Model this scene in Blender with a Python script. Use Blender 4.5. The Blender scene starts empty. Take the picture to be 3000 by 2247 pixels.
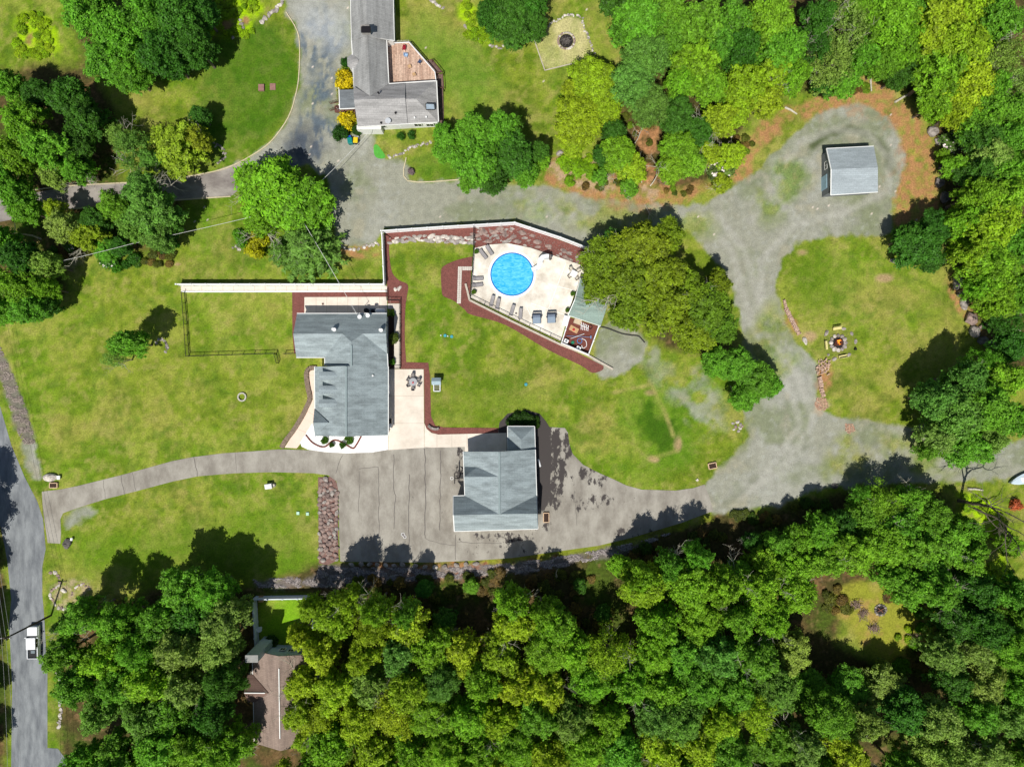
import bpy, math, random
import numpy as np
from mathutils import Vector, Matrix
R = math.radians
random.seed(7)
rng = np.random.default_rng(11)
sc = bpy.context.scene
# ---------------------------------------------------------------- camera, sky, sun
HC = 121.6            # drone height in metres
PX = 0.06             # metres on the ground per photo pixel
CXP, CYP = 1500.0, 1123.5
def W(px, py, z=0.0):
    k = PX*(HC-z)/HC
    return ((px-CXP)*k, -(py-CYP)*k, z)
cam = bpy.data.cameras.new('Camera'); camo = bpy.data.objects.new('Camera', cam)
sc.collection.objects.link(camo); sc.camera = camo
camo.location = (0, 0, HC); camo.rotation_euler = (0, 0, 0)
cam.sensor_fit = 'HORIZONTAL'; cam.sensor_width = 36.0
cam.lens = 36.0*HC/(3000*PX); cam.clip_start = 1; cam.clip_end = 6000
w = bpy.data.worlds.new('World'); sc.world = w; w.use_nodes = True
nt = w.node_tree; nt.nodes.clear()
sky = nt.nodes.new('ShaderNodeTexSky'); sky.sky_type = 'NISHITA'; sky.sun_disc = False
SD = Vector((-.18, -.56, 1.0)).normalized()
sky.sun_elevation = math.asin(SD.z); sky.sun_rotation = math.atan2(SD.x, SD.y)
bg = nt.nodes.new('ShaderNodeBackground'); bg.inputs[1].default_value = 0.06
wo = nt.nodes.new('ShaderNodeOutputWorld')
nt.links.new(sky.outputs[0], bg.inputs[0]); nt.links.new(bg.outputs[0], wo.inputs[0])
sl = bpy.data.lights.new('Sun', 'SUN'); sl.energy = 4.2; sl.angle = R(0.5); sl.color = (1.0, .965, .90)
so = bpy.data.objects.new('Sun', sl); sc.collection.objects.link(so)
so.rotation_euler = SD.to_track_quat('Z', 'Y').to_euler()
sc.view_settings.view_transform = 'Standard'; sc.view_settings.look = 'None'
sc.view_settings.exposure = 0.1; sc.view_settings.gamma = 1.0

# ---------------------------------------------------------------- helpers
def lin(c):
    return tuple(((v/255)/12.92 if v/255 <= .04045 else ((v/255+.055)/1.055)**2.4) for v in c)
def tag(o, label=None, cat=None, group=None, kind=None):
    if label: o['label'] = label
    if cat: o['category'] = cat
    if group: o['group'] = group
    if kind: o['kind'] = kind
    return o
def thing(name, label, cat, loc=(0, 0, 0), rz=0, group=None, sc_=(1, 1, 1)):
    o = bpy.data.objects.new(name, None); sc.collection.objects.link(o)
    o.location = loc; o.rotation_euler = (0, 0, rz); o.scale = sc_
    o.empty_display_size = .3
    return tag(o, label, cat, group)
def link(name, me, parent=None, loc=None, rot=None, scl=None):
    o = bpy.data.objects.new(name, me); sc.collection.objects.link(o)
    if parent: o.parent = parent
    if loc: o.location = loc
    if rot: o.rotation_euler = rot
    if scl: o.scale = scl
    return o
ORD = ['zeroth', 'first', 'second', 'third', 'fourth', 'fifth', 'sixth', 'seventh', 'eighth', 'ninth', 'tenth', 'eleventh', 'twelfth', 'thirteenth', 'fourteenth', 'fifteenth', 'sixteenth', 'seventeenth', 'eighteenth', 'nineteenth', 'twentieth'] + ['%d%s' % (i, {1: 'st', 2: 'nd', 3: 'rd'}.get(i % 10, 'th')) for i in range(21, 90)]

class MB:
    def __init__(s): s.v = []; s.f = []
    def add(s, v, f):
        n = len(s.v); s.v += [tuple(p) for p in v]; s.f += [tuple(i+n for i in q) for q in f]; return s
    def box(s, c, d, rz=0, top=1.0, topl=None):
        x, y, z = c; a, b, h = d[0]/2, d[1]/2, d[2]/2
        tl = top if topl is None else topl
        ca, sa = math.cos(rz), math.sin(rz); v = []
        for zz, k, kl in ((-h, 1, 1), (h, top, tl)):
            for (i, j) in ((-1, -1), (1, -1), (1, 1), (-1, 1)):
                px_, py_ = i*a*k, j*b*kl
                v.append((x+px_*ca-py_*sa, y+px_*sa+py_*ca, z+zz))
        return s.add(v, [(3, 2, 1, 0), (4, 5, 6, 7), (0, 1, 5, 4), (1, 2, 6, 5), (2, 3, 7, 6), (3, 0, 4, 7)])
    def bar(s, a, b, wd, ht=None):
        a, b = Vector(a), Vector(b); ht = ht or wd
        d = (b-a); L = d.length
        if L < 1e-6: return s
        d.normalize(); up = Vector((0, 0, 1)) if abs(d.z) < .95 else Vector((1, 0, 0))
        sd = d.cross(up).normalized()*(wd/2); u = sd.cross(d).normalized()*(ht/2)
        v = [a-sd-u, a+sd-u, a+sd+u, a-sd+u, b-sd-u, b+sd-u, b+sd+u, b-sd+u]
        return s.add(v, [(0, 1, 2, 3), (7, 6, 5, 4), (1, 0, 4, 5), (2, 1, 5, 6), (3, 2, 6, 7), (0, 3, 7, 4)])
    def tube(s, pts, rad, n=7):
        pts = [Vector(p) for p in pts]
        if not hasattr(rad, '__len__'): rad = [rad]*len(pts)
        v = []; f = []
        for i, p in enumerate(pts):
            d = (pts[min(i+1, len(pts)-1)]-pts[max(i-1, 0)]).normalized()
            up = Vector((0, 0, 1)) if abs(d.z) < .9 else Vector((1, 0, 0))
            sd = d.cross(up).normalized(); u = sd.cross(d)
            for k in range(n):
                a = 2*math.pi*k/n; v.append(p+(sd*math.cos(a)+u*math.sin(a))*rad[i])
        for i in range(len(pts)-1):
            for k in range(n):
                f.append((i*n+k, i*n+(k+1) % n, (i+1)*n+(k+1) % n, (i+1)*n+k))
        f.append(tuple(range(n))[::-1]); f.append(tuple((len(pts)-1)*n+k for k in range(n)))
        return s.add(v, f)
    def cyl(s, c, r, h, n=20, r2=None):
        r2 = r if r2 is None else r2; v = []
        for zz, q in ((0, r), (h, r2)):
            for k in range(n):
                a = 2*math.pi*k/n; v.append((c[0]+q*math.cos(a), c[1]+q*math.sin(a), c[2]+zz))
        return s.add(v, [(k, (k+1) % n, n+(k+1) % n, n+k) for k in range(n)]+[tuple(range(n))[::-1], tuple(range(n, 2*n))])
    def ring(s, c, ri, ro, h, n=40):
        v = []
        for zz in (0, h):
            for q in (ri, ro):
                for k in range(n):
                    a = 2*math.pi*k/n; v.append((c[0]+q*math.cos(a), c[1]+q*math.sin(a), c[2]+zz))
        f = []
        for k in range(n):
            j = (k+1) % n
            f += [(2*n+k, 3*n+k, 3*n+j, 2*n+j), (n+k, n+j, 3*n+j, 3*n+k), (j, k, 2*n+k, 2*n+j)]
        return s.add(v, f)
    def prism(s, pts, z0, z1):
        n = len(pts); A = sum(pts[i][0]*pts[(i+1) % n][1]-pts[(i+1) % n][0]*pts[i][1] for i in range(n))
        if A < 0: pts = pts[::-1]
        v = [(p[0], p[1], z0) for p in pts]+[(p[0], p[1], z1) for p in pts]
        return s.add(v, [tuple(range(n, 2*n))]+[(i, (i+1) % n, n+(i+1) % n, n+i) for i in range(n)])
    def build(s, name, m, parent=None, bevel=0, smooth=False):
        me = bpy.data.meshes.new(name)
        vs = s.v
        if parent is not None and not parent.get('_local'):
            L = parent.location if parent.parent is None else parent.parent.location
            vs = [(p[0]-L.x, p[1]-L.y, p[2]-L.z) for p in vs]
        me.from_pydata([tuple(p) for p in vs], [], s.f); me.update()
        if smooth: me.polygons.foreach_set('use_smooth', [True]*len(me.polygons))
        me.materials.append(m)
        o = bpy.data.objects.new(name, me); sc.collection.objects.link(o)
        if parent is not None: o.parent = parent
        if bevel:
            b = o.modifiers.new('b', 'BEVEL'); b.width = bevel; b.segments = 2; b.limit_method = 'ANGLE'
        return o
def local(o): o['_local'] = 1; return o
def lpart(name, mb, m, parent, **k):      # part given in its thing's own coordinates
    parent['_local'] = 1
    o = mb.build(name, m, parent, **k); o['_local'] = 1
    return o

# ---------------------------------------------------------------- materials
MATS = {}
def mk(name):
    m = bpy.data.materials.new(name); m.use_nodes = True
    return m, m.node_tree, m.node_tree.nodes['Principled BSDF']
def mat(name, c, rough=.8, var=.15, scale=2.0, bump=.0, c2=None, metal=0, detail=6, fine=0, fscale=20, spec=.3):
    """colour in sRGB 0-255, clouded by a large noise and a fine one"""
    if name in MATS: return MATS[name]
    m, t, b = mk(name); N = t.nodes; L = t.links
    c = lin(c); c2 = lin(c2) if c2 else tuple(v*(1-var) for v in c)
    tc = N.new('ShaderNodeTexCoord'); ge = N.new('ShaderNodeNewGeometry')
    n1 = N.new('ShaderNodeTexNoise'); n1.inputs['Scale'].default_value = scale; n1.inputs['Detail'].default_value = detail; n1.inputs['Roughness'].default_value = .65
    L.new(ge.outputs['Position'], n1.inputs['Vector'])
    r = N.new('ShaderNodeValToRGB'); r.color_ramp.elements[0].position = .35; r.color_ramp.elements[1].position = .65
    hi = tuple(min(1, v*(1+var*.5)) for v in c)
    r.color_ramp.elements[0].color = (*c2, 1); r.color_ramp.elements[1].color = (*hi, 1)
    L.new(n1.outputs[0], r.inputs[0]); out = r.outputs[0]
    if fine:
        n2 = N.new('ShaderNodeTexNoise'); n2.inputs['Scale'].default_value = fscale; n2.inputs['Detail'].default_value = 3
        L.new(ge.outputs['Position'], n2.inputs['Vector'])
        mr = N.new('ShaderNodeMapRange'); mr.inputs[1].default_value = .3; mr.inputs[2].default_value = .7
        mr.inputs[3].default_value = 1-fine; mr.inputs[4].default_value = 1+fine
        L.new(n2.outputs[0], mr.inputs[0])
        mx = N.new('ShaderNodeVectorMath'); mx.operation = 'SCALE'; L.new(out, mx.inputs[0]); L.new(mr.outputs[0], mx.inputs['Scale']); out = mx.outputs[0]
    L.new(out, b.inputs['Base Color'])
    b.inputs['Roughness'].default_value = rough; b.inputs['Metallic'].default_value = metal
    b.inputs['Specular IOR Level'].default_value = spec
    if bump:
        bp = N.new('ShaderNodeBump'); bp.inputs['Strength'].default_value = bump; bp.inputs['Distance'].default_value = .05
        n3 = N.new('ShaderNodeTexNoise'); n3.inputs['Scale'].default_value = fscale; n3.inputs['Detail'].default_value = 4
        L.new(ge.outputs['Position'], n3.inputs['Vector']); L.new(n3.outputs[0], bp.inputs['Height']); L.new(bp.outputs[0], b.inputs['Normal'])
    MATS[name] = m; return m
def roofmat(name, c, streak_axis='x', c2=None, amount=.35):
    """asphalt shingles: rows of tabs, long weather streaks, grain"""
    m, t, b = mk(name); N = t.nodes; L = t.links
    ge = N.new('ShaderNodeNewGeometry')
    mp = N.new('ShaderNodeMapping'); L.new(ge.outputs['Position'], mp.inputs[0])
    mp.inputs['Scale'].default_value = (.9, .16, .5) if streak_axis == 'y' else (.16, .9, .5)
    n1 = N.new('ShaderNodeTexNoise'); n1.inputs['Scale'].default_value = 1.2; n1.inputs['Detail'].default_value = 6; n1.inputs['Roughness'].default_value = .6
    L.new(mp.outputs[0], n1.inputs['Vector'])
    r = N.new('ShaderNodeValToRGB'); r.color_ramp.elements[0].position = .35; r.color_ramp.elements[1].position = .6
    cl = lin(c); d = lin(c2) if c2 else tuple(v*(1-amount) for v in cl)
    r.color_ramp.elements[0].color = (*d, 1); r.color_ramp.elements[1].color = (*cl, 1)
    L.new(n1.outputs[0], r.inputs[0])
    br = N.new('ShaderNodeTexBrick'); br.inputs['Scale'].default_value = 1; br.inputs['Brick Width'].default_value = .9; br.inputs['Row Height'].default_value = .3
    br.inputs['Mortar Size'].default_value = .02; br.inputs['Color1'].default_value = (1, 1, 1, 1); br.inputs['Color2'].default_value = (.86, .86, .86, 1); br.inputs['Mortar'].default_value = (.72, .72, .72, 1)
    L.new(ge.outputs['Position'], br.inputs['Vector'])
    n2 = N.new('ShaderNodeTexNoise'); n2.inputs['Scale'].default_value = 9; n2.inputs['Detail'].default_value = 4
    L.new(ge.outputs['Position'], n2.inputs['Vector'])
    mr = N.new('ShaderNodeMapRange'); mr.inputs[1].default_value = .3; mr.inputs[2].default_value = .7; mr.inputs[3].default_value = .85; mr.inputs[4].default_value = 1.15
    L.new(n2.outputs[0], mr.inputs[0])
    m1 = N.new('ShaderNodeVectorMath'); m1.operation = 'MULTIPLY'; L.new(r.outputs[0], m1.inputs[0]); L.new(br.outputs[0], m1.inputs[1])
    m2 = N.new('ShaderNodeVectorMath'); m2.operation = 'SCALE'; L.new(m1.outputs[0], m2.inputs[0]); L.new(mr.outputs[0], m2.inputs['Scale'])
    L.new(m2.outputs[0], b.inputs['Base Color']); b.inputs['Roughness'].default_value = .85; b.inputs['Specular IOR Level'].default_value = .2
    bp = N.new('ShaderNodeBump'); bp.inputs['Strength'].default_value = .3; bp.inputs['Distance'].default_value = .03
    L.new(br.outputs[1], bp.inputs['Height']); bp.invert = True; L.new(bp.outputs[0], b.inputs['Normal'])
    return m
def plankmat(name, c, c2, ang=0, width=.14):
    m, t, b = mk(name); N = t.nodes; L = t.links
    ge = N.new('ShaderNodeNewGeometry'); mp = N.new('ShaderNodeMapping'); mp.inputs['Rotation'].default_value = (0, 0, ang); L.new(ge.outputs['Position'], mp.inputs[0])
    br = N.new('ShaderNodeTexBrick'); br.inputs['Scale'].default_value = 1; br.inputs['Brick Width'].default_value = 3.7; br.inputs['Row Height'].default_value = width
    br.inputs['Mortar Size'].default_value = .012; br.inputs['Color1'].default_value = (*lin(c), 1); br.inputs['Color2'].default_value = (*lin(c2), 1); br.inputs['Mortar'].default_value = (.06, .04, .03, 1)
    L.new(mp.outputs[0], br.inputs['Vector'])
    n2 = N.new('ShaderNodeTexNoise'); n2.inputs['Scale'].default_value = 3; n2.inputs['Detail'].default_value = 6; L.new(ge.outputs['Position'], n2.inputs['Vector'])
    mr = N.new('ShaderNodeMapRange'); mr.inputs[1].default_value = .3; mr.inputs[2].default_value = .7; mr.inputs[3].default_value = .7; mr.inputs[4].default_value = 1.2
    L.new(n2.outputs[0], mr.inputs[0])
    m2 = N.new('ShaderNodeVectorMath'); m2.operation = 'SCALE'; L.new(br.outputs[0], m2.inputs[0]); L.new(mr.outputs[0], m2.inputs['Scale'])
    L.new(m2.outputs[0], b.inputs['Base Color']); b.inputs['Roughness'].default_value = .8
    return m
def attrmat(name, bump=.4, rough=.95, fs=9.0, amt=.35):
    """ground: per-vertex surface colour with two octaves of fine texture"""
    m, t, b = mk(name); N = t.nodes; L = t.links
    at = N.new('ShaderNodeAttribute'); at.attribute_name = 'Col'
    ge = N.new('ShaderNodeNewGeometry')
    n2 = N.new('ShaderNodeTexNoise'); n2.inputs['Scale'].default_value = fs/3.5; n2.inputs['Detail'].default_value = 8; n2.inputs['Roughness'].default_value = .75
    L.new(ge.outputs['Position'], n2.inputs['Vector'])
    mr = N.new('ShaderNodeMapRange'); mr.inputs[1].default_value = .3; mr.inputs[2].default_value = .7; mr.inputs[3].default_value = 1-amt; mr.inputs[4].default_value = 1+amt
    L.new(n2.outputs[0], mr.inputs[0])
    m2 = N.new('ShaderNodeVectorMath'); m2.operation = 'SCALE'; L.new(at.outputs['Color'], m2.inputs[0]); L.new(mr.outputs[0], m2.inputs['Scale'])
    n4 = N.new('ShaderNodeTexNoise'); n4.inputs['Scale'].default_value = .9; n4.inputs['Detail'].default_value = 5; L.new(ge.outputs['Position'], n4.inputs['Vector'])
    mr4 = N.new('ShaderNodeMapRange'); mr4.inputs[1].default_value = .35; mr4.inputs[2].default_value = .65; mr4.inputs[3].default_value = .9; mr4.inputs[4].default_value = 1.1
    L.new(n4.outputs[0], mr4.inputs[0])
    m3 = N.new('ShaderNodeVectorMath'); m3.operation = 'SCALE'; L.new(m2.outputs[0], m3.inputs[0]); L.new(mr4.outputs[0], m3.inputs['Scale'])
    L.new(m3.outputs[0], b.inputs['Base Color']); b.inputs['Roughness'].default_value = rough; b.inputs['Specular IOR Level'].default_value = .15
    n3 = N.new('ShaderNodeTexNoise'); n3.inputs['Scale'].default_value = fs; n3.inputs['Detail'].default_value = 4; L.new(ge.outputs['Position'], n3.inputs['Vector'])
    bp = N.new('ShaderNodeBump'); bp.inputs['Strength'].default_value = bump; bp.inputs['Distance'].default_value = .08
    L.new(n3.outputs[0], bp.inputs['Height']); L.new(bp.outputs[0], b.inputs['Normal'])
    return m
def leafmat(name, gloss=.25, trans=.35):
    m, t, b = mk(name); N = t.nodes; L = t.links
    oi = N.new('ShaderNodeObjectInfo'); at = N.new('ShaderNodeAttribute'); at.attribute_name = 'v'
    mr = N.new('ShaderNodeMapRange'); mr.inputs[3].default_value = .38; mr.inputs[4].default_value = 1.62
    L.new(at.outputs['Fac'], mr.inputs[0])
    m2 = N.new('ShaderNodeVectorMath'); m2.operation = 'SCALE'; L.new(oi.outputs['Color'], m2.inputs[0]); L.new(mr.outputs[0], m2.inputs['Scale'])
    b.inputs['Roughness'].default_value = .55; b.inputs['Specular IOR Level'].default_value = gloss
    L.new(m2.outputs[0], b.inputs['Base Color'])
    tr = N.new('ShaderNodeBsdfTranslucent'); ms = N.new('ShaderNodeMixShader'); ms.inputs[0].default_value = trans
    mt = N.new('ShaderNodeVectorMath'); mt.operation = 'MULTIPLY'; mt.inputs[1].default_value = (1.3, 1.25, .5)
    L.new(m2.outputs[0], mt.inputs[0]); L.new(mt.outputs[0], tr.inputs[0])
    L.new(b.outputs[0], ms.inputs[1]); L.new(tr.outputs[0], ms.inputs[2]); L.new(ms.outputs[0], t.nodes['Material Output'].inputs[0])
    return m
LEAF = leafmat('leaf')
BARK = mat('bark', (120, 108, 95), var=.4, scale=3, bump=.3)
PALEBARK = mat('pale_bark', (196, 190, 172), var=.3, scale=4)
DARKBARK = mat('dark_bark', (112, 104, 88), var=.5, scale=2)
WHITE = mat('white_vinyl', (240, 241, 240), rough=.45, var=.05)
TRIM = mat('white_trim', (236, 236, 232), rough=.5, var=.06)
SIDING = mat('white_siding', (228, 228, 222), var=.08, bump=.1)
GREYSID = mat('grey_siding', (120, 132, 138), var=.1)
BLUESID = mat('blue_siding', (70, 76, 80), var=.1)
GLASS = mat('window_glass', (40, 48, 56), rough=.08, var=.2, spec=.8)
BLACKM = mat('black_metal', (30, 28, 30), rough=.5, var=.2)
CONC = mat('concrete_pale', (232, 220, 205), var=.06, scale=.35, c2=(212, 200, 184), fine=.04, fscale=9)
CONCN = mat('concrete_walk', (214, 205, 192), var=.10, scale=.5, fine=.05, fscale=9)
DECKC = mat('pool_concrete', (247, 240, 226), var=.06, scale=.32, c2=(196, 186, 170), fine=.04, fscale=6, detail=8)
PINKC = mat('pink_walk', (236, 212, 194), var=.06, scale=.6, fine=.04)
STONEBED = mat('white_stone_bed', (252, 251, 248), var=.05, scale=3, fine=.05, fscale=14, bump=.3)
MULCH = mat('red_mulch', (122, 74, 66), var=.16, scale=1.2, fine=.38, fscale=9, bump=.7)
GREYST = mat('grey_stone', (168, 160, 152), var=.3, scale=1.7, c2=(112, 104, 98), bump=.5, fscale=9)
BROWNST = mat('brown_stone', (158, 136, 126), var=.35, scale=1.3, c2=(104, 90, 86), bump=.5, fscale=9)
PALEST = mat('pale_stone', (214, 206, 194), var=.3, scale=2, c2=(150, 142, 134), bump=.4, fscale=9)
DARKST = mat('dark_stone', (120, 114, 110), var=.4, scale=1.5, c2=(64, 60, 58), bump=.5, fscale=8)
TIMBER = mat('grey_timber', (196, 186, 170), var=.2, scale=3)
WOOD = mat('tan_wood', (196, 160, 118), var=.2, scale=4)
BROWNW = mat('brown_wood', (108, 76, 64), var=.25, scale=4)
SOIL = mat('dark_soil', (62, 44, 34), var=.35, scale=5, bump=.4)

# ---------------------------------------------------------------- ground
def fbm(x, y, scale, octv=4, seed=0):
    g = np.random.default_rng(seed); out = np.zeros_like(x); a = 1; tot = 0
    for o in range(octv):
        T = g.random((256, 256)); xs = x/scale*(2**o)+31.7*o; ys = y/scale*(2**o)+17.3*o
        xi = np.floor(xs).astype(int); yi = np.floor(ys).astype(int); fx = xs-xi; fy = ys-yi
        fx = fx*fx*(3-2*fx); fy = fy*fy*(3-2*fy)
        a00 = T[xi % 256, yi % 256]; a10 = T[(xi+1) % 256, yi % 256]; a01 = T[xi % 256, (yi+1) % 256]; a11 = T[(xi+1) % 256, (yi+1) % 256]
        out += a*((a00*(1-fx)+a10*fx)*(1-fy)+(a01*(1-fx)+a11*fx)*fy); tot += a; a *= .55
    return out/tot
STEP = .28
gx = np.concatenate([[-900, -600, -400, -250, -170, -130, -112], np.arange(-100, 100.01, STEP), [112, 130, 170, 250, 400, 600, 900]])
gy = np.concatenate([[-900, -600, -400, -250, -150, -100, -88], np.arange(-76, 76.01, STEP), [88, 100, 150, 250, 400, 600, 900]])
X, Y = np.meshgrid(gx, gy, indexing='ij')
U = X/PX+CXP; V = -Y/PX+CYP         # photo pixels
def inside(poly):
    r = np.zeros(X.shape, bool); n = len(poly)
    for i in range(n):
        x1, y1 = poly[i]; x2, y2 = poly[(i+1) % n]
        if y1 == y2: continue
        c = ((V >= min(y1, y2)) & (V < max(y1, y2)))
        r ^= c & (U < (x2-x1)*(V-y1)/(y2-y1)+x1)
    return r
def blur(m, n):
    m = m.astype(float)
    for _ in range(3):
        for ax in (0, 1):
            c = np.cumsum(np.concatenate([np.repeat(np.take(m, [0], ax), n+1, ax), m, np.repeat(np.take(m, [-1], ax), n, ax)], ax), ax)
            a = np.take(c, range(2*n+1, 2*n+1+m.shape[ax]), ax); b_ = np.take(c, range(0, m.shape[ax]), ax)
            m = (a-b_)/(2*n+1)
    return m
def soft(polys, n=3, amp=.6, scale=3, seed=1, sharp=3, lo=0.):
    m = np.zeros(X.shape, bool)
    for p in polys: m |= inside(p)
    m = blur(m, n); f = fbm(X, Y, scale, 5, seed)
    return np.clip((m-.5+(f-.5)*amp)*sharp+.5, 0, 1)*np.clip(m*6, 0, 1)
def blob(px, py, rx, ry=None, ang=0, soft_=.5):
    ry = ry or rx; a = R(ang); dx = U-px; dy = -(V-py)
    u = (dx*math.cos(a)+dy*math.sin(a))/rx; v = (-dx*math.sin(a)+dy*math.cos(a))/ry
    return np.clip((1-np.sqrt(u*u+v*v))/soft_, 0, 1)
def mixc(c, col, m):
    return c*(1-m[..., None])+np.array(lin(col))[None, None, :]*m[..., None]
f1 = fbm(X, Y, 16, 5, 3); f2 = fbm(X, Y, 3.0, 5, 4); f3 = fbm(X, Y, .8, 3, 5); f4 = fbm(X, Y, 7, 4, 9)
def rmp(f, a, b): return np.clip((f-a)/(b-a), 0, 1)
col = np.zeros(X.shape+(3,)); col[:] = lin((122, 140, 38))
col = mixc(col, (104, 138, 24), rmp(f1, .46, .62)*.8)
col = mixc(col, (158, 148, 78), rmp(f4, .5, .68)*.6)
col = mixc(col, (78, 108, 18), rmp(f2, .5, .68)*.5)
col = mixc(col, (150, 156, 66), rmp(1-f2, .5, .68)*.55); col = mixc(col, (70, 92, 20), rmp(f3, .55, .8)*.5); col = mixc(col, (156, 148, 82), rmp(1-f3, .55, .8)*.45)
f5 = fbm(X, Y, 1.5, 4, 55)
col = mixc(col, (84, 116, 30), rmp(f5, .58, .7)*.5*rmp(f1, .3, .5)); col = mixc(col, (168, 158, 92), rmp(1-f5, .6, .7)*.35)
# greener lawns of the north-west, and the fresh ones
for p, c, a in [([(640, 90), (840, 40), (880, 140), (870, 270), (800, 400), (690, 470), (600, 490), (560, 300), (600, 180)], (56, 104, 14), .7),
             ([(1195, 440), (1400, 430), (1420, 530), (1195, 528)], (70, 118, 22), .8),
             ([(520, 580), (680, 575), (680, 700), (560, 720), (500, 660)], (78, 122, 22), .6),
             ([(1160, 0), (1420, 150), (1480, 300), (1300, 330), (1290, 200), (1160, 120)], (92, 136, 34), .6),
             ([(180, 1560), (930, 1500), (930, 1690), (700, 1700), (400, 1650), (150, 1700)], (92, 130, 20), .55),
             ([(1820, 1110), (1980, 1120), (2050, 1250), (2040, 1370), (1950, 1420), (1800, 1390), (1700, 1330), (1850, 1350)], (88, 132, 26), .6),
             ([(760, 1740), (920, 1740), (920, 1900), (760, 1900)], (120, 170, 26), .9),
             ([(2290, 740), (2440, 710), (2480, 820), (2420, 950), (2300, 880)], (88, 122, 22), .55),
             ([(1150, 1090), (1240, 1150), (1450, 1100), (1700, 1180), (1660, 1230), (1420, 1240), (1270, 1260)], (90, 122, 26), .5),
             ([(140, 1700), (190, 1700), (200, 2247), (145, 2247)], (92, 142, 30), .7)]:
    col = mixc(col, c, soft([p], 10, .8, 6, 21, 2)*a)
# dry yellow-brown patches
for b in [(780, 900, 120, 60, 0, .8), (1540, 40, 90, 120, 0, .6), (1760, 90, 70, 110, 0, .6), (2650, 860, 130, 60, -20, .8), (420, 300, 70, 60, 0, .9), (640, 260, 60, 120, 20, .9), (2760, 1000, 90, 120, 0, .8), (1130, 1200, 80, 60, 0, .9), (1250, 690, 60, 50, 0, .8), (2520, 1330, 200, 60, 0, .8)]:
    col = mixc(col, (162, 154, 78), blob(*b)*rmp(f2, .3, .6)*.6)
for b in [(2590, 815, 34, 16, 0, .5), (1915, 1345, 22, 12, -10, .5), (1985, 1300, 16, 30, 0, .5), (1905, 1150, 22, 12, 0, .8), (520, 775, 12, 6), (2565, 1720, 26, 22), (2372, 985, 28, 20), (2350, 740, 22, 12, 0, .9)]:
    col = mixc(col, (176, 148, 112), blob(*b)*.85)
# weedy dark garden patch in the meadow and moss tones
gp = soft([[(1855, 1160), (1900, 1150), (1975, 1250), (1980, 1320), (1930, 1340), (1880, 1290)]], 8, 1.2, 2.2, 33, 3)
col = mixc(col, (56, 94, 12), gp*.85)
for b in [(1540, 1120, 300, 50, -15, .8), (510, 1180, 60, 50, 0, .9), (1250, 1060, 60, 40), (1820, 1115, 70, 14, 8)]:
    col = mixc(col, (84, 116, 18), blob(*b)*rmp(f2, .45, .6)*.6)
def line_m(pts, wd):
    m = np.zeros(X.shape)
    for i in range(len(pts)-1):
        (x1, y1), (x2, y2) = pts[i], pts[i+1]; dx, dy = x2-x1, y2-y1
        t = np.clip(((U-x1)*dx+(V-y1)*dy)/(dx*dx+dy*dy), 0, 1); m = np.maximum(m, np.clip(1.3-np.hypot(U-x1-t*dx, V-y1-t*dy)/wd, 0, 1))
    return m
col = mixc(col, (170, 158, 96), line_m([(1800, 1150), (1850, 1138), (1908, 1128), (1945, 1200), (1972, 1275)], 7)*rmp(f2, .2, .5)*.65)
col = mixc(col, (160, 156, 86), line_m([(1826, 1165), (1840, 1230), (1862, 1310), (1900, 1345), (1985, 1320)], 7)*rmp(f2, .25, .55)*.5)
mow = (np.sin((U*.35+V*.94)/7.5)*.5+.5)*soft([[(20, 900), (520, 870), (850, 1000), (900, 1280), (560, 1320), (150, 1400)], [(560, 865), (850, 865), (850, 1030), (560, 1030)]], 8, .6, 5, 93, 2)
col = mixc(col, (148, 158, 58), mow*.22)
# bright lime plants
lime = soft([[(45, 40), (140, 40), (190, 150), (120, 175), (60, 140)], [(610, 0), (780, 0), (760, 60), (690, 115), (640, 110), (600, 60)], [(1340, 0), (1400, 20), (1430, 100), (1470, 130), (1425, 135), (1350, 60)], [(1640, 450), (1720, 450), (1700, 500), (1640, 490)], [(2640, 370), (2720, 470), (2700, 480), (2630, 390)], [(2800, 1440), (2900, 1450), (2960, 1560), (2960, 1640), (2890, 1560), (2810, 1500)], [(2880, 1640), (2970, 1660), (2960, 1700), (2880, 1700)], [(2820, 1700), (2850, 1690), (2860, 1830), (2830, 1830)], [(2650, 1850), (2670, 1790), (2640, 1880), (2620, 1900)]], 4, .7, 2.2, 12, 3)
col = mixc(col, (162, 202, 6), lime*rmp(f3, .2, .5)*.9)
for b in [(95, 118, 24, 26), (660, 75, 26, 22), (78, 60, 18, 12), (720, 60, 14, 16)]:
    col = mixc(col, (158, 118, 84), blob(*b)*rmp(f2, .3, .5)*.9)
# woodland floor
FP = [[(-900, 180), (240, 200), (350, 300), (330, 560), (560, 560), (540, 620), (430, 740), (200, 740), (170, 900), (60, 940), (-900, 950)],
      [(150, -900), (640, -900), (640, 60), (560, 190), (400, 240), (300, 200), (200, 60)],
      [(1840, -900), (4500, -900), (4500, 1260), (2930, 1100), (2850, 960), (2800, 800), (2760, 700), (2760, 420), (2640, 260), (2540, 190), (2450, 210), (2240, 300), (2150, 400), (2100, 530), (1900, 560), (1780, 520), (1740, 380), (1850, 250)],
      [(-900, 1200), (0, 1420), (18, 1640), (22, 2247), (22, 4000), (-900, 4000)],
      [(200, 1790), (700, 1700), (760, 1740), (935, 1648), (1265, 1648), (1500, 1636), (1650, 1616), (1860, 1578), (2090, 1508), (2280, 1494), (2500, 1440), (2780, 1450), (2830, 1640), (2800, 1700), (2480, 1700), (2450, 1900), (2600, 1960), (2740, 1900), (2740, 1750), (4500, 1750), (4500, 4000), (150, 4000), (180, 1950)],
      [(1870, 920), (2060, 900), (2200, 1080), (2110, 1060), (1950, 1020)]]
wood = soft(FP, 6, .7, 4, 14, 3)
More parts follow.
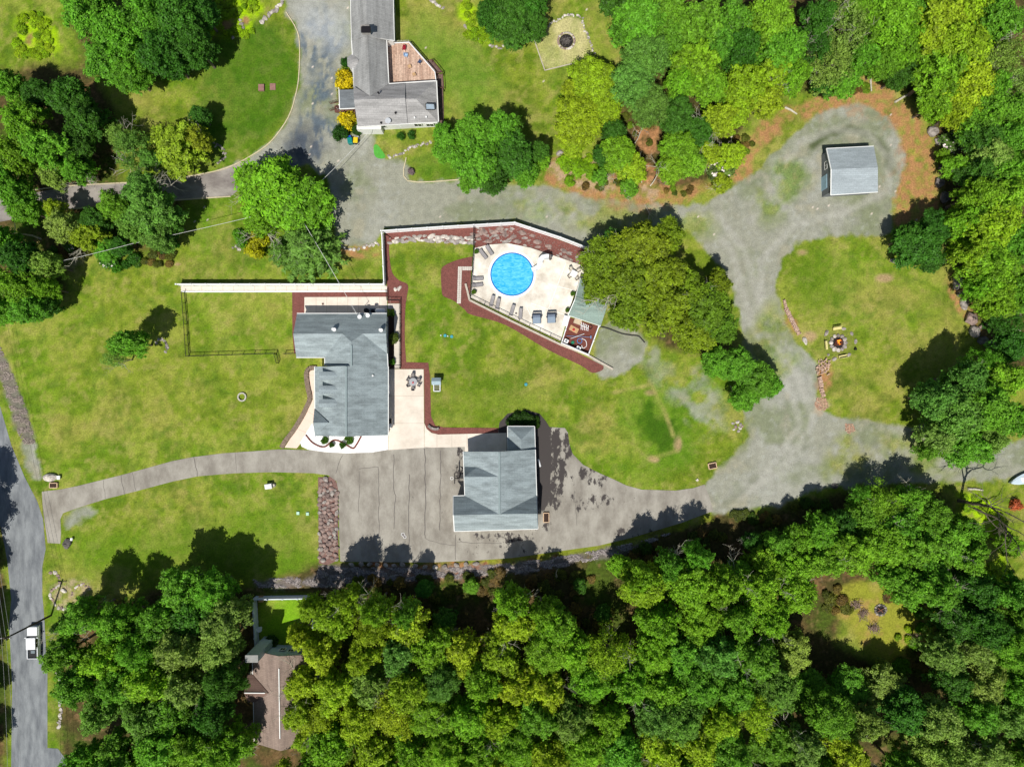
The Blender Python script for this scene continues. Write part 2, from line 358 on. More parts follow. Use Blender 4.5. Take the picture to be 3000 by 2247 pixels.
wood = wood*(1-blur(inside([(755, 1738), (930, 1738), (930, 1915), (755, 1915)]), 1))
far = (np.abs(X) > 101) | (np.abs(Y) > 77)
wcol = np.zeros_like(col); wcol[:] = lin((78, 72, 38))
wcol = mixc(wcol, (112, 86, 56), rmp(f2, .52, .7)*.7); wcol = mixc(wcol, (70, 92, 24), rmp(f4, .5, .62)*.8); wcol = mixc(wcol, (150, 118, 84), rmp(f3, .62, .8)*.5)
col = col*(1-wood[..., None])+wcol*wood[..., None]
# orange leaf litter
lit = soft([[(2130, 520), (2160, 420), (2280, 330), (2420, 260), (2540, 210), (2600, 250), (2720, 380), (2760, 520), (2740, 640), (2640, 700), (2610, 600), (2640, 480), (2580, 360), (2440, 340), (2300, 360), (2200, 470), (2170, 560)], [(1600, 460), (1740, 470), (1780, 560), (1900, 570), (2050, 540), (2100, 570), (1900, 620), (1750, 600), (1600, 540)], [(1880, 330), (1940, 340), (1920, 470), (1870, 440)], [(990, 725), (1130, 722), (1130, 750), (1000, 758)], [(1190, 700), (1380, 712), (1400, 722), (1220, 722)], [(2750, 800), (2800, 790), (2860, 920), (2900, 1000), (2840, 960), (2800, 900)], [(2555, 500), (2620, 500), (2620, 560), (2560, 560)], [(2490, 570), (2570, 565), (2560, 585), (2490, 582)], [(1100, 1660), (1500, 1650), (1480, 1690), (1100, 1710)], [(1900, 480), (1960, 520), (1960, 600), (1780, 580), (1800, 500)], [(880, 840), (1130, 838), (1130, 826), (860, 826)], [(2290, 920), (2312, 900), (2345, 985), (2320, 985)], [(2395, 1060), (2440, 1060), (2440, 1110), (2410, 1170), (2390, 1130)]], 3, 1.1, 2.2, 18, 2.6)
col = mixc(col, (176, 128, 88), lit*rmp(f3, .2, .6)*.9)
# gravel drive
GR = [[(838, -400), (1030, -400), (1034, 150), (990, 200), (985, 300), (1000, 400), (1060, 385), (1100, 400), (1095, 440), (1130, 462), (1192, 465), (1194, 530), (1400, 532), (1600, 545), (1760, 590), (1900, 600), (2070, 600), (2130, 560), (2210, 505), (2290, 425), (2370, 355), (2450, 312), (2540, 305), (2620, 370), (2655, 460), (2645, 530), (2620, 560), (2618, 620), (2612, 686), (2540, 692), (2440, 690), (2350, 706), (2296, 745), (2276, 820), (2278, 870), (2292, 930), (2330, 1000), (2392, 1060), (2396, 1180), (2430, 1215), (2560, 1236), (2720, 1255), (2800, 1300), (3600, 1270), (3600, 1370), (2800, 1410), (2420, 1430), (2290, 1480), (2140, 1502), (2080, 1510), (2062, 1422), (2130, 1340), (2190, 1290), (2180, 1210), (2170, 1120), (2180, 1000), (2160, 900), (2130, 800), (2080, 740), (2030, 680), (1950, 670), (1840, 700), (1740, 735), (1510, 648), (1300, 665), (1112, 672), (1112, 712), (1000, 728), (970, 650), (960, 520), (900, 480), (700, 560), (650, 570), (650, 495), (730, 462), (800, 410), (848, 344), (872, 272), (880, 140), (868, 86), (838, 34)],
      [(1735, 1035), (1755, 960), (1800, 930), (1860, 960), (1900, 1000), (1880, 1070), (1800, 1100), (1750, 1108)],
      [(181, 1500), (330, 1465), (290, 1500), (220, 1540), (190, 1570)], [(60, 1290), (100, 1270), (128, 1430), (120, 1440), (80, 1380)]]
grav = soft(GR, 3, .75, 1.8, 6, 4.5)
patch = soft([[(1450, 545), (1780, 590), (2060, 600), (2140, 700), (2000, 700), (1760, 690), (1560, 640), (1450, 640)], [(2040, 1080), (2190, 1060), (2200, 1280), (2080, 1400), (2050, 1280)], [(2440, 1250), (2850, 1300), (2800, 1400), (2400, 1420)], [(2270, 840), (2180, 1000), (2250, 1130), (2360, 1100), (2330, 1000)], [(2200, 550), (2300, 440), (2400, 500), (2330, 600), (2240, 700)]], 6, 0, 3, 2, 2)
grav = grav*(1-patch*rmp(fbm(X, Y, 4.5, 5, 44), .42, .62)*.75)
thin = soft([[(1900, 1100), (2070, 1080), (2130, 1200), (2100, 1330), (2010, 1200)], [(2080, 1360), (2110, 1330), (2060, 1420), (2010, 1410)], [(1820, 590), (1900, 900), (1960, 1080), (1880, 1090), (1800, 960)]], 6, .5, 3, 52, 2)
grav = np.maximum(grav, thin*rmp(fbm(X, Y, 2.5, 5, 45), .42, .66)*.7)
gc = np.zeros_like(col); gc[:] = lin((150, 150, 134))
gc = mixc(gc, (162, 162, 152), rmp(f1, .45, .6)*.7); gc = mixc(gc, (122, 130, 96), rmp(f4, .5, .64)*.75); gc = mixc(gc, (116, 124, 112), rmp(f2, .52, .7)*.45); gc = mixc(gc, (170, 172, 164), rmp(1-f3, .6, .8)*.4)
gc = mixc(gc, (172, 164, 140), rmp(f2, .58, .75)*.5)
# tyre tracks round the shed loop and along the lane
def track(pts, wd):
    m = np.zeros(X.shape)
    for i in range(len(pts)-1):
        (x1, y1), (x2, y2) = pts[i], pts[i+1]; dx, dy = x2-x1, y2-y1; L2 = dx*dx+dy*dy
        t = np.clip(((U-x1)*dx+(V-y1)*dy)/L2, 0, 1); d = np.hypot(U-x1-t*dx, V-y1-t*dy)
        m = np.maximum(m, np.clip(1.3-d/wd, 0, 1))
    return m
tr = [(1650, 640), (1900, 655), (2080, 640), (2160, 740), (2200, 880), (2240, 1010), (2320, 1120), (2360, 1240), (2280, 1370), (2150, 1460)]
gc = mixc(gc, (174, 172, 162), track([(p[0]-16, p[1]) for p in tr], 13)*.42); gc = mixc(gc, (174, 172, 162), track([(p[0]+22, p[1]-6) for p in tr], 13)*.42)
lp = [(2200, 650), (2280, 520), (2340, 420), (2440, 380), (2540, 390), (2610, 470), (2600, 560), (2480, 620), (2330, 660), (2230, 760), (2230, 900)]
gc = mixc(gc, (84, 94, 62), track([(2380, 430), (2420, 395), (2490, 378), (2540, 390), (2595, 440), (2612, 500)], 13)*rmp(f2, .35, .5)*.95)
gc = mixc(gc, (174, 172, 162), track(lp, 13)*.45)
gc = mixc(gc, (112, 118, 96), track([(2130, 1470), (2290, 1340), (2420, 1290), (2600, 1300)], 14)*rmp(f2, .35, .6)*.5)
# damp slate-blue gravel beside the north house
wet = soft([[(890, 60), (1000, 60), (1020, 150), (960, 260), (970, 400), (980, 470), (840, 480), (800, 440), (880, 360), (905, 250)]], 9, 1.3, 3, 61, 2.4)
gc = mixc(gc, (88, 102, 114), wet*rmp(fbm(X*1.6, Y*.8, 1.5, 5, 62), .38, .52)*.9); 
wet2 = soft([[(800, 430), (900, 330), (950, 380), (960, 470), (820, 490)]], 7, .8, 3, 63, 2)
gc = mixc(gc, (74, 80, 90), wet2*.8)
bigg = soft([[(860, 60), (1000, 0), (1030, 100), (1000, 200), (900, 120)]], 8, .7, 3, 64, 2); gc = mixc(gc, (176, 180, 182), bigg*.6)
col = col*(1-grav[..., None])+gc*grav[..., None]
col = mixc(col, (172, 122, 88), lit*rmp(f3, .45, .62)*rmp(f2, .4, .65)*.35*grav)
# sandy fire-pit square and other bare spots
sandy = soft([[(1562, 105), (1660, 50), (1700, 54), (1742, 158), (1682, 186), (1596, 206)]], 2, .25, 2, 71, 5)
col = mixc(col, (196, 188, 132), sandy*(.45+.5*rmp(f2, .4, .6)))
brush = soft([[(1600, 440), (1760, 450), (1800, 560), (1640, 540)], [(1860, 540), (1940, 540), (1930, 600), (1860, 590)], [(160, 750), (270, 740), (200, 790)], [(150, 1700), (275, 1700), (270, 1760), (210, 1790), (150, 1760)], [(2650, 1860), (2700, 1820), (2720, 1900), (2640, 1930)], [(2380, 1150), (2425, 1150), (2425, 1210), (2385, 1210)]], 4, 1.2, 1.8, 72, 3)
col = mixc(col, (186, 164, 136), brush*rmp(f3, .3, .55)*.7)
vg = soft([[(740, 1697), (930, 1692), (934, 1655), (1000, 1660), (1265, 1663), (1500, 1650), (1660, 1628), (1860, 1590), (1960, 1560), (1850, 1610), (1640, 1660), (1480, 1686), (1260, 1700), (1080, 1710), (960, 1720), (750, 1720)]], 2, 1.2, 2.2, 95, 3)
vd = soft([[(-40, 1030), (0, 1015), (30, 1080), (70, 1180), (103, 1290), (100, 1302), (66, 1300), (40, 1230), (10, 1130)]], 2, .8, 2.2, 96, 3)
col = mixc(col, (120, 112, 108), np.maximum(vg, vd)*.85)
col = mixc(col, (166, 104, 72), soft([[(1050, 1648), (1500, 1640), (1640, 1618), (1640, 1632), (1500, 1652), (1050, 1660)], [(1180, 1690), (1480, 1672), (1480, 1688), (1180, 1702)]], 2, 1.4, 1.6, 97, 3)*.7)
col = mixc(col, (128, 140, 36), soft([[(1380, 1640), (1900, 1565), (2090, 1500), (2100, 1515), (1900, 1590), (1640, 1630), (1400, 1655)]], 2, 1.5, 1.6, 98, 3)*.7)
ash = blob(2455, 1004, 62, 50, 0, .7); col = mixc(col, (120, 108, 72), ash*.5)
# white specks: pale stones showing in grass and litter
sp = (rng.random(X.shape) > .9985) & (V < 700) & (fbm(X, Y, 9, 3, 80) > .5)
col[sp] = lin((220, 205, 190))
# clipping darker verge near woods
clear = soft([[(2480, 1700), (2680, 1700), (2740, 1760), (2740, 1900), (2600, 1960), (2500, 1880), (2440, 1760)]], 5, .5, 3, 73, 3)
col = mixc(col, (150, 150, 52), clear*.8); col = mixc(col, (176, 140, 88), clear*rmp(f2, .55, .7)*.7)
fore = mixc(col, (70, 84, 26), np.ones(X.shape)); col[far] = fore[far]
col = np.clip(col, .005, 1)
# faces split into the separate surfaces
ni, nj = X.shape; idx = np.arange(ni*nj).reshape(ni, nj)
F = np.stack([idx[:-1, :-1], idx[1:, :-1], idx[1:, 1:], idx[:-1, 1:]], -1).reshape(-1, 4)
avg = lambda a: ((a[:-1, :-1]+a[1:, :-1]+a[1:, 1:]+a[:-1, 1:])/4).reshape(-1)
cls = np.zeros(len(F), int); cls[avg(wood) > .5] = 2; cls[avg(grav) > .45] = 1; cls[avg(far.astype(float)) > 0] = 2
Z0 = (fbm(X, Y, 3, 3, 90)-.5)*.02
Vall = np.stack([X, Y, Z0], -1).reshape(-1, 3); Call = np.concatenate([col, np.ones(X.shape+(1,))], -1).reshape(-1, 4)
GM = [attrmat('lawn_grass', .9, .95, 13, .46), attrmat('gravel', .6, .9, 16, .3), attrmat('woodland_litter', .9, .95, 7, .6)]
for k, nm in enumerate(['lawn_ground', 'gravel_driveway', 'forest_floor']):
    ff = F[cls == k]; used, inv = np.unique(ff, return_inverse=True); inv = inv.reshape(-1, 4)
    me = bpy.data.meshes.new(nm); me.vertices.add(len(used)); me.vertices.foreach_set('co', Vall[used].reshape(-1).astype(np.float32))
    me.loops.add(inv.size); me.loops.foreach_set('vertex_index', inv.reshape(-1).astype(np.int32))
    me.polygons.add(len(inv)); me.polygons.foreach_set('loop_start', np.arange(0, inv.size, 4, dtype=np.int32))
    me.update(calc_edges=True)
    a = me.color_attributes.new('Col', 'FLOAT_COLOR', 'POINT'); a.data.foreach_set('color', Call[used].reshape(-1).astype(np.float32))
    me.materials.append(GM[k]); tag(link(nm, me), kind='structure')

# ---------------------------------------------------------------- paved sheets
def catmull(pts, n=5, closed=True):
    out = []; m = len(pts)
    for i in range(m if closed else m-1):
        g = (lambda j: pts[j % m]) if closed else (lambda j: pts[max(0, min(m-1, j))])
        p0, p1, p2, p3 = g(i-1), g(i), g(i+1), g(i+2)
        for k in range(n):
            t = k/n
            out.append(tuple(.5*((2*p1[d])+(-p0[d]+p2[d])*t+(2*p0[d]-5*p1[d]+4*p2[d]-p3[d])*t*t+(-p0[d]+3*p1[d]-3*p2[d]+p3[d])*t**3) for d in (0, 1)))
    if not closed: out.append(pts[-1])
    return out
def sheet(name, pts, z, m, z0=-.05, smooth=False):
    if smooth: pts = catmull(pts)
    o = MB().prism([W(*p)[:2] for p in pts], z0, z).build(name, m)
    return tag(o, kind='structure')
# public road
def asphaltmat(name, c, c2, dark, streak=(1, 1, 1), rot=0, darkness=0.5, stains=()):
    m, t, b = mk(name); N = t.nodes; L = t.links
    ge = N.new('ShaderNodeNewGeometry')
    mp = N.new('ShaderNodeMapping'); mp.inputs['Rotation'].default_value = (0, 0, rot); mp.inputs['Scale'].default_value = streak; L.new(ge.outputs['Position'], mp.inputs[0])
    n1 = N.new('ShaderNodeTexNoise'); n1.inputs['Scale'].default_value = .35; n1.inputs['Detail'].default_value = 9; n1.inputs['Roughness'].default_value = .65
    L.new(mp.outputs[0], n1.inputs['Vector'])
    r = N.new('ShaderNodeValToRGB'); r.color_ramp.elements[0].position = .36; r.color_ramp.elements[1].position = .62
    r.color_ramp.elements[0].color = (*lin(c2), 1); r.color_ramp.elements[1].color = (*lin(c), 1)
    L.new(n1.outputs[0], r.inputs[0]); out = r.outputs[0]
    rough = None
    if stains:
        # damp or oily stains: a noise thresholded harder outside listed discs (x, y, rx, ry)
        n2 = N.new('ShaderNodeTexNoise'); n2.inputs['Scale'].default_value = .55; n2.inputs['Detail'].default_value = 9; n2.inputs['Roughness'].default_value = .72
        mp2 = N.new('ShaderNodeMapping'); mp2.inputs['Scale'].default_value = (1.3, .75, 1); L.new(ge.outputs['Position'], mp2.inputs[0]); L.new(mp2.outputs[0], n2.inputs['Vector'])
        acc = None
        for (sx, sy, rx, ry, k) in stains:
            vm = N.new('ShaderNodeVectorMath'); vm.operation = 'SUBTRACT'; x, y, _ = W(sx, sy); vm.inputs[1].default_value = (x, y, 0); L.new(ge.outputs['Position'], vm.inputs[0])
            vd = N.new('ShaderNodeVectorMath'); vd.operation = 'MULTIPLY'; vd.inputs[1].default_value = (1/(rx*PX), 1/(ry*PX), 0); L.new(vm.outputs[0], vd.inputs[0])
            ln = N.new('ShaderNodeVectorMath'); ln.operation = 'LENGTH'; L.new(vd.outputs[0], ln.inputs[0])
            q = N.new('ShaderNodeMapRange'); q.inputs[1].default_value = 1.15; q.inputs[2].default_value = .55; q.inputs[3].default_value = 0; q.inputs[4].default_value = k
            L.new(ln.outputs['Value'], q.inputs[0])
            if acc is None: acc = q.outputs[0]
            else:
                mm = N.new('ShaderNodeMath'); mm.operation = 'MAXIMUM'; L.new(acc, mm.inputs[0]); L.new(q.outputs[0], mm.inputs[1]); acc = mm.outputs[0]
        ad = N.new('ShaderNodeMath'); ad.operation = 'ADD'; L.new(n2.outputs[0], ad.inputs[0]); L.new(acc, ad.inputs[1])
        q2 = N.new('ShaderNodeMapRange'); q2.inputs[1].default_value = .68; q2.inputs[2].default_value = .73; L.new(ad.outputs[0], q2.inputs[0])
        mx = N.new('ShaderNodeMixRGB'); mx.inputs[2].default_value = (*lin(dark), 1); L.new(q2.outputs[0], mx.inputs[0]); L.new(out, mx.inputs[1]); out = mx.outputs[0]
        q3 = N.new('ShaderNodeMapRange'); q3.inputs[3].default_value = .85; q3.inputs[4].default_value = .55; L.new(q2.outputs[0], q3.inputs[0]); L.new(q3.outputs[0], b.inputs['Roughness'])
    else: b.inputs['Roughness'].default_value = .85
    n3 = N.new('ShaderNodeTexNoise'); n3.inputs['Scale'].default_value = 14; n3.inputs['Detail'].default_value = 3; L.new(ge.outputs['Position'], n3.inputs['Vector'])
    q = N.new('ShaderNodeMapRange'); q.inputs[1].default_value = .3; q.inputs[2].default_value = .7; q.inputs[3].default_value = .88; q.inputs[4].default_value = 1.12; L.new(n3.outputs[0], q.inputs[0])
    ms = N.new('ShaderNodeVectorMath'); ms.operation = 'SCALE'; L.new(out, ms.inputs[0]); L.new(q.outputs[0], ms.inputs['Scale']); L.new(ms.outputs[0], b.inputs['Base Color'])
    b.inputs['Specular IOR Level'].default_value = .25
    return m
ROADM = asphaltmat('road_asphalt', (140, 144, 146), (104, 108, 112), (60, 60, 64), streak=(2.2, .6, 1))
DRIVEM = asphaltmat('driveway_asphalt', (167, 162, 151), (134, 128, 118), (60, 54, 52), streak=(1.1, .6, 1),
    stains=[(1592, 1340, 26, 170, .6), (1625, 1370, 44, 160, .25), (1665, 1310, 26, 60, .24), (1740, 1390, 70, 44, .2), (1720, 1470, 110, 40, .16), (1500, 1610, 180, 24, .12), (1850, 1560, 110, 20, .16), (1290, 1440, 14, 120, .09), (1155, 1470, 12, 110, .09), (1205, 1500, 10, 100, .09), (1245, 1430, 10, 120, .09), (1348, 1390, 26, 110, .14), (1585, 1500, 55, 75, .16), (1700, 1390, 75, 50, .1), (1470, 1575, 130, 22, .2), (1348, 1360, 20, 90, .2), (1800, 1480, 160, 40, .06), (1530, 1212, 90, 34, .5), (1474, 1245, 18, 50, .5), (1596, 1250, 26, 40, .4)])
LANEM = asphaltmat('lane_asphalt', (164, 158, 150), (120, 112, 108), (60, 50, 48), streak=(.5, 1, 1))
sheet('road', [(-200, 700), (-60, 1000), (0, 1190), (33, 1303), (72, 1397), (110, 1470), (126, 1520), (134, 1607), (124, 1660), (124, 1740), (130, 1810), (139, 1973), (139, 2247), (139, 2600), (30, 2600), (33, 2247), (36, 2010), (27, 1828), (33, 1756), (22, 1647), (14, 1600), (-30, 1400), (-120, 1200), (-320, 850)], .02, ROADM)
DRV = [(123, 1440), (181, 1433), (225, 1424), (290, 1408), (362, 1390), (435, 1370), (507, 1350), (565, 1339), (652, 1328), (740, 1322), (819, 1316), (1000, 1322), (1360, 1300), (1460, 1300), (1460, 1262), (1463, 1238), (1487, 1212), (1541, 1201), (1581, 1212), (1599, 1234), (1610, 1251), (1655, 1254), (1664, 1268), (1668, 1300), (1678, 1330), (1708, 1361), (1752, 1384), (1798, 1404), (1835, 1422), (1880, 1434), (1979, 1437), (2030, 1430), (2064, 1419), (2078, 1455), (2090, 1496), (2000, 1530), (1853, 1574), (1753, 1598), (1653, 1612), (1500, 1634), (1400, 1641), (1265, 1647), (1000, 1645), (997, 1643), (994, 1571), (992, 1440), (986, 1410), (962, 1392), (917, 1386), (800, 1383), (688, 1386), (579, 1395), (507, 1410), (398, 1439), (308, 1462), (220, 1490), (185, 1503), (177, 1520), (179, 1560), (177, 1592), (140, 1590), (133, 1540), (126, 1490)]
sheet('asphalt_driveway', DRV, .035, DRIVEM)
sheet('neighbour_lane', [(-400, 640), (50, 575), (203, 546), (326, 539), (474, 530), (608, 508), (690, 480), (720, 540), (673, 578), (471, 592), (300, 602), (210, 613), (60, 640), (-400, 720)], .025, LANEM)
sheet('side_lane', [(136, 2190), (170, 2192), (205, 2240), (260, 2330), (300, 2600), (136, 2600)], .025, ROADM)
# concrete
sheet('patio_concrete', [(1138, 1082), (1241, 1082), (1243, 1311), (1138, 1318)], .07, CONC)
sheet('walkway_concrete', [(1243.5, 1240), (1250, 1256), (1264, 1268), (1285, 1273), (1484, 1268), (1484, 1322), (1362, 1322), (1362, 1309), (1265, 1311), (1243.5, 1309)], .06, CONC)
sheet('back_patio', [(892, 871), (1134, 870), (1134, 925), (892, 925)], .06, CONC)
sheet('side_path', [(1136, 890), (1172, 890), (1172, 1081), (1155, 1081), (1155, 905), (1136, 905)], .065, CONCN)
sheet('west_path', [(905, 1084), (912, 1076), (930, 1076), (930, 1250), (915, 1252), (895, 1270), (880, 1300), (870, 1313), (834, 1311), (855, 1278), (890, 1225), (905, 1195), (917, 1169), (908, 1130), (904, 1100)], .06, PINKC)
sheet('white_stone_bed', [(915, 1240), (925, 1262), (1137, 1262), (1137, 1317), (1090, 1325), (1015, 1327.5), (953, 1324), (903, 1317), (884, 1308), (880, 1296), (895, 1272)], .09, STONEBED)
sheet('fence_walk', [(530, 839), (1134, 839), (1134, 853), (531, 853)], .06, CONCN)
tag(MB().bar(W(531, 855, .12), W(1134, 854, .12), .22, .24).build('kerb_strip', WHITE), kind='structure')
sheet('pool_deck', [(1389, 733), (1390, 728), (1434, 718), (1488, 714), (1553, 727), (1611, 746), (1700, 777), (1712, 785), (1706, 822), (1683, 858), (1666, 916), (1662, 930), (1642, 1000), (1378, 873), (1384, 803)], .25, DECKC)
SEAM = mat('joint_line', (176, 164, 148), var=.1)
j = MB()
for a, b in [((1658, 770), (1605, 910)), ((1605, 832), (1685, 852)), ((1555, 888), (1663, 925)), ((1545, 905), (1580, 970))]: j.bar(W(*a, .262), W(*b, .262), .10, .02)
j.build('deck_joint', mat('pale_joint', (250, 246, 236), var=.04)); tag(bpy.data.objects['deck_joint'], kind='structure')
j = MB()
for x in range(912, 1134, 31): j.bar(W(x+14, 871, .063), W(x+14, 925, .063), .05, .01)
for x in range(560, 1130, 31): j.bar(W(x, 839, .063), W(x, 853, .063), .05, .01)
for y in range(920, 1080, 26): j.bar(W(1155, y, .068), W(1172, y, .068), .05, .01)
for x in (1280, 1324, 1368): j.bar(W(x, 1272, .063), W(x, 1311, .063), .05, .01)
for y in (1160, 1240): j.bar(W(1138, y, .073), W(1241, y, .073), .04, .01)
for a, b in [((905, 1100), (930, 1100)), ((912, 1150), (930, 1150)), ((900, 1205), (930, 1222)), ((868, 1255), (900, 1268))]: j.bar(W(*a, .063), W(*b, .063), .04, .01)
tag(j.build('slab_joints', SEAM), kind='structure')
# red mulch
sheet('mulch_bed_yard', [(856, 856), (1134, 857), (1134, 870), (892, 871), (892, 925), (870, 925), (870, 1036), (862, 1036), (857, 980)], .045, MULCH)
sheet('mulch_bed_path', catmull([(1134, 838), (1128, 760), (1127, 683), (1128, 678), (1300, 668), (1390, 662), (1390, 700), (1330, 710), (1245, 704), (1180, 706), (1143, 712), (1142, 760), (1150, 800), (1170, 822), (1195, 835), (1192, 870), (1188, 900), (1186, 980), (1190, 1061)], 4, False)+[(1255, 1063), (1260, 1105), (1263, 1220), (1275, 1246), (1300, 1252), (1460, 1254), (1460, 1268), (1285, 1272.5), (1264, 1267), (1250, 1255), (1243.5, 1238), (1242, 1081), (1174, 1081), (1174, 889), (1136, 889)], .045, MULCH)
sheet('mulch_bed_pool', catmull([(1384, 752), (1340, 762), (1300, 780), (1292, 800), (1294, 850), (1300, 868), (1330, 882), (1362, 908), (1380, 922), (1480, 952), (1600, 1022), (1700, 1070), (1735, 1092), (1765, 1084), (1768, 1072)], 4, False)+[(1640, 1008), (1376, 882), (1380, 803)], .05, MULCH)
sheet('mulch_slope', [(1390, 662), (1510, 656), (1600, 690), (1745, 742), (1730, 765), (1712, 782), (1611, 746), (1553, 727), (1488, 714), (1434, 718), (1390, 732)], .055, MULCH)
sheet('garden_bed_soil', [(1136, 925), (1155, 925), (1155, 1081), (1136, 1081)], .05, SOIL)
tag(MB().tube([W(*p, .12) for p in catmull([(896, 1274), (918, 1298), (950, 1309), (979, 1289), (1008, 1299), (1033, 1313), (1044, 1303), (1058, 1278)], 5, False)], .16, 6).build('edging_strip', MULCH), kind='structure')
# cracks and curb edges on the asphalt
CRK = mat('crack_sealer', (104, 99, 94), var=.2)
j = MB()
def wob(pts, a=.11):
    out = []
    for i in range(len(pts)-1):
        p, q = Vector(W(*pts[i], .038)), Vector(W(*pts[i+1], .038)); n = max(2, int((q-p).length/.8))
        for k in range(n): out.append(p.lerp(q, k/n)+Vector((random.uniform(-a, a), random.uniform(-a, a), 0)))
    out.append(Vector(W(*pts[-1], .038))); return out
for pts, wd in [([(1154, 1330), (1154, 1440), (1158, 1450), (1154, 1550)], .09), ([(1109, 1368), (1110, 1570)], .08), ([(1199, 1390), (1198, 1595)], .1), ([(1244, 1313), (1246, 1360), (1246, 1575)], .12), ([(1292, 1320), (1290, 1440), (1288, 1553)], .1), ([(1053, 1383), (1050, 1500)], .06), ([(1053, 1373), (1109, 1368)], .06), ([(1002, 1333), (992, 1360), (984, 1387)], .07), ([(566, 1338), (574, 1366), (578, 1396)], .09), ([(354, 1392), (364, 1450)], .07), ([(388, 1385), (398, 1437)], .05), ([(302, 1408), (308, 1460)], .05), ([(1244, 1575), (1290, 1594), (1333, 1597)], .05), ([(1336, 1565), (1334, 1640)], .08), ([(1340, 1588), (1470, 1592)], .06), ([(1682, 1440), (1690, 1540)], .05), ([(690, 1327), (692, 1385)], .04)]:
    w_ = wob(pts)
    for a, b in zip(w_[:-1], w_[1:]): j.bar(a, b, wd*1.2, .01)
tag(j.build('asphalt_cracks', CRK), kind='structure')
j = MB()
for pts in ([(838, 36), (870, 90), (878, 138), (876, 217), (868, 272), (845, 344), (794, 415), (736, 457), (673, 489), (608, 507), (474, 529), (326, 538), (203, 545), (76, 561), (-60, 590)], [(676, 576), (471, 590), (210, 613)], [(1190, 462), (1194, 530), (1345, 527)]):
    c = catmull(pts, 4, False)
    for a, b in zip(c[:-1], c[1:]): j.bar(W(*a, .08), W(*b, .08), .16, .16)
tag(j.build('timber_kerb', mat('kerb_timber', (206, 194, 160), var=.15)), kind='structure')
# red-brown rubble ditch base and gravel margins
SHALE = mat('shale', (150, 142, 138), var=.5, scale=3, c2=(88, 82, 82), fine=.4, fscale=8, bump=.6)
sheet('rock_bed', [(932, 1398), (975, 1396), (990, 1420), (992, 1640), (960, 1655), (934, 1650)], .03, mat('rock_bed_soil', (128, 98, 90), var=.3, scale=3, fine=.3))

# ================================================================ buildings
ROOFG = roofmat('slate_blue_shingles', (166, 178, 180), 'x', amount=.34)
ROOFGX = roofmat('slate_blue_shingles_cross', (156, 168, 171), 'x', amount=.25)
ROOFN = roofmat('grey_shingles', (176, 174, 172), 'x', amount=.3)
ROOFNY = roofmat('grey_shingles_wing', (170, 170, 168), 'y', amount=.3)
ROOFB = roofmat('brown_shingles', (164, 144, 132), 'y', amount=.3)
ROOFS = roofmat('pale_blue_shingles', (170, 180, 184), 'x', amount=.18)
ROOFP = roofmat('sage_shingles', (146, 166, 156), 'x', amount=.2)
def roofpoly(name, faces, m, parent, th=.14):
    """faces: lists of (px, py, z); each becomes a slab of roof th thick"""
    b = MB()
    for f in faces:
        t = [W(*p) for p in f]; n = len(t)
        nrm = (Vector(t[1])-Vector(t[0])).cross(Vector(t[2])-Vector(t[0]))
        if nrm.z < 0: t = t[::-1]
        lo = [(p[0], p[1], p[2]-th) for p in t]
        b.add(t+lo, [tuple(range(n)), tuple(range(2*n-1, n-1, -1))]+[(i, n+i, n+(i+1) % n, (i+1) % n) for i in range(n)])
    return b.build(name, m, parent)
def gutter(parent, segs, m=None, name='gutter', wd=.14):
    for sg in segs:
        b = MB(); pts = [Vector(W(*p)) for p in sg]
        for a, c in zip(pts[:-1], pts[1:]):
            off = Vector((0, 0, -.06)); b.bar(a+off, c+off, wd, .15)
        b.build(name, m or TRIM, parent)
def walls(parent, pts, z1, m, tops=None, z0=0.0, name='wall'):
    """pts world xy; tops optional (index, x, y, z): gable apex over edge i"""
    n = len(pts); A = sum(pts[i][0]*pts[(i+1) % n][1]-pts[(i+1) % n][0]*pts[i][1] for i in range(n)); b = MB()
    for i in range(n):
        p, q = pts[i], pts[(i+1) % n]; v = [(p[0], p[1], z0), (q[0], q[1], z0), (q[0], q[1], z1)]
        for t in (tops or []):
            if t[0] == i: v.append(t[1:])
        v.append((p[0], p[1], z1)); f = tuple(range(len(v))); b.add(v, [f if A > 0 else f[::-1]])
    return b.build(name, m, parent)
def window(parent, c, wd, ht, axis, m=TRIM, name='window'):
    """c = centre on the wall; axis 'x' = wall runs along x"""
    x, y, z = c; d = .05
    fr = MB(); dx, dy = (wd/2, 0) if axis == 'x' else (0, wd/2)
    for (sx, ex) in ((-1, 1),):
        fr.bar((x-dx, y-dy, z-ht/2), (x+dx, y+dy, z-ht/2), .1, .1); fr.bar((x-dx, y-dy, z+ht/2), (x+dx, y+dy, z+ht/2), .1, .1)
        fr.bar((x-dx, y-dy, z-ht/2), (x-dx, y-dy, z+ht/2), .1, .1); fr.bar((x+dx, y+dy, z-ht/2), (x+dx, y+dy, z+ht/2), .1, .1); fr.bar((x, y, z-ht/2), (x, y, z+ht/2), .06, .06)
    f = fr.build(name, m, parent)
    g = MB().box(c, (wd if axis == 'x' else d, d if axis == 'x' else wd, ht)).build('pane', GLASS, parent)
    mw = g.data; g.parent = f
    return f
def door(parent, c, wd, ht, axis, m):
    x, y, z = c
    d = MB().box(c, (wd if axis == 'x' else .08, .08 if axis == 'x' else wd, ht)).build('door', m, parent)
    h = MB().box((x+(wd*.4 if axis == 'x' else .07), y+(.07 if axis == 'x' else wd*.4), z), (.06, .1, .06)).build('handle', BLACKM, parent); h.parent = d
    return d
def g2(px, py, z): return W(px, py, z)[:2]

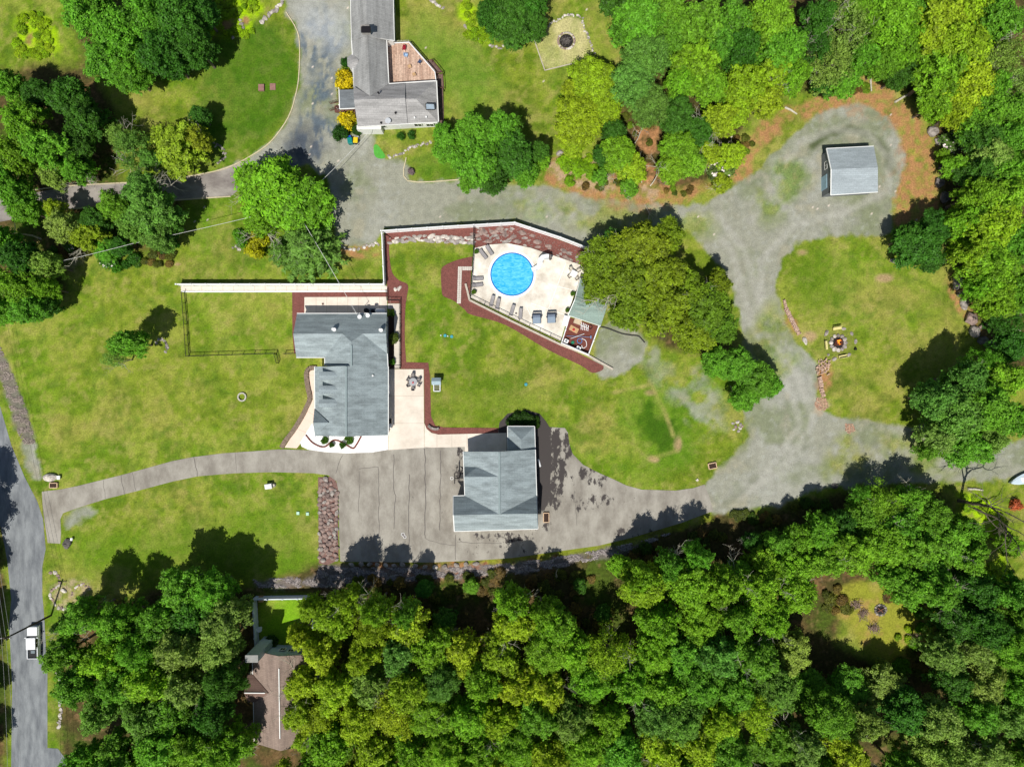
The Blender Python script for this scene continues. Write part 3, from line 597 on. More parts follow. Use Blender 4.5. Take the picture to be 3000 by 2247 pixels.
# ---- main house
EV = 3.0
H = thing('house', 'long house with slate-blue shingle roof and three dormers, left of the patio', 'house', W(1030, 1100, 0))
ZA, ZB = 6.9, 7.2; ZN = 5.9
roofpoly('roof', [[(870, 919, EV), (1133, 919, EV), (1131, 978, ZN), (1062, 978, ZN), (1029.5, 1002, ZA), (1003, 978, ZN), (859, 978, ZN)],
    [(859, 978, ZN), (1003, 978, ZN), (952, 1047, EV), (868, 1047, EV)],
    [(1003, 978, ZN), (1029.5, 1002, ZA), (1029.5, 1075, ZA), (952, 1071, EV), (952, 1047, EV)],
    [(1131, 978, ZN), (1134, 1036, EV), (1062, 978, ZN)],
    [(1029.5, 1002, ZA), (1062, 978, ZN), (1134, 1036, EV), (1136, 1076, EV), (1029.5, 1075, ZA)]], ROOFG, H)
roofpoly('roof', [[(922, 1074.5, EV), (1014, 1072, ZB), (1014, 1279, ZB), (924, 1277, EV)], [(1014, 1072, ZB), (1137, 1074, EV), (1137, 1275, EV), (1014, 1279, ZB)]], ROOFG, H)
gutter(H, [[(870, 919, EV), (1133, 919, EV)], [(868, 1047, EV), (952, 1047, EV), (952, 1071, EV)], [(922, 1074.5, EV), (924, 1277, EV)], [(1137, 1074, EV), (1137, 1275, EV)], [(1134, 1036, EV), (1136, 1074, EV)]], wd=.2)
MB().bar(W(1014, 1073, ZB+.05), W(1014, 1278, ZB+.05), .28, .08).bar(W(1029.5, 1012, ZA+.05), W(1029.5, 1072, ZA+.05), .28, .08).build('ridge_cap', mat('ridge_vent', (140, 154, 154), var=.1), H)
apN = (g2(859, 978, ZN)); 
wp = [g2(875, 1043, EV), g2(875, 925, EV), g2(1128, 925, EV), g2(1131, 1271, EV), g2(930, 1271, EV), g2(930, 1080, EV), g2(957, 1080, EV), g2(957, 1043, EV)]
walls(H, wp, EV-.1, SIDING, [(0, *g2(868, 978, ZN), ZN-.2), (3, *g2(1016, 1271, 6.5), ZB-.3)])
# gable end cheek between the two roof heights
wn = [g2(930, 1078, EV), g2(1128, 1078, EV)]
MB().add([(*g2(930, 1076, EV), EV), (*g2(1130, 1076, EV), EV), (*g2(1016, 1076, ZB), ZB-.15)], [(0, 1, 2), (2, 1, 0)]).build('gable', SIDING, H)
ex = wp[2][0]
for yy in (950, 1010): window(H, (wp[2][0]+.06, W(0, yy, 1.7)[1], 1.7), 1.1, 1.2, 'y')
for yy in (1105, 1180): window(H, (wp[3][0]+.08, W(0, yy, 1.7)[1], 1.6), 1.4, 1.4, 'y')
door(H, (wp[3][0]+.08, W(0, 1140, 1)[1], 1.05), 1.8, 2.1, 'y', WHITE)
for xx in (940, 1000, 1090): window(H, (W(xx, 0, 1.7)[0], wp[3][1]-.05, 1.6), 1.2, 1.3, 'x')
for xx in (905, 960): window(H, (W(xx, 0, 1.7)[0], wp[2][1]+.05, 1.6), 1.2, 1.2, 'x')
window(H, (wp[0][0]-.05, W(0, 985, 1.7)[1], 1.6), 1.3, 1.3, 'y')
for yy in (1110, 1180): window(H, (wp[5][0]-.05, W(0, yy, 1.7)[1], 1.6), 1.2, 1.3, 'y')
door(H, (wp[5][0]-.05, W(0, 1142, 1)[1], 1.05), 1.0, 2.1, 'y', BROWNW)
# small west gable over the corner bay
roofpoly('bay_roof', [[(921, 1198, 3.1), (963, 1238, 5.2), (917, 1238, 5.2)], [(917, 1238, 5.2), (963, 1238, 5.2), (923, 1279, 3.1)]], ROOFGX, H)
MB().add([W(921.5, 1204, 3.0), W(924, 1274, 3.0), W(920.5, 1238, 4.8)], [(0, 1, 2), (2, 1, 0)]).build('bay_gable', SIDING, H)
# three dormers
for k, y0 in enumerate((1092, 1133, 1172)):
    zb = 3.75; zt = 5.0
    a = W(941, y0, zt); x0, x1 = a[0], W(997, y0, 6.0)[0]; ya = W(941, y0-1, zt)[1]; yb = W(941, y0+19, zt)[1]; ym = (ya+yb)/2
    rb = MB(); zr = 5.35; zl = 4.95; xe = x0+3.1
    zl = 5.3; zr = 5.5; xe = x0+3.0
    rb.add([(x0-.25, ya+.12, zl), (x0-.25, ym, zr), (xe, ym, zr+.55), (xe, ya+.12, zl+.5), (x0-.25, yb-.12, zl), (xe, yb-.12, zl+.5)], [(0, 3, 2, 1), (1, 2, 5, 4)])
    for q_ in range(6): rb.box((x0+.3+q_*.42, yb-.02, zl+.12+q_*.07), (.14, .1, .08))
    dm = MB().add([(x0, ya, zb-.4), (x0, yb, zb-.4), (x0, yb, zl), (x0, ym, zr), (x0, ya, zl), (xe, ya, zl+.45), (xe, yb, zl+.45)], [(0, 1, 2, 3, 4), (0, 4, 5), (1, 6, 2)]).build('dormer', SIDING, H)
    r_ = rb.build('dormer_roof', ROOFGX, H); r_.parent = dm
    p_ = MB().box((x0-.03, ym, 4.35), (.05, .9, .8)).build('dormer_window', GLASS, H); p_.parent = dm
PIPEW = mat('white_pipe', (232, 232, 230), rough=.5)
MB().cyl(W(980, 966, 4.6), .22, 1.2, 14).cyl(W(980, 966, 5.8), .32, .2, 14).build('flue', PIPEW, H)
MB().cyl(W(1117, 968, 4.8), .22, 1.2, 14).cyl(W(1117, 968, 6.0), .32, .2, 14).build('flue', PIPEW, H)
for p in ((1020, 1089, 6.3), (1028, 1097, 6.0), (1094, 1101, 4.2), (1027, 1256, 6.0)): MB().cyl(W(*p), .09, .5, 8).cyl((W(*p)[0], W(*p)[1], p[2]+.5), .16, .12, 8).build('roof_vent', PIPEW, H)
for p in ((1054, 927), (1078, 923)):
    x, y, z = W(*p, 3.9); MB().tube([(x, y+.4, 3.1), (x, y, 3.5), (x, y, 4.0)], .05).build('dish_arm', PIPEW, H)
    MB().cyl((x, y-.1, 4.0), .12, .12, 16, .36).build('satellite_dish', WHITE, H)
MB().tube([W(1046, 922, 2.0), W(1046, 922, 5.2)], .06).build('service_mast', mat('grey_metal', (150, 154, 158), rough=.4, metal=.6), H)
j = thing('heat_pump', 'square grey heat pump unit behind the house beside a white tank', 'heat pump', W(1092, 912))
MB().box(W(1092, 912, .45), (.95, .95, .8)).build('casing', GREYSID, j, bevel=.04); MB().cyl(W(1092, 912, .86), .36, .04, 24).build('fan_grille', BLACKM, j)
j = thing('propane_tank', 'white rounded tank behind the house by its right corner', 'tank', W(1114, 911))
a = W(1114, 911, .7); MB().tube([(a[0]-.85, a[1], .7), (a[0]-.7, a[1], .7), (a[0]+.7, a[1], .7), (a[0]+.85, a[1], .7)], [.2, .42, .42, .2], 18).build('tank_body', WHITE, j, smooth=True)
[MB().box((a[0]+q_, a[1], .15), (.15, .6, .3)).build('foot', GREYSID, j) for q_ in (-.5, .5)]
j = MB().cyl(W(1076, 911, 0), .4, 1.1, 18).build('rain_barrel', BLACKM); tag(j, 'dark round barrel behind the house beside the heat pump', 'barrel')
j = MB().cyl(W(946, 891, .06), .16, .15, 14).build('plant_pot', BROWNW); tag(j, 'small brown pot standing alone on the back patio', 'pot')
j = thing('grill', 'grey outdoor cabinet grill against the house wall at the patio corner', 'grill', W(1143, 1240))
MB().box(W(1143, 1240, .5), (.7, 1.7, .9)).build('cabinet', TRIM, j, bevel=.03); MB().box(W(1143, 1234, 1.1), (.55, .9, .3), top=.7).build('hood', BLACKM, j)

# ---- garage
EG, ZG = 3.6, 7.1
G = thing('garage', 'large garage with slate-blue hipped and gabled roof on the asphalt yard', 'garage', W(1465, 1430, 0))
roofpoly('roof', [[(1357, 1323, EG), (1463, 1323, ZG), (1463, 1506, ZG), (1362, 1452, EG)], [(1463, 1323, ZG), (1568, 1317, EG), (1572, 1451, EG), (1463, 1506, ZG)],
    [(1328, 1453, EG), (1362, 1452, EG), (1463, 1506, ZG), (1328, 1509, ZG-.6)], [(1572, 1451, EG), (1574, 1505, ZG-.6), (1463, 1506, ZG)],
    [(1328, 1509, ZG-.6), (1463, 1506, ZG), (1574, 1505, ZG-.6), (1576, 1549, EG), (1331, 1556, EG)]], ROOFG, G)
roofpoly('cross_gable', [[(1361, 1368, EG+.15), (1398, 1368, 4.9), (1459, 1396, 6.98), (1360, 1397, 6.0)], [(1360, 1397, 6.0), (1459, 1396, 6.98), (1404, 1425, 5.05), (1361, 1426, EG+.15)]], ROOFGX, G)
gutter(G, [[(1357, 1323, EG), (1362, 1452, EG), (1328, 1453, EG)], [(1331, 1556, EG), (1576, 1549, EG)], [(1568, 1317, EG), (1572, 1451, EG), (1576, 1549, EG)], [(1328, 1453, EG), (1328, 1509, ZG-.55), (1331, 1556, EG)]], wd=.16)
MB().bar(W(1463, 1326, ZG+.05), W(1463, 1504, ZG+.05), .3, .08).build('ridge_cap', MATS['ridge_vent'], G)
wp = [g2(1368, 1328, EG), g2(1564, 1328, EG), g2(1568, 1545, EG), g2(1338, 1550, EG), g2(1336, 1459, EG), g2(1370, 1459, EG)]
walls(G, wp, EG-.1, SIDING, [(0, *g2(1463, 1328, ZG), ZG-.3)])
for tri in ([(wp[3][0], wp[3][1], EG-.1), (wp[4][0], wp[4][1], EG-.1), (wp[3][0], (wp[3][1]+wp[4][1])/2, ZG-.9)], [(wp[2][0], wp[2][1], EG-.1), (wp[2][0], wp[2][1]+4.8, EG-.1), (wp[2][0], wp[2][1]+2.4, ZG-.9)], [(W(1364, 1373, 3.7)[0], W(0, 1373, 3.7)[1], EG-.1), (W(1364, 1373, 3.7)[0], W(0, 1421, 3.7)[1], EG-.1), (W(1364, 1373, 3.7)[0], W(0, 1397, 3.7)[1], 5.3)]): MB().add(tri, [(0, 1, 2), (2, 1, 0)]).build('gable', SIDING, G)
for k, yy in enumerate((1490, 1530)): MB().box((wp[2][0]+.04, W(0, yy, 1.2)[1], 1.25), (.08, 2.0, 2.5)).build('garage_door', TRIM, G)
for yy in (1350, 1390, 1430): window(G, (wp[1][0]+.1, W(0, yy, 1.7)[1], 1.6), 1.1, 1.1, 'y')
for xx in (1380, 1450, 1520): window(G, (W(xx, 0, 1.7)[0], wp[2][1]-.08, 1.6), 1.1, 1.1, 'x')
for yy in (1350, 1435): MB().box((wp[0][0]-.04, W(0, yy, 1.2)[1], 1.25), (.08, 2.6, 2.5)).build('garage_door', TRIM, G)
C_ = thing('breezeway', 'small grey hipped roof joining the north end of the garage to the walkway', 'outbuilding', W(1527, 1285, 0))
roofpoly('roof', [[(1487, 1249, 3.0), (1566, 1249, 3.0), (1527, 1288, 4.7)], [(1487, 1249, 3.0), (1527, 1288, 4.7), (1527, 1322, 4.7), (1488, 1322, 3.0)], [(1566, 1249, 3.0), (1568, 1319, 3.0), (1527, 1322, 4.7), (1527, 1288, 4.7)]], ROOFGX, C_)
gutter(C_, [[(1488, 1321, 3.0), (1487, 1249, 3.0), (1566, 1249, 3.0), (1568, 1316, 3.0)]])
walls(C_, [g2(1493, 1254, 3), g2(1561, 1254, 3), g2(1562, 1318, 3), g2(1493, 1318, 3)], 2.9, SIDING)
window(C_, (W(1527, 0, 1.6)[0], g2(0, 1254, 3)[1]+.05, 1.6), 1.4, 1.2, 'x')

# ---- north house
EN = 3.0
N_ = thing('house', 'rambling pale grey roofed house with a wooden deck at the top of the photo', 'house', W(1100, 250, 0))
roofpoly('wing_roof', [[(1024, -120, EN), (1071, -120, 5.6), (1075, 105, 5.6), (1030, 120, EN)], [(1071, -120, 5.6), (1149, -120, EN), (1155, 120, EN), (1075, 105, 5.6)]], ROOFNY, N_)
roofpoly('wing_roof', [[(1030, 112, EN-.12), (1076, 100, 5.3), (1084, 282, 5.3), (1037, 295, EN)], [(1076, 100, 5.3), (1133, 119, EN-.12), (1139, 246, EN), (1084, 282, 5.3)]], ROOFNY, N_)
roofpoly('main_roof', [[(1037, 254, EN+.9), (1084, 282, 5.25), (1139, 246, EN-.1), (1187, 242, EN-.1), (1187, 288, 5.6), (1037, 294, 5.6)],
    [(1037, 294, 5.6), (1187, 288, 5.6), (1194, 363, EN), (1048, 372, EN)]], ROOFN, N_)
roofpoly('main_roof', [[(1187, 242, EN-.2), (1279, 237, EN-.2), (1218, 290, 5.2), (1187, 291, 5.2)], [(1279, 237, EN-.2), (1285, 359, EN-.2), (1218, 290, 5.2)], [(1187, 291, 5.2), (1218, 290, 5.2), (1285, 359, EN-.2), (1194, 363, EN-.2)]], ROOFN, N_)
gutter(N_, [[(1024, -120, EN), (1030, 120, EN)], [(1149, -120, EN), (1155, 120, EN)], [(1133, 119, EN), (1139, 246, EN), (1279, 237, EN)], [(1030, 120, EN), (1037, 255, EN)], [(1048, 372, EN), (1194, 363, EN), (1285, 359, EN), (1279, 237, EN)], [(1155, 120, EN), (1090, 107, 5.0)]])
wp = [g2(1029, -120, EN), g2(1145, -120, EN), g2(1150, 116, EN), g2(1129, 122, EN), g2(1134, 252, EN), g2(1274, 243, EN), g2(1280, 353, EN), g2(1053, 366, EN), g2(1042, 256, EN), g2(1034, 116, EN)]
walls(N_, wp, EN-.1, SIDING, [(6+1, *g2(1040, 300, 5.3), 5.2)])
for xx in (1075, 1120, 1165, 1225, 1260): window(N_, (W(xx, 0, 1.6)[0], (wp[7][1]+wp[6][1])/2-.08+(.12 if xx > 1150 else -.12), 1.7), 1.3, 1.2, 'x')
for yy in (30, 80): window(N_, (wp[2][0]+.03, W(0, yy, 1.6)[1], 1.6), 1.2, 1.2, 'y')
MB().box(W(1085, 381, 1.2), (4.2, .7, 2.4)).build('entry_porch', SIDING, N_)
roofpoly('bay_roof', [[(1017, 170, EN-.2), (1032, 156, EN-.2), (1050, 176, 4.1)], [(1017, 170, EN-.2), (1050, 176, 4.1), (1018, 194, EN-.2)], [(1018, 194, EN-.2), (1050, 176, 4.1), (1040, 212, EN-.2)]], ROOFN, N_)
walls(N_, [g2(1020, 172, 3), g2(1034, 160, 3), g2(1042, 208, 3), g2(1021, 193, 3)], 2.7, SIDING, name='bay_wall')
roofpoly('porch_roof', [[(993, 264, 2.7), (1039, 263, 3.0), (1040, 318, 3.0), (995, 320, 2.7)]], roofmat('porch_shingles', (128, 134, 138), 'x'), N_)
gutter(N_, [[(993, 264, 2.7), (995, 320, 2.7), (1040, 318, 3.0)]])
for p in ((997, 268), (998, 316)): MB().box(W(*p, 1.35), (.14, .14, 2.6)).build('porch_post', TRIM, N_)
b = MB().box(W(1072, 88, 6.3), (1.45, .9, 1.5)); b.build('chimney', mat('chimney_block', (150, 146, 140)), N_)
ch = MB()
for k in range(6): ch.box(W(1062+k*4, 87, 7.3), (.1, .95, .45))
ch.box((W(1072, 88, 7.5)[0], W(1072, 88, 7.5)[1], 7.5), (1.6, 1.0, .08)).build('chimney_cap', BLACKM, N_)
s = MB().bar(W(1247, 304, 4.8), W(1272, 305, 4.0), .1).bar(W(1248, 322, 4.5), W(1274, 322, 3.7), .1).bar(W(1247, 304, 4.8), W(1248, 322, 4.5), .1).bar(W(1272, 305, 4.0), W(1274, 322, 3.7), .1).build('skylight', BLACKM, N_)
q = [W(1248, 305, 4.75), W(1272, 305.5, 3.98), W(1274, 322, 3.68), W(1249, 322, 4.46)]; g = MB().add(q+[(a[0], a[1], a[2]-.1) for a in q], [(3, 2, 1, 0), (0, 1, 5, 4), (1, 2, 6, 5), (2, 3, 7, 6), (3, 0, 4, 7)]).build('pane', mat('skylight_glass', (170, 186, 200), rough=.1), N_); g.parent = s
for p in ((1160, 335, 4.0), (1216, 349, 3.2), (1250, 347, 3.2), (1118, 364, 3.0), (1110, 276, 5.1)): MB().cyl(W(*p), .09, .5, 8).cyl((W(*p)[0], W(*p)[1], p[2]+.5), .17, .14, 8).build('roof_vent', BLACKM if p[0] < 1200 else PIPEW, N_)
a = W(1137, 355, 3.9); MB().tube([(a[0], a[1]-.3, 3.2), a], .05).build('dish_arm', PIPEW, N_); MB().cyl((a[0], a[1], 3.85), .2, .22, 20, .5).build('satellite_dish', mat('dish_grey', (196, 200, 204)), N_)
# deck
DK = thing('deck', 'weathered plank deck with white railing wedged against the north house', 'deck', W(1200, 180, 0))
MB().prism([g2(*p, 1) for p in [(1133, 136), (1155, 127), (1198, 125), (1274, 212), (1278, 238), (1139, 247)]], .8, 1.0).build('deck_boards', plankmat('deck_planks', (214, 184, 162), (178, 146, 126), R(90), .3), DK)
j = MB(); rl = [(1155, 127), (1198, 125), (1274, 212), (1277, 236)]
for a, c in zip(rl[:-1], rl[1:]):
    j.bar(W(*a, 1.95), W(*c, 1.95), .14, .08).bar(W(*a, 1.15), W(*c, 1.15), .08, .06)
    n = max(2, int((Vector(W(*a))-Vector(W(*c))).length/.22))
    for k in range(n):
        p = Vector(W(*a, 1.1)).lerp(Vector(W(*c, 1.1)), k/n); j.bar(p, p+Vector((0, 0, .8)), .05)
j.build('railing', WHITE, DK)
STB = plankmat('stair_planks', (124, 98, 88), (104, 82, 74), R(-50), .3)
MB().prism([g2(*p, .7) for p in [(1250, 180), (1264, 176), (1294, 212), (1276, 217)]], .5, .7).prism([g2(*p, .5) for p in [(1277, 218), (1296, 218), (1299, 258), (1280, 256)]], .3, .5).prism([g2(*p, .3) for p in [(1282, 258), (1298, 260), (1300, 360), (1291, 372), (1287, 358)]], .05, .3).build('stairs', STB, DK)
j = MB()
for a, c in (((1249, 180, 1.5), (1265, 175, 1.5)), ((1265, 175, 1.5), (1296, 212, 1.4)), ((1296, 212, 1.3), (1300, 260, 1.2)), ((1278, 213, 1.4), (1296, 212, 1.4)), ((1281, 254, 1.2), (1300, 260, 1.2))):
    j.bar(W(*a), W(*c), .09); j.bar(W(*a), (W(*a)[0], W(*a)[1], 0), .09); j.bar(W(*c), (W(*c)[0], W(*c)[1], 0), .09)
j.build('stair_rail', BROWNW, DK)
PS = thing('entry_stairs', 'brown wooden steps with crossed railings below the small porch roof', 'stairs', W(985, 320))
MB().prism([g2(*p, .5) for p in [(980, 310), (995, 310), (995, 330), (980, 328)]], 0, .5).prism([g2(*p, .8) for p in [(995, 318), (1040, 318), (1041, 340), (995, 330)]], 0, .8).build('treads', plankmat('porch_planks', (120, 76, 66), (100, 62, 54), 0, .3), PS)
j = MB()
for a, c in (((968, 305), (993, 300)), ((968, 325), (990, 320)), ((990, 322), (1038, 322)), ((993, 264), (993, 300))):
    j.bar(W(*a, 1.5), W(*c, 1.5), .1); n = 6
    for k in range(n+1): p = Vector(W(*a, .5)).lerp(Vector(W(*c, .5)), k/n); j.bar(p, p+Vector((0, 0, 1)), .06)
j.build('railing', BROWNW, PS)
fl = thing('flag', 'small red, white and blue flag on a pole by the brown entry steps', 'flag', W(986, 318)); MB().tube([W(990, 322, 1.2), W(986, 316, 2.6)], .03).build('flagpole', TRIM, fl)
a = Vector(W(986, 316, 2.5)); fm = MB()
for k in range(5): fm.add([a+Vector((.12*k, -.13*k, -.02*k)), a+Vector((.12*k+.12, -.13*k-.13, -.02*k-.02)), a+Vector((.12*k+.3, -.13*k+.05, -.5)), a+Vector((.12*k+.18, -.13*k+.18, -.5))], [(0, 1, 2, 3)])
fo = fm.build('cloth', WHITE, fl); fo.data.materials.append(mat('flag_red', (176, 40, 52))); fo.data.materials.append(mat('flag_blue', (40, 50, 110)))
for k, p in enumerate(fo.data.polygons): p.material_index = (1, 0, 1, 0, 2)[k]

# ---- shed
S_ = thing('shed', 'small shed with pale blue-grey gable roof inside the gravel loop', 'shed', W(2470, 510, 0))
roofpoly('roof', [[(2421.5, 436, 2.7), (2560, 429, 2.7), (2572, 491, 4.1), (2435, 497, 4.1)], [(2435, 497, 4.1), (2572, 491, 4.1), (2572, 563, 2.7), (2434, 572, 2.7)]], ROOFS, S_)
gutter(S_, [[(2421.5, 436, 2.7), (2560, 429, 2.7)], [(2572, 563, 2.7), (2434, 572, 2.7)], [(2421.5, 436, 2.7), (2435, 497, 4.1), (2434, 572, 2.7)]])
wp = [g2(2428, 566, 2.7), g2(2566, 558, 2.7), g2(2554, 435, 2.7), g2(2427, 441, 2.7)]
def sp_(k): return ((wp[k][0]+wp[(k+1) % 4][0])/2, (wp[k][1]+wp[(k+1) % 4][1])/2)
walls(S_, wp, 2.6, mat('shed_siding', (112, 116, 118), var=.1), [(1, *sp_(1), 3.9), (3, *sp_(3), 3.9)])
xw = wp[0][0]-.05; window(S_, (xw+.02, W(0, 485, 1.7)[1], 1.7), 1.3, 1.0, 'y'); door(S_, (xw, W(0, 536, 1)[1], 1.05), 2.4, 2.1, 'y', mat('shed_door_blue', (160, 190, 206)))

# ---- brown roofed house bottom left
B_ = thing('house', 'brown-roofed house half hidden by yellow-green trees at the bottom', 'house', W(830, 2040, 0))
EB, ZR = 4.2, 7.0
roofpoly('roof', [[(739, 1905, EB), (816, 1922, ZR), (821, 2199, ZR), (745, 2176, EB)], [(816, 1922, ZR), (922, 1917, EB), (927, 2176, EB), (821, 2199, ZR)]], ROOFB, B_)
roofpoly('cross_gable', [[(724, 1976, 4.3), (740, 1976, 4.3), (787, 2030, 6.0), (715, 2029, 5.6)], [(715, 2029, 5.6), (787, 2030, 6.0), (748, 2056, 4.5), (726, 2057, 4.3)]], roofmat('brown_shingles_cross', (128, 104, 94), 'x'), B_)
gutter(B_, [[(739, 1905, EB), (745, 2176, EB)], [(922, 1917, EB), (927, 2176, EB)], [(716, 2029.5, 5.7), (776, 2030, 6.0)]])
MB().bar(W(817, 1958, ZR+.06), W(820, 2163, ZR+.06), .14, .08).build('ridge_vent', TRIM, B_)
wp = [g2(744, 2170, EB), g2(922, 2170, EB), g2(917, 1923, EB), g2(744, 1912, EB)]
walls(B_, wp, EB-.1, mat('shaded_white_siding', (168, 186, 198), var=.08), [(0, *g2(820, 2190, ZR)[0:1], wp[0][1], ZR-.2), (2, *g2(816, 1922, ZR)[0:1], wp[3][1], ZR-.2)])  # white wall; its shade is put into the cool grey colour
for xx in (826, 850, 880): window(B_, (W(xx, 0, 3)[0], wp[3][1]+.1-(.3 if xx > 840 else .1), 2.6), .9, 1.1, 'x')
MB().box((W(775, 0, 4)[0]-.5, wp[3][1]+.7, 4.2), (2.0, 1.1, 8.4)).build('chimney', mat('shaded_chimney_siding', (172, 186, 194)), B_)  # shade on the chimney side is painted into this siding colour
MB().box((W(775, 0, 4)[0]-.5, wp[3][1]+.7, 8.46), (2.1, 1.2, .12)).build('chimney_cap', mat('cap_grey', (150, 150, 146)), B_)
MB().box((wp[3][0]-.5, W(0, 1972, 2)[1], 1.5), (1.2, 1.4, 3.0)).box((wp[3][0]-1.4, W(0, 1985, 1)[1], .5), (1.4, 1.6, 1.0)).build('side_porch', TIMBER, B_)

# ---- pool house
P_ = thing('pool_house', 'sage green roofed pool house tucked under the tree at the deck corner', 'shed', W(1730, 920, 0))
roofpoly('roof', [[(1700, 815, 2.6), (1790, 850, 2.6), (1776, 906, 3.6), (1684, 878, 3.6)], [(1684, 878, 3.6), (1776, 906, 3.6), (1760, 955.5, 2.6), (1664, 924, 2.6)]], ROOFP, P_)
walls(P_, [g2(1703, 822, 2.6), g2(1783, 852, 2.6), g2(1757, 948, 2.6), g2(1671, 920, 2.6)], 2.55, SIDING)
MB().bar(W(1664, 924, 2.55), W(1760, 955.5, 2.55), .12).bar(W(1664, 924, 2.55), W(1684, 878, 3.55), .12).bar(W(1684, 878, 3.55), W(1700, 815, 2.55), .12).build('fascia', TRIM, P_)

# ================================================================ pool
PO = thing('swimming_pool', 'round swimming pool with bright blue water set in the pale deck', 'pool', W(1500, 804, 0))
pc = W(1500, 804, .25)
m, t, b = mk('pool_water'); N = t.nodes; L = t.links
ge = N.new('ShaderNodeNewGeometry'); mp = N.new('ShaderNodeMapping'); mp.inputs['Scale'].default_value = (1.0, 2.6, 1); L.new(ge.outputs['Position'], mp.inputs[0])
n1 = N.new('ShaderNodeTexNoise'); n1.inputs['Scale'].default_value = 1.2; n1.inputs['Detail'].default_value = 4; n1.inputs['Distortion'].default_value = 1.0; L.new(mp.outputs[0], n1.inputs[0])
r = N.new('ShaderNodeValToRGB'); r.color_ramp.elements[0].position = .35; r.color_ramp.elements[1].position = .7; r.color_ramp.elements[0].color = (*lin((44, 172, 236)), 1); r.color_ramp.elements[1].color = (*lin((116, 216, 250)), 1)
L.new(n1.outputs[0], r.inputs[0]); L.new(r.outputs[0], b.inputs['Base Color']); b.inputs['Roughness'].default_value = .12
bp = N.new('ShaderNodeBump'); bp.inputs['Strength'].default_value = .4; bp.inputs['Distance'].default_value = .1; L.new(n1.outputs[0], bp.inputs['Height']); L.new(bp.outputs[0], b.inputs['Normal'])
MB().cyl((pc[0], pc[1], .2), 3.68, .07, 64).build('water', m, PO)
MB().ring((pc[0], pc[1], .25), 3.62, 3.80, .05, 72).build('pool_wall', mat('pool_liner_blue', (20, 104, 186)), PO)
MB().ring((pc[0], pc[1], .25), 3.80, 4.2, .03, 72).build('coping', mat('coping', (252, 250, 244), var=.03), PO)
SL = thing('pool_slide', 'curved white water slide curling down into the right side of the pool', 'slide', W(1590, 780, 0))
pts = [(1608, 753, 1.9), (1600, 753, 1.85), (1590, 755, 1.6), (1583, 762, 1.35), (1582, 772, 1.1), (1578, 782, .85), (1569, 788, .65), (1559, 792, .5)]
cc = [Vector(W(*p)) for p in pts]; v = []; f = []
for i, p in enumerate(cc):
    d = (cc[min(i+1, len(cc)-1)]-cc[max(0, i-1)]); d.z = 0; d.normalize(); sd = Vector((-d.y, d.x, 0))
    for o, h in ((-.40, .22), (-.33, .02), (0, -.06), (.33, .02), (.40, .22), (.46, .2), (.4, -.1), (0, -.16), (-.4, -.1), (-.46, .2)): v.append(p+sd*o+Vector((0, 0, h)))
for i in range(len(cc)-1):
    for k in range(10): f.append((i*10+k, i*10+(k+1) % 10, (i+1)*10+(k+1) % 10, (i+1)*10+k))
MB().add(v, f).build('chute', mat('slide_white', (230, 232, 232), rough=.25), SL, smooth=True)
j = MB()
for p in ((1608, 750), (1612, 762), (1592, 750), (1584, 768)): j.bar(W(*p, .2), W(*p, 1.9 if p[0] > 1600 else 1.3), .1)
j.build('legs', mat('slide_frame', (120, 116, 110)), SL)
j = MB()
for k in range(5): j.bar(W(1608+k*.8, 748-k*.5, .5+k*.3), W(1612+k*.8, 762-k*.5, .5+k*.3), .3, .06)
j.build('ladder', DARKST, SL)

# ================================================================ furniture
LFRAME = mat('lounger_frame', (60, 58, 60), rough=.5); LFAB = mat('lounger_fabric', (150, 146, 146), var=.08)
def lounger(px, py, rot, lab):
    t = thing('lounger', lab, 'lounger', W(px, py, .25), R(rot), 'grey loungers round the pool')
    lpart('frame', MB().bar((-.3, -.95, .3), (-.3, .9, .3), .06).bar((.3, -.95, .3), (.3, .9, .3), .06).bar((-.3, -.95, .3), (.3, -.95, .3), .06), LFRAME, t)
    lpart('seat', MB().box((0, -.35, .33), (.56, 1.2, .04)), LFAB, t)
    lpart('backrest', MB().add([(-.28, .25, .34), (.28, .25, .34), (.28, .9, .72), (-.28, .9, .72), (-.28, .25, .30), (.28, .25, .30), (.28, .9, .68), (-.28, .9, .68)], [(0, 1, 2, 3), (7, 6, 5, 4), (0, 4, 5, 1), (1, 5, 6, 2), (2, 6, 7, 3), (3, 7, 4, 0)]), LFAB, t)
    for x in (-.28, .28):
        for y in (-.8, .6): lpart('leg', MB().bar((x, y, 0), (x, y, .3), .05), LFRAME, t)
for p in [(1434, 734, 33, 'grey lounger at the top left of the pool deck, nearer the pool of its pair'), (1416, 746, 38, 'grey lounger beside the potted plant at the top left corner of the pool deck'),
          (1400, 817, 93, 'upper of the two grey loungers lying against the left pool fence'), (1399, 836, 98, 'lower of the two grey loungers against the left pool fence'),
          (1442, 882, -15, 'leftmost grey lounger along the slanting lower pool fence'), (1459, 890, -12, 'second grey lounger from the left along the lower pool fence'),
          (1501, 909, -16, 'third grey lounger from the left along the lower pool fence'), (1525, 919, -4, 'fourth grey lounger along the lower fence, nearest the navy double lounger')]:
    lounger(*p)
NAVY = mat('navy_frame', (44, 52, 66), rough=.6); STEEL = mat('pale_cushion', (140, 156, 172), var=.08)
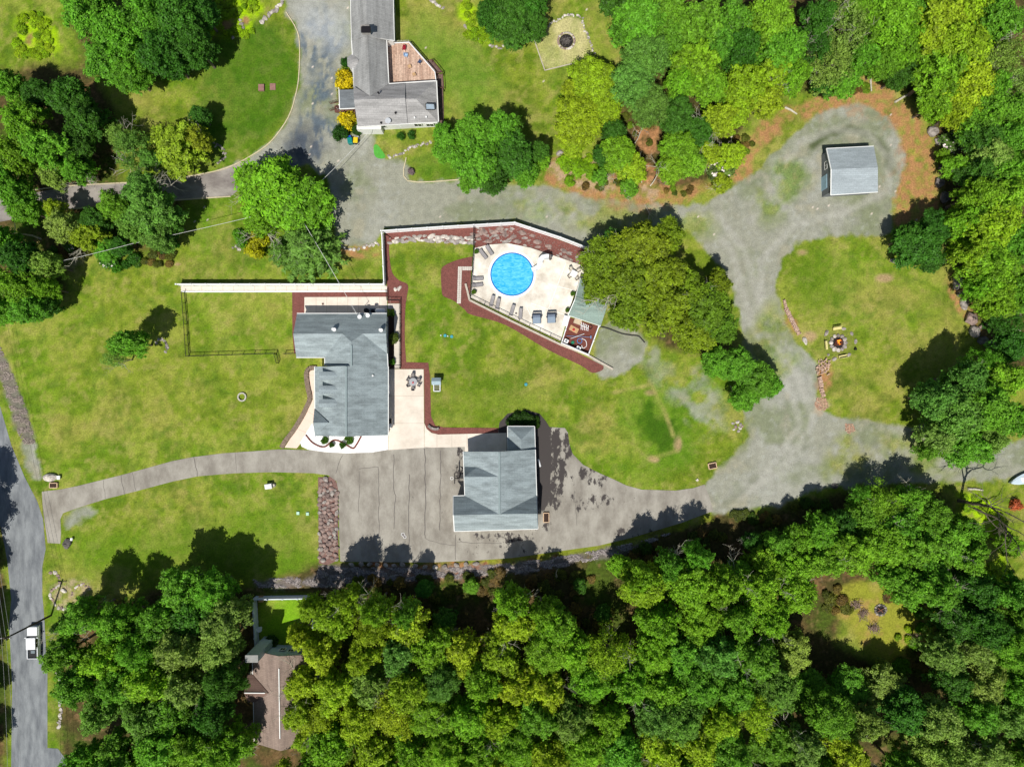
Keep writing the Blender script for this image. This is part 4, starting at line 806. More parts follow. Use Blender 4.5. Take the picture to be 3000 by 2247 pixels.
for k, (px, py, lab) in enumerate([(1572, 934, 'left navy double lounger with canopy hood on the pool deck'), (1615, 932, 'right navy double lounger with canopy hood, nearer the pool house')]):
    t = thing('double_lounger', lab, 'lounger', W(px, py, .25), R(2), 'navy double loungers')
    lpart('frame', MB().box((0, 0, .25), (1.5, 1.7, .12)), LFRAME, t)
    lpart('cushion', MB().box((0, -.35, .40), (1.36, 1.1, .18)), STEEL, t, bevel=.04)
    lpart('backrest', MB().box((0, .4, .55), (1.36, .4, .35), top=.95), mat('back_cushion', (112, 124, 142)), t, bevel=.04)
    lpart('canopy', MB().box((0, .72, 1.05), (1.5, .35, .06)).box((-.76, .3, .8), (.06, .9, .5)).box((.76, .3, .8), (.06, .9, .5)).box((-.84, .18, .8), (.14, .3, .1)).box((.84, .18, .8), (.14, .3, .1)), NAVY, t)
def chair(name, lab, loc, rot, m, mf=None, group=None, cat='chair'):
    mf = mf or LFRAME; t = thing(name, lab, cat, loc, R(rot), group)
    lpart('seat', MB().box((0, 0, .43), (.5, .5, .05)), m, t)
    lpart('backrest', MB().add([(-.25, .24, .45), (.25, .24, .45), (.25, .36, .95), (-.25, .36, .95), (-.25, .28, .43), (.25, .28, .43), (.25, .40, .93), (-.25, .40, .93)], [(3, 2, 1, 0), (4, 5, 6, 7), (0, 1, 5, 4), (1, 2, 6, 5), (2, 3, 7, 6), (3, 0, 4, 7)]), m, t)
    for x in (-.27, .27):
        lpart('armrest', MB().bar((x, -.25, .65), (x, .28, .67), .06), mf, t)
        for y in (-.24, .26): lpart('leg', MB().bar((x, y, 0), (x, y, .64), .045), mf, t)
    return t
CHG = mat('chair_mesh', (132, 128, 126), var=.1)
t = thing('patio_table', 'grey patio table with a red centrepiece, ringed by six chairs', 'table', W(1212, 1119, .07))
lpart('tabletop', MB().cyl((0, 0, .7), .72, .05, 10), mat('stone_top', (168, 170, 172), var=.15), t)
lpart('pedestal', MB().cyl((0, 0, 0), .25, .7, 12, .1), LFRAME, t)
q = MB().cyl((W(1210, 1121, .8)[0], W(1210, 1121, .8)[1], .82), .14, .16, 12).build('flower_bowl', mat('red_flowers', (196, 40, 52))); tag(q, 'small red bowl in the middle of the patio table', 'bowl')
for px, py, rt, lab in [(1211, 1100, 0, 'patio chair at the top end of the grey table'), (1199, 1113, 62, 'patio chair on the upper left of the grey table'), (1227, 1113, -62, 'patio chair on the upper right of the grey table'), (1199, 1128, 112, 'patio chair on the lower left of the grey table'), (1228, 1127, -112, 'patio chair on the lower right of the grey table'), (1211, 1138, 178, 'patio chair at the bottom end of the grey table')]:
    chair('patio_chair', lab, W(px, py, .07), rt, CHG, group='chairs round the patio table')
t = thing('pool_table_set', 'square white table on the pool deck near the big tree', 'table', W(1680, 804, .25), R(-28))
t.name = 'deck_table'
lpart('tabletop', MB().box((0, 0, .72), (1.1, 1.1, .05)), WHITE, t, bevel=.02)
for x in (-.45, .45):
    for y in (-.45, .45): lpart('leg', MB().bar((x, y, 0), (x, y, .7), .06), LFRAME, t)
for px, py, rt, lab in [(1672, 790, 25, 'pale chair above the square white deck table'), (1668, 811, 125, 'pale chair on the left below the square white deck table'), (1689, 817, 205, 'pale chair on the right below the square white deck table'), (1694, 794, -60, 'pale chair between the deck table and the big tree')]:
    chair('deck_chair', lab, W(px, py, .25), rt, mat('pale_mesh', (206, 198, 182)), group='chairs round the white deck table')
for px, py, c, rt, lab in [(1185, 146, (150, 30, 48), -15, 'dark red chair on the weathered deck'), (1191, 166, (160, 190, 222), 80, 'light blue chair on the weathered deck'), (1230, 185, (58, 78, 112), -120, 'navy blue chair by the slanting deck railing')]:
    chair('deck_chair', lab, W(px, py, 1.0), rt, mat('plastic_%d' % px, c, rough=.5), mf=mat('plastic_%d' % px, c))
for px, py, lab in [(1201, 198, 'small square wooden stool on the deck, nearer the navy chair'), (1214, 221, 'small square wooden stool on the deck, nearest the grey roof')]:
    t = thing('stool', lab, 'stool', W(px, py, 1.0), R(25), 'wooden stools on the deck')
    lpart('seat', MB().box((0, 0, .4), (.55, .55, .05)), WOOD, t)
    for x in (-.22, .22):
        for y in (-.22, .22): lpart('leg', MB().bar((x, y, 0), (x, y, .38), .05), BROWNW, t)
t = thing('deck_box', 'white storage box on the pool deck beside the fenced equipment pen', 'box', W(1657, 941, .25), R(-15))
lpart('body', MB().box((0, 0, .3), (.9, 1.7, .6)), mat('box_body', (206, 202, 192)), t); lpart('lid', MB().box((0, 0, .63), (1.0, 1.8, .08)), WHITE, t, bevel=.03)
q = MB().cyl(W(1512, 918, .25), .2, .1, 12, .1).build('umbrella_base', DARKST); tag(q, 'small dark umbrella base on the pool deck between two loungers', 'umbrella base')

# ================================================================ foliage prototypes
def leafmesh(name, centers, radii, n_per, leaf=.26, up=.6, seed=0, flat=1.0, elong=1.5):
    g = np.random.default_rng(seed); C = []; Nn = []; Vv = []
    for c, r, n in zip(centers, radii, n_per):
        n = int(n); d = g.normal(size=(n, 3)); d /= np.linalg.norm(d, axis=1)[:, None]; d[:, 2] = np.where(d[:, 2] < -.25, -d[:, 2], d[:, 2])
        rr = r*(g.random(n)**.3*np.where(g.random(n) < .22, 1.7, 1.0))[:, None]; p = c+d*rr*np.array([1, 1, flat])
        nn = d*.9+np.array([0, 0, up])+g.normal(size=(n, 3))*.4; C.append(p); Nn.append(nn)
        tone = g.random(); Vv.append(np.clip(.5+(tone-.5)*.62+g.normal(size=n)*.2, 0, 1))
    C = np.concatenate(C); Nn = np.concatenate(Nn); Vv = np.concatenate(Vv); n = len(C)
    Nn /= np.linalg.norm(Nn, axis=1)[:, None]
    a = g.normal(size=(n, 3)); t1 = np.cross(Nn, a); t1 /= np.linalg.norm(t1, axis=1)[:, None]; t2 = np.cross(Nn, t1)
    s = leaf*(.6+.8*g.random(n))[:, None]
    P = np.stack([C-t1*s*.5*elong, C+t2*s*.38-Nn*s*.08, C+t1*s*.5*elong, C-t2*s*.38-Nn*s*.08], 1).reshape(-1, 3)
    me = bpy.data.meshes.new(name); me.vertices.add(4*n); me.vertices.foreach_set('co', P.reshape(-1).astype(np.float32))
    me.loops.add(4*n); me.loops.foreach_set('vertex_index', np.arange(4*n, dtype=np.int32)); me.polygons.add(n); me.polygons.foreach_set('loop_start', np.arange(0, 4*n, 4, dtype=np.int32)); me.update(calc_edges=True)
    at = me.attributes.new('v', 'FLOAT', 'FACE'); at.data.foreach_set('value', Vv.astype(np.float32)); me.materials.append(LEAF)
    return me
def branchmesh(name, segs, m):
    b = MB()
    for pts, r0, r1 in segs:
        b.tube(pts, [r0+(r1-r0)*i/(len(pts)-1) for i in range(len(pts))], 6)
    me = bpy.data.meshes.new(name); me.from_pydata([tuple(p) for p in b.v], [], b.f); me.materials.append(m); me.update(); return me
# crowns are modelled at radius 5 m, height 12 m
def broad(seed, nl=30, sub=11, leaves=34, holes=.0, lobr=1.5, subr=.62, leaf=.27, ragged=.28, zsq=3.2):
    g = np.random.default_rng(seed); cs = []; rs = []; ns = []; limbs = []
    ph = g.random(4)*6.28
    k = 0; tries = 0; L_ = []
    while k < nl and tries < 4000:
        tries += 1
        a = g.random()*6.283; q = math.sqrt(g.random()); lim = 1-ragged*(.5+.5*math.sin(2*a+ph[0]))*.6-ragged*(.5+.5*math.sin(3*a+ph[1]))*.5-ragged*.4*(.5+.5*math.sin(5*a+ph[2]))
        rad = 4.2*q*lim; z = 7.6+zsq*math.sqrt(max(0, 1-(q*.93)**2))*(.55+.5*g.random())-3.2*g.random()**1.6
        p = np.array([rad*math.cos(a), rad*math.sin(a), z])
        if any(np.linalg.norm((p-o)*np.array([1, 1, .5])) < lobr*.78 for o in L_): continue
        L_.append(p); k += 1
        if k % 3 == 0: limbs.append(([(0, 0, 4.5), tuple(p*np.array([.5, .5, 0])+np.array([0, 0, 6.5])), tuple(p)], .12, .03))
    for i in range(16):
        a = g.random()*6.283; q = 2.2+1.5*g.random(); L_.append(np.array([q*math.cos(a), q*math.sin(a), 4.2+2.4*g.random()]))
    for p in L_:
        lr = lobr*(.7+.5*g.random())
        for s in range(sub):
            d = g.normal(size=3); d /= np.linalg.norm(d); d[2] = abs(d[2])*.9-.15
            c = p+d*lr*(.5+.6*g.random()); sr = subr*(.5+.95*g.random()**1.5); cs.append(c); rs.append(sr); ns.append(leaves*(sr/subr)**2)
    me = leafmesh('crown_%d' % seed, cs, rs, ns, leaf, .7, seed)
    tr = branchmesh('trunk_%d' % seed, [([(0, 0, -.1), (.1, .05, 3), (0, 0, 6), (.1, 0, 9)], .34, .1)]+limbs, BARK)
    return me, tr
def pine(seed):
    g = np.random.default_rng(seed); cs = []; rs = []; ns = []; limbs = []
    for lv in range(9):
        z = 3+lv*1.1; R_ = 5.0*(1-lv/9.5)+.3; nb = int(16-lv)
        for i in range(nb):
            a = 6.283*(i+g.random()*.7)/nb; L = R_*(.75+.35*g.random()); limbs.append(([(0, 0, z), (L*math.cos(a), L*math.sin(a), z-.15*L)], .06, .02)) if i % 3 == 0 else None
            for s in np.arange(.5, L, .42):
                cs.append(np.array([s*math.cos(a), s*math.sin(a), z-.14*s+.1*g.random()])); rs.append(.34+.1*g.random()); ns.append(11)
    return leafmesh('pine_crown_%d' % seed, cs, rs, ns, .3, .4, seed, .6, 2.6), branchmesh('pine_trunk_%d' % seed, [([(0, 0, -.1), (0, 0, 12)], .25, .04)]+limbs, BARK)
def grow(g, p, d, L, r, depth, segs, spread=.5, wob=.25, kids=3):
    pts = [p]; q = Vector(p); dd = Vector(d)
    for i in range(4):
        dd = (dd+Vector(g.normal(size=3))*wob).normalized(); q = q+dd*(L/4); pts.append(tuple(q))
        if depth > 0 and i >= 1 and g.random() < .75:
            nd = (dd+Vector(g.normal(size=3))*spread).normalized(); grow(g, tuple(q), nd, L*(.45+.25*g.random()), r*(.45), depth-1, segs, spread, wob, kids)
    segs.append((pts, r, r*.45))
    if depth > 0:
        for k in range(kids-1):
            nd = (dd+Vector(g.normal(size=3))*spread).normalized(); grow(g, tuple(q), nd, L*(.5+.3*g.random()), r*.5, depth-1, segs, spread, wob, kids)
def bare(seed, m=PALEBARK, lean=(0, 0), r=.22, spread=.6, kids=3, depth=3, L=7):
    g = np.random.default_rng(seed); segs = []
    grow(g, (0, 0, -.1), (lean[0], lean[1], 1), L, r, depth, segs, spread, .16, kids)
    return branchmesh('bare_%d' % seed, segs, m)
def shrub(seed, leaves=60, leaf=.17, nl=26, r=.32, tall=.8):
    g = np.random.default_rng(seed); cs = []; rs = []; ns = []
    for k in range(nl):
        a = g.random()*6.283; q = math.sqrt(g.random())*.75; cs.append(np.array([q*math.cos(a), q*math.sin(a), .35+tall*math.sqrt(1-q*q)*.8*(.6+.4*g.random())])); rs.append(r*(.8+.5*g.random())); ns.append(leaves)
        cs.append(np.array([q*math.cos(a), q*math.sin(a), .3])); rs.append(r*(.8+.5*g.random())); ns.append(leaves*.5)
    return leafmesh('shrub_%d' % seed, cs, rs, ns, leaf, .4, seed), branchmesh('shrub_stem_%d' % seed, [([(0, 0, 0), (.05, 0, .5), (0, .05, .9)], .06, .02), ([(0, 0, 0), (.3, .1, .6)], .04, .02), ([(0, 0, 0), (-.2, -.2, .6)], .04, .02)], BARK)
PB = [broad(s, nl=n, sub=13, leaves=26, lobr=1.15, subr=.46, ragged=.34, zsq=3.4, leaf=.28) for s, n in ((101, 50), (102, 54), (103, 46), (104, 52), (105, 50), (106, 48))]
PF = [broad(s, nl=60, sub=16, leaves=30, lobr=1.1, subr=.42, leaf=.21, ragged=.26) for s in (201, 202, 203)]
PL = [broad(s, nl=56, sub=10, leaves=24, lobr=1.0, subr=.4, leaf=.27, ragged=.46, zsq=3.6) for s in (301, 302, 303, 304)]
PSP = [broad(s, nl=26, sub=9, leaves=22, lobr=1.4, subr=.6, leaf=.22, ragged=.4) for s in (401, 402)]
PP = [pine(501)]
SH = [shrub(601), shrub(602), shrub(603, 90, .13, 30, .3)]
SPB = []
for s in (701, 702, 703):
    SPB.append(bare(s, PALEBARK, L=6))
HUE = {'Y': ((150, 178, 36), 'yellow-green'), 'L': ((124, 172, 38), 'bright green'), 'G': ((108, 162, 42), 'mid-green'), 'D': ((72, 122, 34), 'dark green'), 'B': ((106, 152, 58), 'blue-green'), 'P': ((136, 166, 70), 'pale olive'), 'O': ((148, 168, 40), 'golden-tinged green')}
def jit(c, a=.12):
    c = lin(c); k = 1+random.uniform(-a, a); return (c[0]*k*(1+random.uniform(-a, a)), c[1]*k, c[2]*k*(1+random.uniform(-a, a)), 1)
NAMES = {'b': 'leafy_tree', 'f': 'leafy_tree', 'l': 'leafy_tree', 's': 'sparse_tree', 'p': 'pine_tree'}
SETS = {'b': PB, 'f': PF, 'l': PL, 's': PSP, 'p': PP}
CAT = {'b': 'tree', 'f': 'tree', 'l': 'tree', 's': 'tree', 'p': 'pine tree'}
REG = []      # trees awaiting a label: (object, zone, hue word, kind, px, py)
def tree(px, py, r, hue, h=12, kind='b', sx=1, sy=1, zone=None, label=None, group=None, dk=1.0):
    zc = h*.80; x, y, _ = W(px, py, zc); k = PX*(HC-zc)/HC; s = r*k/4.75
    me, tr = random.choice(SETS[kind]); hz = h/12.0
    t = thing(NAMES[kind], label, CAT[kind], (x, y, 0), random.uniform(0, 6.28) if sx == sy else 0, group, (s*sx, s*sy, hz))
    a = link('trunk', tr, t); b = link('crown', me, t); b.color = jit(tuple(v*dk for v in HUE[hue][0]))
    if kind == 's' or (kind == 'l' and random.random() < .4):
        c = link('bare_branches', random.choice(SPB), t); c.scale = (1, 1, .95)
    if label is None: REG.append((t, zone, HUE[hue][1], kind, px, py))
    return t
def bush(px, py, r, c, hh=1.0, lab='', name='bush', cat='shrub', group=None, flowers=None, k=None):
    x, y, _ = W(px, py, hh*.6); s = r*PX/.98
    me, tr = SH[k] if k is not None else random.choice(SH)
    t = thing(name, lab, cat, (x, y, 0), random.uniform(0, 6.28), group, (s, s, hh/1.15))
    a = link('stems', tr, t); b = link('foliage', me, t); b.color = jit(c, .06)
    if flowers:
        g = np.random.default_rng(int(px)); n = 46; v = []; f = []
        fm = MB()
        for i in range(n):
            aa = g.random()*6.28; q = math.sqrt(g.random())*.85; z = .55+.6*math.sqrt(max(0, 1-q*q)); fm.cyl((q*math.cos(aa), q*math.sin(aa), z), .09, .06, 6, .04)
        fo = lpart('blossom', fm, flowers, t)
    return t
# ---------------------------------------------------------------- trees, one by one (photo position of the crown, crown radius in pixels)
NWZ, NCZ, NEZ, EZ, SEZ, MIDZ = 'north-west woods', 'grove beside the north house', 'north-east woods', 'woods on the right edge', 'woods below the lane', 'yard'
for a in [(235, 20, 80, 'G', 13, 'b'), (335, 85, 85, 'G', 14, 'b'), (295, 165, 66, 'G', 11, 'b'), (365, 205, 62, 'G', 10, 'f'), (505, 50, 85, 'D', 13, 'b'), (555, 120, 62, 'D', 12, 'b'), (460, 140, 70, 'D', 13, 'b'), (420, 30, 75, 'G', 14, 'b'), (575, 20, 60, 'D', 10, 'b'), (500, 180, 40, 'D', 8, 'b'),
          (95, 265, 50, 'D', 9, 'b'), (190, 275, 62, 'D', 11, 'b'), (235, 340, 66, 'D', 11, 'b'), (50, 345, 66, 'L', 12, 'b'), (120, 430, 80, 'G', 13, 'l'), (15, 440, 60, 'L', 12, 'b'), (205, 415, 56, 'D', 10, 'f'), (215, 490, 50, 'G', 9, 'l'), (145, 505, 48, 'P', 9, 'l'), (5, 240, 50, 'G', 11, 'b'), (25, 560, 56, 'G', 11, 'b'), (60, 610, 48, 'G', 9, 'b'), (-30, 500, 70, 'G', 12, 'b'),
          (372, 430, 62, 'B', 10, 's'), (340, 395, 40, 'P', 8, 's'), (580, 335, 34, 'D', 6, 'b'), (430, 460, 40, 'B', 8, 'l'),
          (400, 545, 62, 'B', 11, 'l'), (432, 615, 78, 'B', 12, 'b'), (385, 665, 56, 'B', 10, 'l'), (325, 600, 55, 'G', 10, 'b'), (455, 690, 50, 'B', 9, 'b'), (490, 650, 44, 'D', 8, 'b'), (175, 660, 62, 'P', 9, 'l'), (240, 690, 55, 'Y', 8, 'l'), (150, 610, 36, 'Y', 8, 'l'), (300, 725, 42, 'G', 5, 'f'), (345, 720, 34, 'D', 5, 'b'), (265, 640, 46, 'D', 8, 'b'),
          (120, 770, 48, 'P', 10, 'l'), (40, 750, 60, 'D', 12, 'b'), (30, 830, 60, 'L', 12, 'b'), (108, 838, 40, 'L', 10, 'b'), (65, 895, 56, 'G', 10, 'b'), (125, 895, 36, 'D', 7, 'b'), (-20, 900, 50, 'G', 10, 'b'), (-40, 700, 60, 'G', 12, 'b')]:
    tree(*a, zone=NWZ)
tree(505, 425, 92, 'O', 9, 'l', label='broad tree with golden tips beside the left lane', sx=1.05, sy=1.0)
tree(566, 400, 44, 'O', 8, 'l', label='small golden-tinged tree on the right flank of the broad golden one')
tree(362, 1003, 56, 'G', 11, 'l', sx=1.2, sy=.85, label='lone dark tree on the lawn leaning over a round stone planter')
tree(318, 1050, 30, 'P', 9, 's', label='thin half-bare treetop beside the lone dark lawn tree')
tree(790, 560, 112, 'L', 10, 'b', sx=1.0, sy=1.05, label='big bright green tree beside the dark gravel, left of the fenced mulch')
tree(735, 525, 62, 'L', 9, 'l', label='bright green tree forming the upper left edge of the central clump')
tree(880, 590, 92, 'L', 10, 'b', label='bright green tree on the right side of the central clump')
tree(760, 640, 62, 'L', 9, 'l', label='bright green tree in the middle of the central clump, above the golden shrub')
tree(890, 715, 98, 'B', 8, 'p', label='feathery blue-green pine at the bottom of the central clump')
tree(822, 730, 50, 'B', 6, 'p', label='small blue-green pine between the golden shrub and the large pine')
tree(700, 692, 28, 'G', 6, 'f', label='narrow green tree left of the golden shrub', sx=.8, sy=1.2)
bush(752, 712, 40, (168, 168, 20), 3.2, 'golden-yellow conifer shrub at the foot of the central clump', 'golden_shrub')
for a in [(1385, 385, 72, 'G', 10, 'b'), (1470, 375, 66, 'G', 10, 'b'), (1500, 445, 74, 'D', 10, 'b'), (1400, 460, 84, 'G', 11, 'b'), (1325, 420, 60, 'G', 9, 'b'), (1440, 510, 60, 'D', 9, 'b'), (1540, 500, 46, 'G', 7, 'b'), (1370, 530, 36, 'G', 6, 'l'), (1585, 470, 30, 'L', 5, 'l'), (1295, 385, 34, 'G', 6, 'b'), (1580, 440, 36, 'D', 7, 'b'),
          (1500, 40, 80, 'D', 11, 'f'), (1440, 30, 50, 'D', 10, 'f'), (1560, 60, 46, 'D', 9, 'f'), (1540, -10, 70, 'D', 10, 'b'), (1745, 230, 84, 'Y', 9, 'f'), (1695, 345, 84, 'Y', 9, 'f'), (1770, 310, 60, 'Y', 8, 'f'), (1690, 260, 46, 'Y', 7, 'f'), (1680, 420, 40, 'Y', 6, 'f'),
          (1815, 440, 60, 'L', 7, 'b'), (1855, 490, 58, 'Y', 6, 'l'), (1770, 450, 36, 'D', 5, 'f'), (1845, 545, 34, 'G', 5, 'l'), (1985, 420, 56, 'L', 7, 'b'), (2030, 470, 52, 'L', 7, 'b'), (1970, 490, 46, 'L', 6, 'b'), (1800, 380, 40, 'D', 7, 'b'), (2080, 440, 46, 'Y', 6, 'l'), (2120, 535, 34, 'Y', 4, 'l'), (2150, 450, 50, 'Y', 6, 'l'), (1760, 515, 30, 'G', 4, 'l')]:
    tree(*a, zone=NCZ)
for a in [(1875, 55, 85, 'G', 14, 'b'), (1960, 20, 70, 'G', 13, 'b'), (1900, 150, 80, 'B', 13, 'f'), (1860, 235, 74, 'B', 12, 'f'), (1910, 300, 62, 'B', 11, 'f'), (2055, 50, 85, 'G', 14, 'l'), (2045, 175, 80, 'L', 12, 'b'), (2085, 235, 60, 'L', 11, 'b'), (2000, 230, 50, 'L', 11, 'b'), (1990, 330, 60, 'D', 9, 'f'), (2160, 50, 75, 'G', 13, 'l'), (2180, 130, 66, 'D', 13, 'b'), (2185, 240, 76, 'Y', 11, 'l'), (2115, 340, 62, 'Y', 9, 'l'), (2260, 50, 85, 'L', 14, 'b'), (2300, 130, 80, 'G', 13, 'b'), (2270, 200, 74, 'Y', 11, 'l'), (2335, 215, 50, 'L', 10, 'b'), (2250, 280, 66, 'Y', 9, 'l'), (2160, 320, 60, 'Y', 8, 'l'), (1840, -20, 80, 'D', 12, 'b'), (2060, 380, 50, 'D', 7, 'f'), (1960, 110, 60, 'G', 12, 'b'), (2120, 110, 60, 'G', 12, 'b'),
          (2410, 40, 66, 'D', 11, 'l'), (2400, 130, 50, 'D', 10, 's'), (2500, 60, 84, 'P', 12, 's'), (2545, 20, 70, 'L', 12, 'l'), (2450, 180, 74, 'P', 10, 's'), (2480, 235, 56, 'G', 8, 'l'), (2540, 150, 56, 'G', 10, 'l'), (2420, 245, 40, 'D', 6, 'l'), (2620, 50, 86, 'L', 14, 'b'), (2660, 120, 74, 'L', 12, 'b'), (2610, 170, 52, 'G', 10, 'f'), (2650, 205, 50, 'D', 9, 'f'), (2755, 60, 100, 'Y', 14, 'l'), (2825, 130, 100, 'Y', 14, 'b'), (2770, 200, 90, 'L', 13, 'b'), (2850, 240, 84, 'Y', 13, 'b'), (2765, 285, 56, 'L', 11, 'b'), (2830, 310, 60, 'Y', 11, 'b'), (2940, 40, 84, 'G', 14, 'l'), (2960, 150, 66, 'P', 13, 's'), (2920, 245, 60, 'G', 12, 'l'), (2900, 320, 76, 'G', 12, 'b'), (2900, 390, 62, 'D', 11, 'b'), (2985, 320, 66, 'G', 12, 'l'), (2925, 450, 70, 'P', 11, 'l'), (2990, 400, 60, 'G', 12, 'b'), (2990, 230, 56, 'P', 12, 's'), (2870, -20, 90, 'Y', 13, 'b'), (2700, -30, 90, 'G', 13, 'b')]:
    tree(*a, zone=NEZ)
for a in [(2815, 480, 44, 'L', 7, 'l'), (2770, 452, 24, 'L', 4, 'l'), (2890, 500, 62, 'D', 10, 'b'), (2985, 490, 66, 'G', 12, 'b'), (2880, 565, 66, 'L', 12, 'l'), (2960, 580, 80, 'L', 13, 'b'), (2862, 640, 68, 'L', 12, 'l'), (2925, 660, 90, 'Y', 14, 'l'), (2705, 715, 74, 'D', 9, 'b'), (2665, 695, 44, 'D', 8, 'b'), (2750, 660, 56, 'D', 8, 'f'), (2740, 760, 40, 'D', 7, 'b'), (2868, 735, 66, 'Y', 12, 'l'), (2930, 770, 80, 'L', 13, 'b'), (2905, 835, 50, 'L', 11, 'b'), (2945, 865, 70, 'L', 12, 'l'), (3000, 700, 80, 'G', 14, 'b'), (2975, 940, 56, 'D', 9, 's'), (2985, 1010, 56, 'D', 9, 'b'), (3010, 850, 70, 'G', 13, 'b'),
          (2770, 1170, 62, 'B', 13, 'b'), (2850, 1110, 60, 'B', 13, 'b'), (2820, 1215, 90, 'B', 14, 'b'), (2770, 1280, 64, 'P', 12, 'l'), (2850, 1310, 78, 'G', 12, 'l'), (2915, 1200, 84, 'G', 14, 'b'), (2965, 1110, 66, 'L', 12, 'b'), (2740, 1320, 40, 'G', 9, 'l'), (2905, 1290, 56, 'P', 11, 'b'), (2985, 1230, 60, 'G', 12, 'b'), (2900, 1060, 44, 'G', 10, 's')]:
    tree(*a, zone=EZ)
for a in [(1760, 760, 66, 'Y', 9), (1830, 730, 74, 'Y', 9), (1900, 720, 82, 'Y', 10), (1960, 690, 56, 'Y', 9), (1760, 830, 60, 'Y', 8), (1850, 820, 92, 'Y', 10), (1940, 810, 84, 'Y', 10), (1850, 900, 74, 'Y', 9), (1950, 900, 90, 'Y', 10), (2030, 850, 66, 'Y', 9), (2080, 900, 84, 'L', 9), (2110, 830, 50, 'Y', 8), (2040, 970, 66, 'Y', 8), (2120, 960, 56, 'L', 8)]:
    tree(*a, 'l' if a[0] % 20 else 'b', zone='grove beside the pool', dk=.82)
for a in [(2110, 1060, 48, 'G', 7), (2170, 1070, 58, 'G', 8), (2230, 1110, 60, 'G', 8), (2190, 1160, 50, 'G', 7), (2262, 1130, 40, 'G', 7), (1800, 700, 40, 'D', 7)]:
    tree(*a, 'b', zone='grove end by the lane')
# woods below the right-hand lane
for a in [(2600, 1480, 70, 'L', 10, 's'), (2680, 1470, 60, 'G', 10, 'l'), (2540, 1520, 56, 'G', 9, 'b'), (2480, 1545, 50, 'D', 9, 'b'), (2650, 1540, 70, 'G', 11, 'l'), (2740, 1510, 60, 'G', 11, 'b'), (2420, 1570, 62, 'G', 10, 'b'), (2350, 1590, 56, 'L', 9, 'b'), (2290, 1600, 50, 'G', 9, 'l'), (2780, 1580, 80, 'G', 12, 'b'), (2700, 1610, 80, 'G', 12, 'l'), (2600, 1600, 78, 'L', 12, 'b'), (2510, 1620, 74, 'L', 12, 'b'), (2420, 1650, 70, 'L', 11, 'l'), (2850, 1640, 66, 'G', 12, 'l'), (2330, 1670, 66, 'L', 11, 'b'), (2250, 1660, 60, 'L', 10, 'b'), (2540, 1460, 40, 'G', 8, 's'), (2850, 1560, 50, 'G', 10, 'b'), (2170, 1690, 56, 'G', 9, 'l'), (2210, 1590, 34, 'D', 6, 'l'), (2620, 1690, 60, 'G', 11, 'l'), (2740, 1690, 62, 'G', 11, 'b'), (2970, 1600, 40, 'L', 7, 'b')]:
    tree(*a, zone=SEZ)
# the south woods, row by row: one letter per crown, 108 px apart
ROWS = [(1735, '...GG..y.d..P...YLLLL..GGDG'), (1830, 'GGGDP..YYYd.YL..LLGL..dDDDG'), (1925, 'GLGPP..YYBLYYLLYLGBGPd.DPPG'), (2020, 'GGLPD..YPYBLYYLLLGGBGGP.DPGG'), (2115, '.BBGD..YYYLLYGPLBBYYxGPDPGBG'), (2210, '.GGLL..LYLLLLYLGYYGGPY.PPPGG'), (2300, '.GLGG.YLYLLLYLLGYGGGPGPGPPGG')]
DROP = {(2, 20), (2, 21), (0, 19), (0, 20)}
RN = ['front row', 'second row', 'third row', 'middle row', 'third-last row', 'second-last row', 'bottom row']
for ri, (ry, s) in enumerate(ROWS):
    cnt = 0
    for ci, ch in enumerate(s):
        if ch in '.x': continue
        x = 180+108*ci+(36 if ri % 2 else 0)+random.uniform(-16, 16); y = ry+random.uniform(-16, 16)
        if ri < 3 and 15 < ci and 2380 < x < 2740 and 1700 < y < 1960 and ch != 'G': continue
        if 690 < x < 800: continue
        r = random.uniform(62, 80) if ch.isupper() else random.uniform(30, 42); hh = random.uniform(11, 15) if ch.isupper() else 6
        if ri == 0 and ci < 6: hh = 12
        if ri in (1, 2, 3) and 2300 < x < 2740: hh = 7
        if ri == 2 and 2400 < x < 2660: continue
        if ri == 0 and 5 < ci < 16: continue
        kd = random.choice('blblf') if ch.upper() in 'GDBL' else random.choice('lbllls')
        cnt += 1
        tree(x, y, r, ch.upper(), hh, kd, label='%s tree in %s of south woods, %s from left' % (HUE[ch.upper()][1], RN[ri], ORD[cnt]), group='trees of the south woods')
for k, a in enumerate([(905, 1790, 46, 'Y', 9), (880, 2010, 62, 'Y', 11), (875, 2100, 60, 'Y', 11), (870, 1870, 44, 'Y', 10), (890, 2180, 48, 'Y', 9)]):
    tree(*a, 'l', label='yellow-green tree overhanging the brown roof, %s in the row there' % ORD[k+1], group='trees overhanging the brown roof')
for k, a in enumerate([(1050, 1745, 28, 'G', 5), (1240, 1730, 30, 'D', 4), (1380, 1720, 26, 'G', 3), (1820, 1660, 38, 'L', 6), (1700, 1720, 24, 'D', 3), (1770, 1800, 30, 'D', 4), (1130, 1790, 26, 'D', 4), (1300, 1850, 30, 'D', 4)]):
    tree(*a, 'b', label='low %s tree in the gap below the driveway, %s of them' % (HUE[a[3]][1], ORD[k+1]))
for k, a in enumerate([(1010, 1775, 56, 'Y', 14), (1095, 1800, 54, 'L', 15), (1185, 1810, 46, 'G', 14), (1500, 1775, 62, 'L', 14), (1590, 1810, 50, 'L', 14), (1885, 1700, 56, 'L', 14), (1965, 1665, 50, 'G', 13), (2050, 1640, 50, 'G', 13)]):
    tree(*a, 'l', label='tall %s tree casting shade on the asphalt edge, %s from left' % (HUE[a[3]][1], ORD[k+1]), group='tall trees shading the asphalt')
tree(222, 2238, 54, 'G', 11, 'l', label='mid-green tree over the side lane at the bottom left corner')
tree(168, 1838, 36, 'B', 8, 'p', label='small blue-green pine leaning over the white pickup truck')
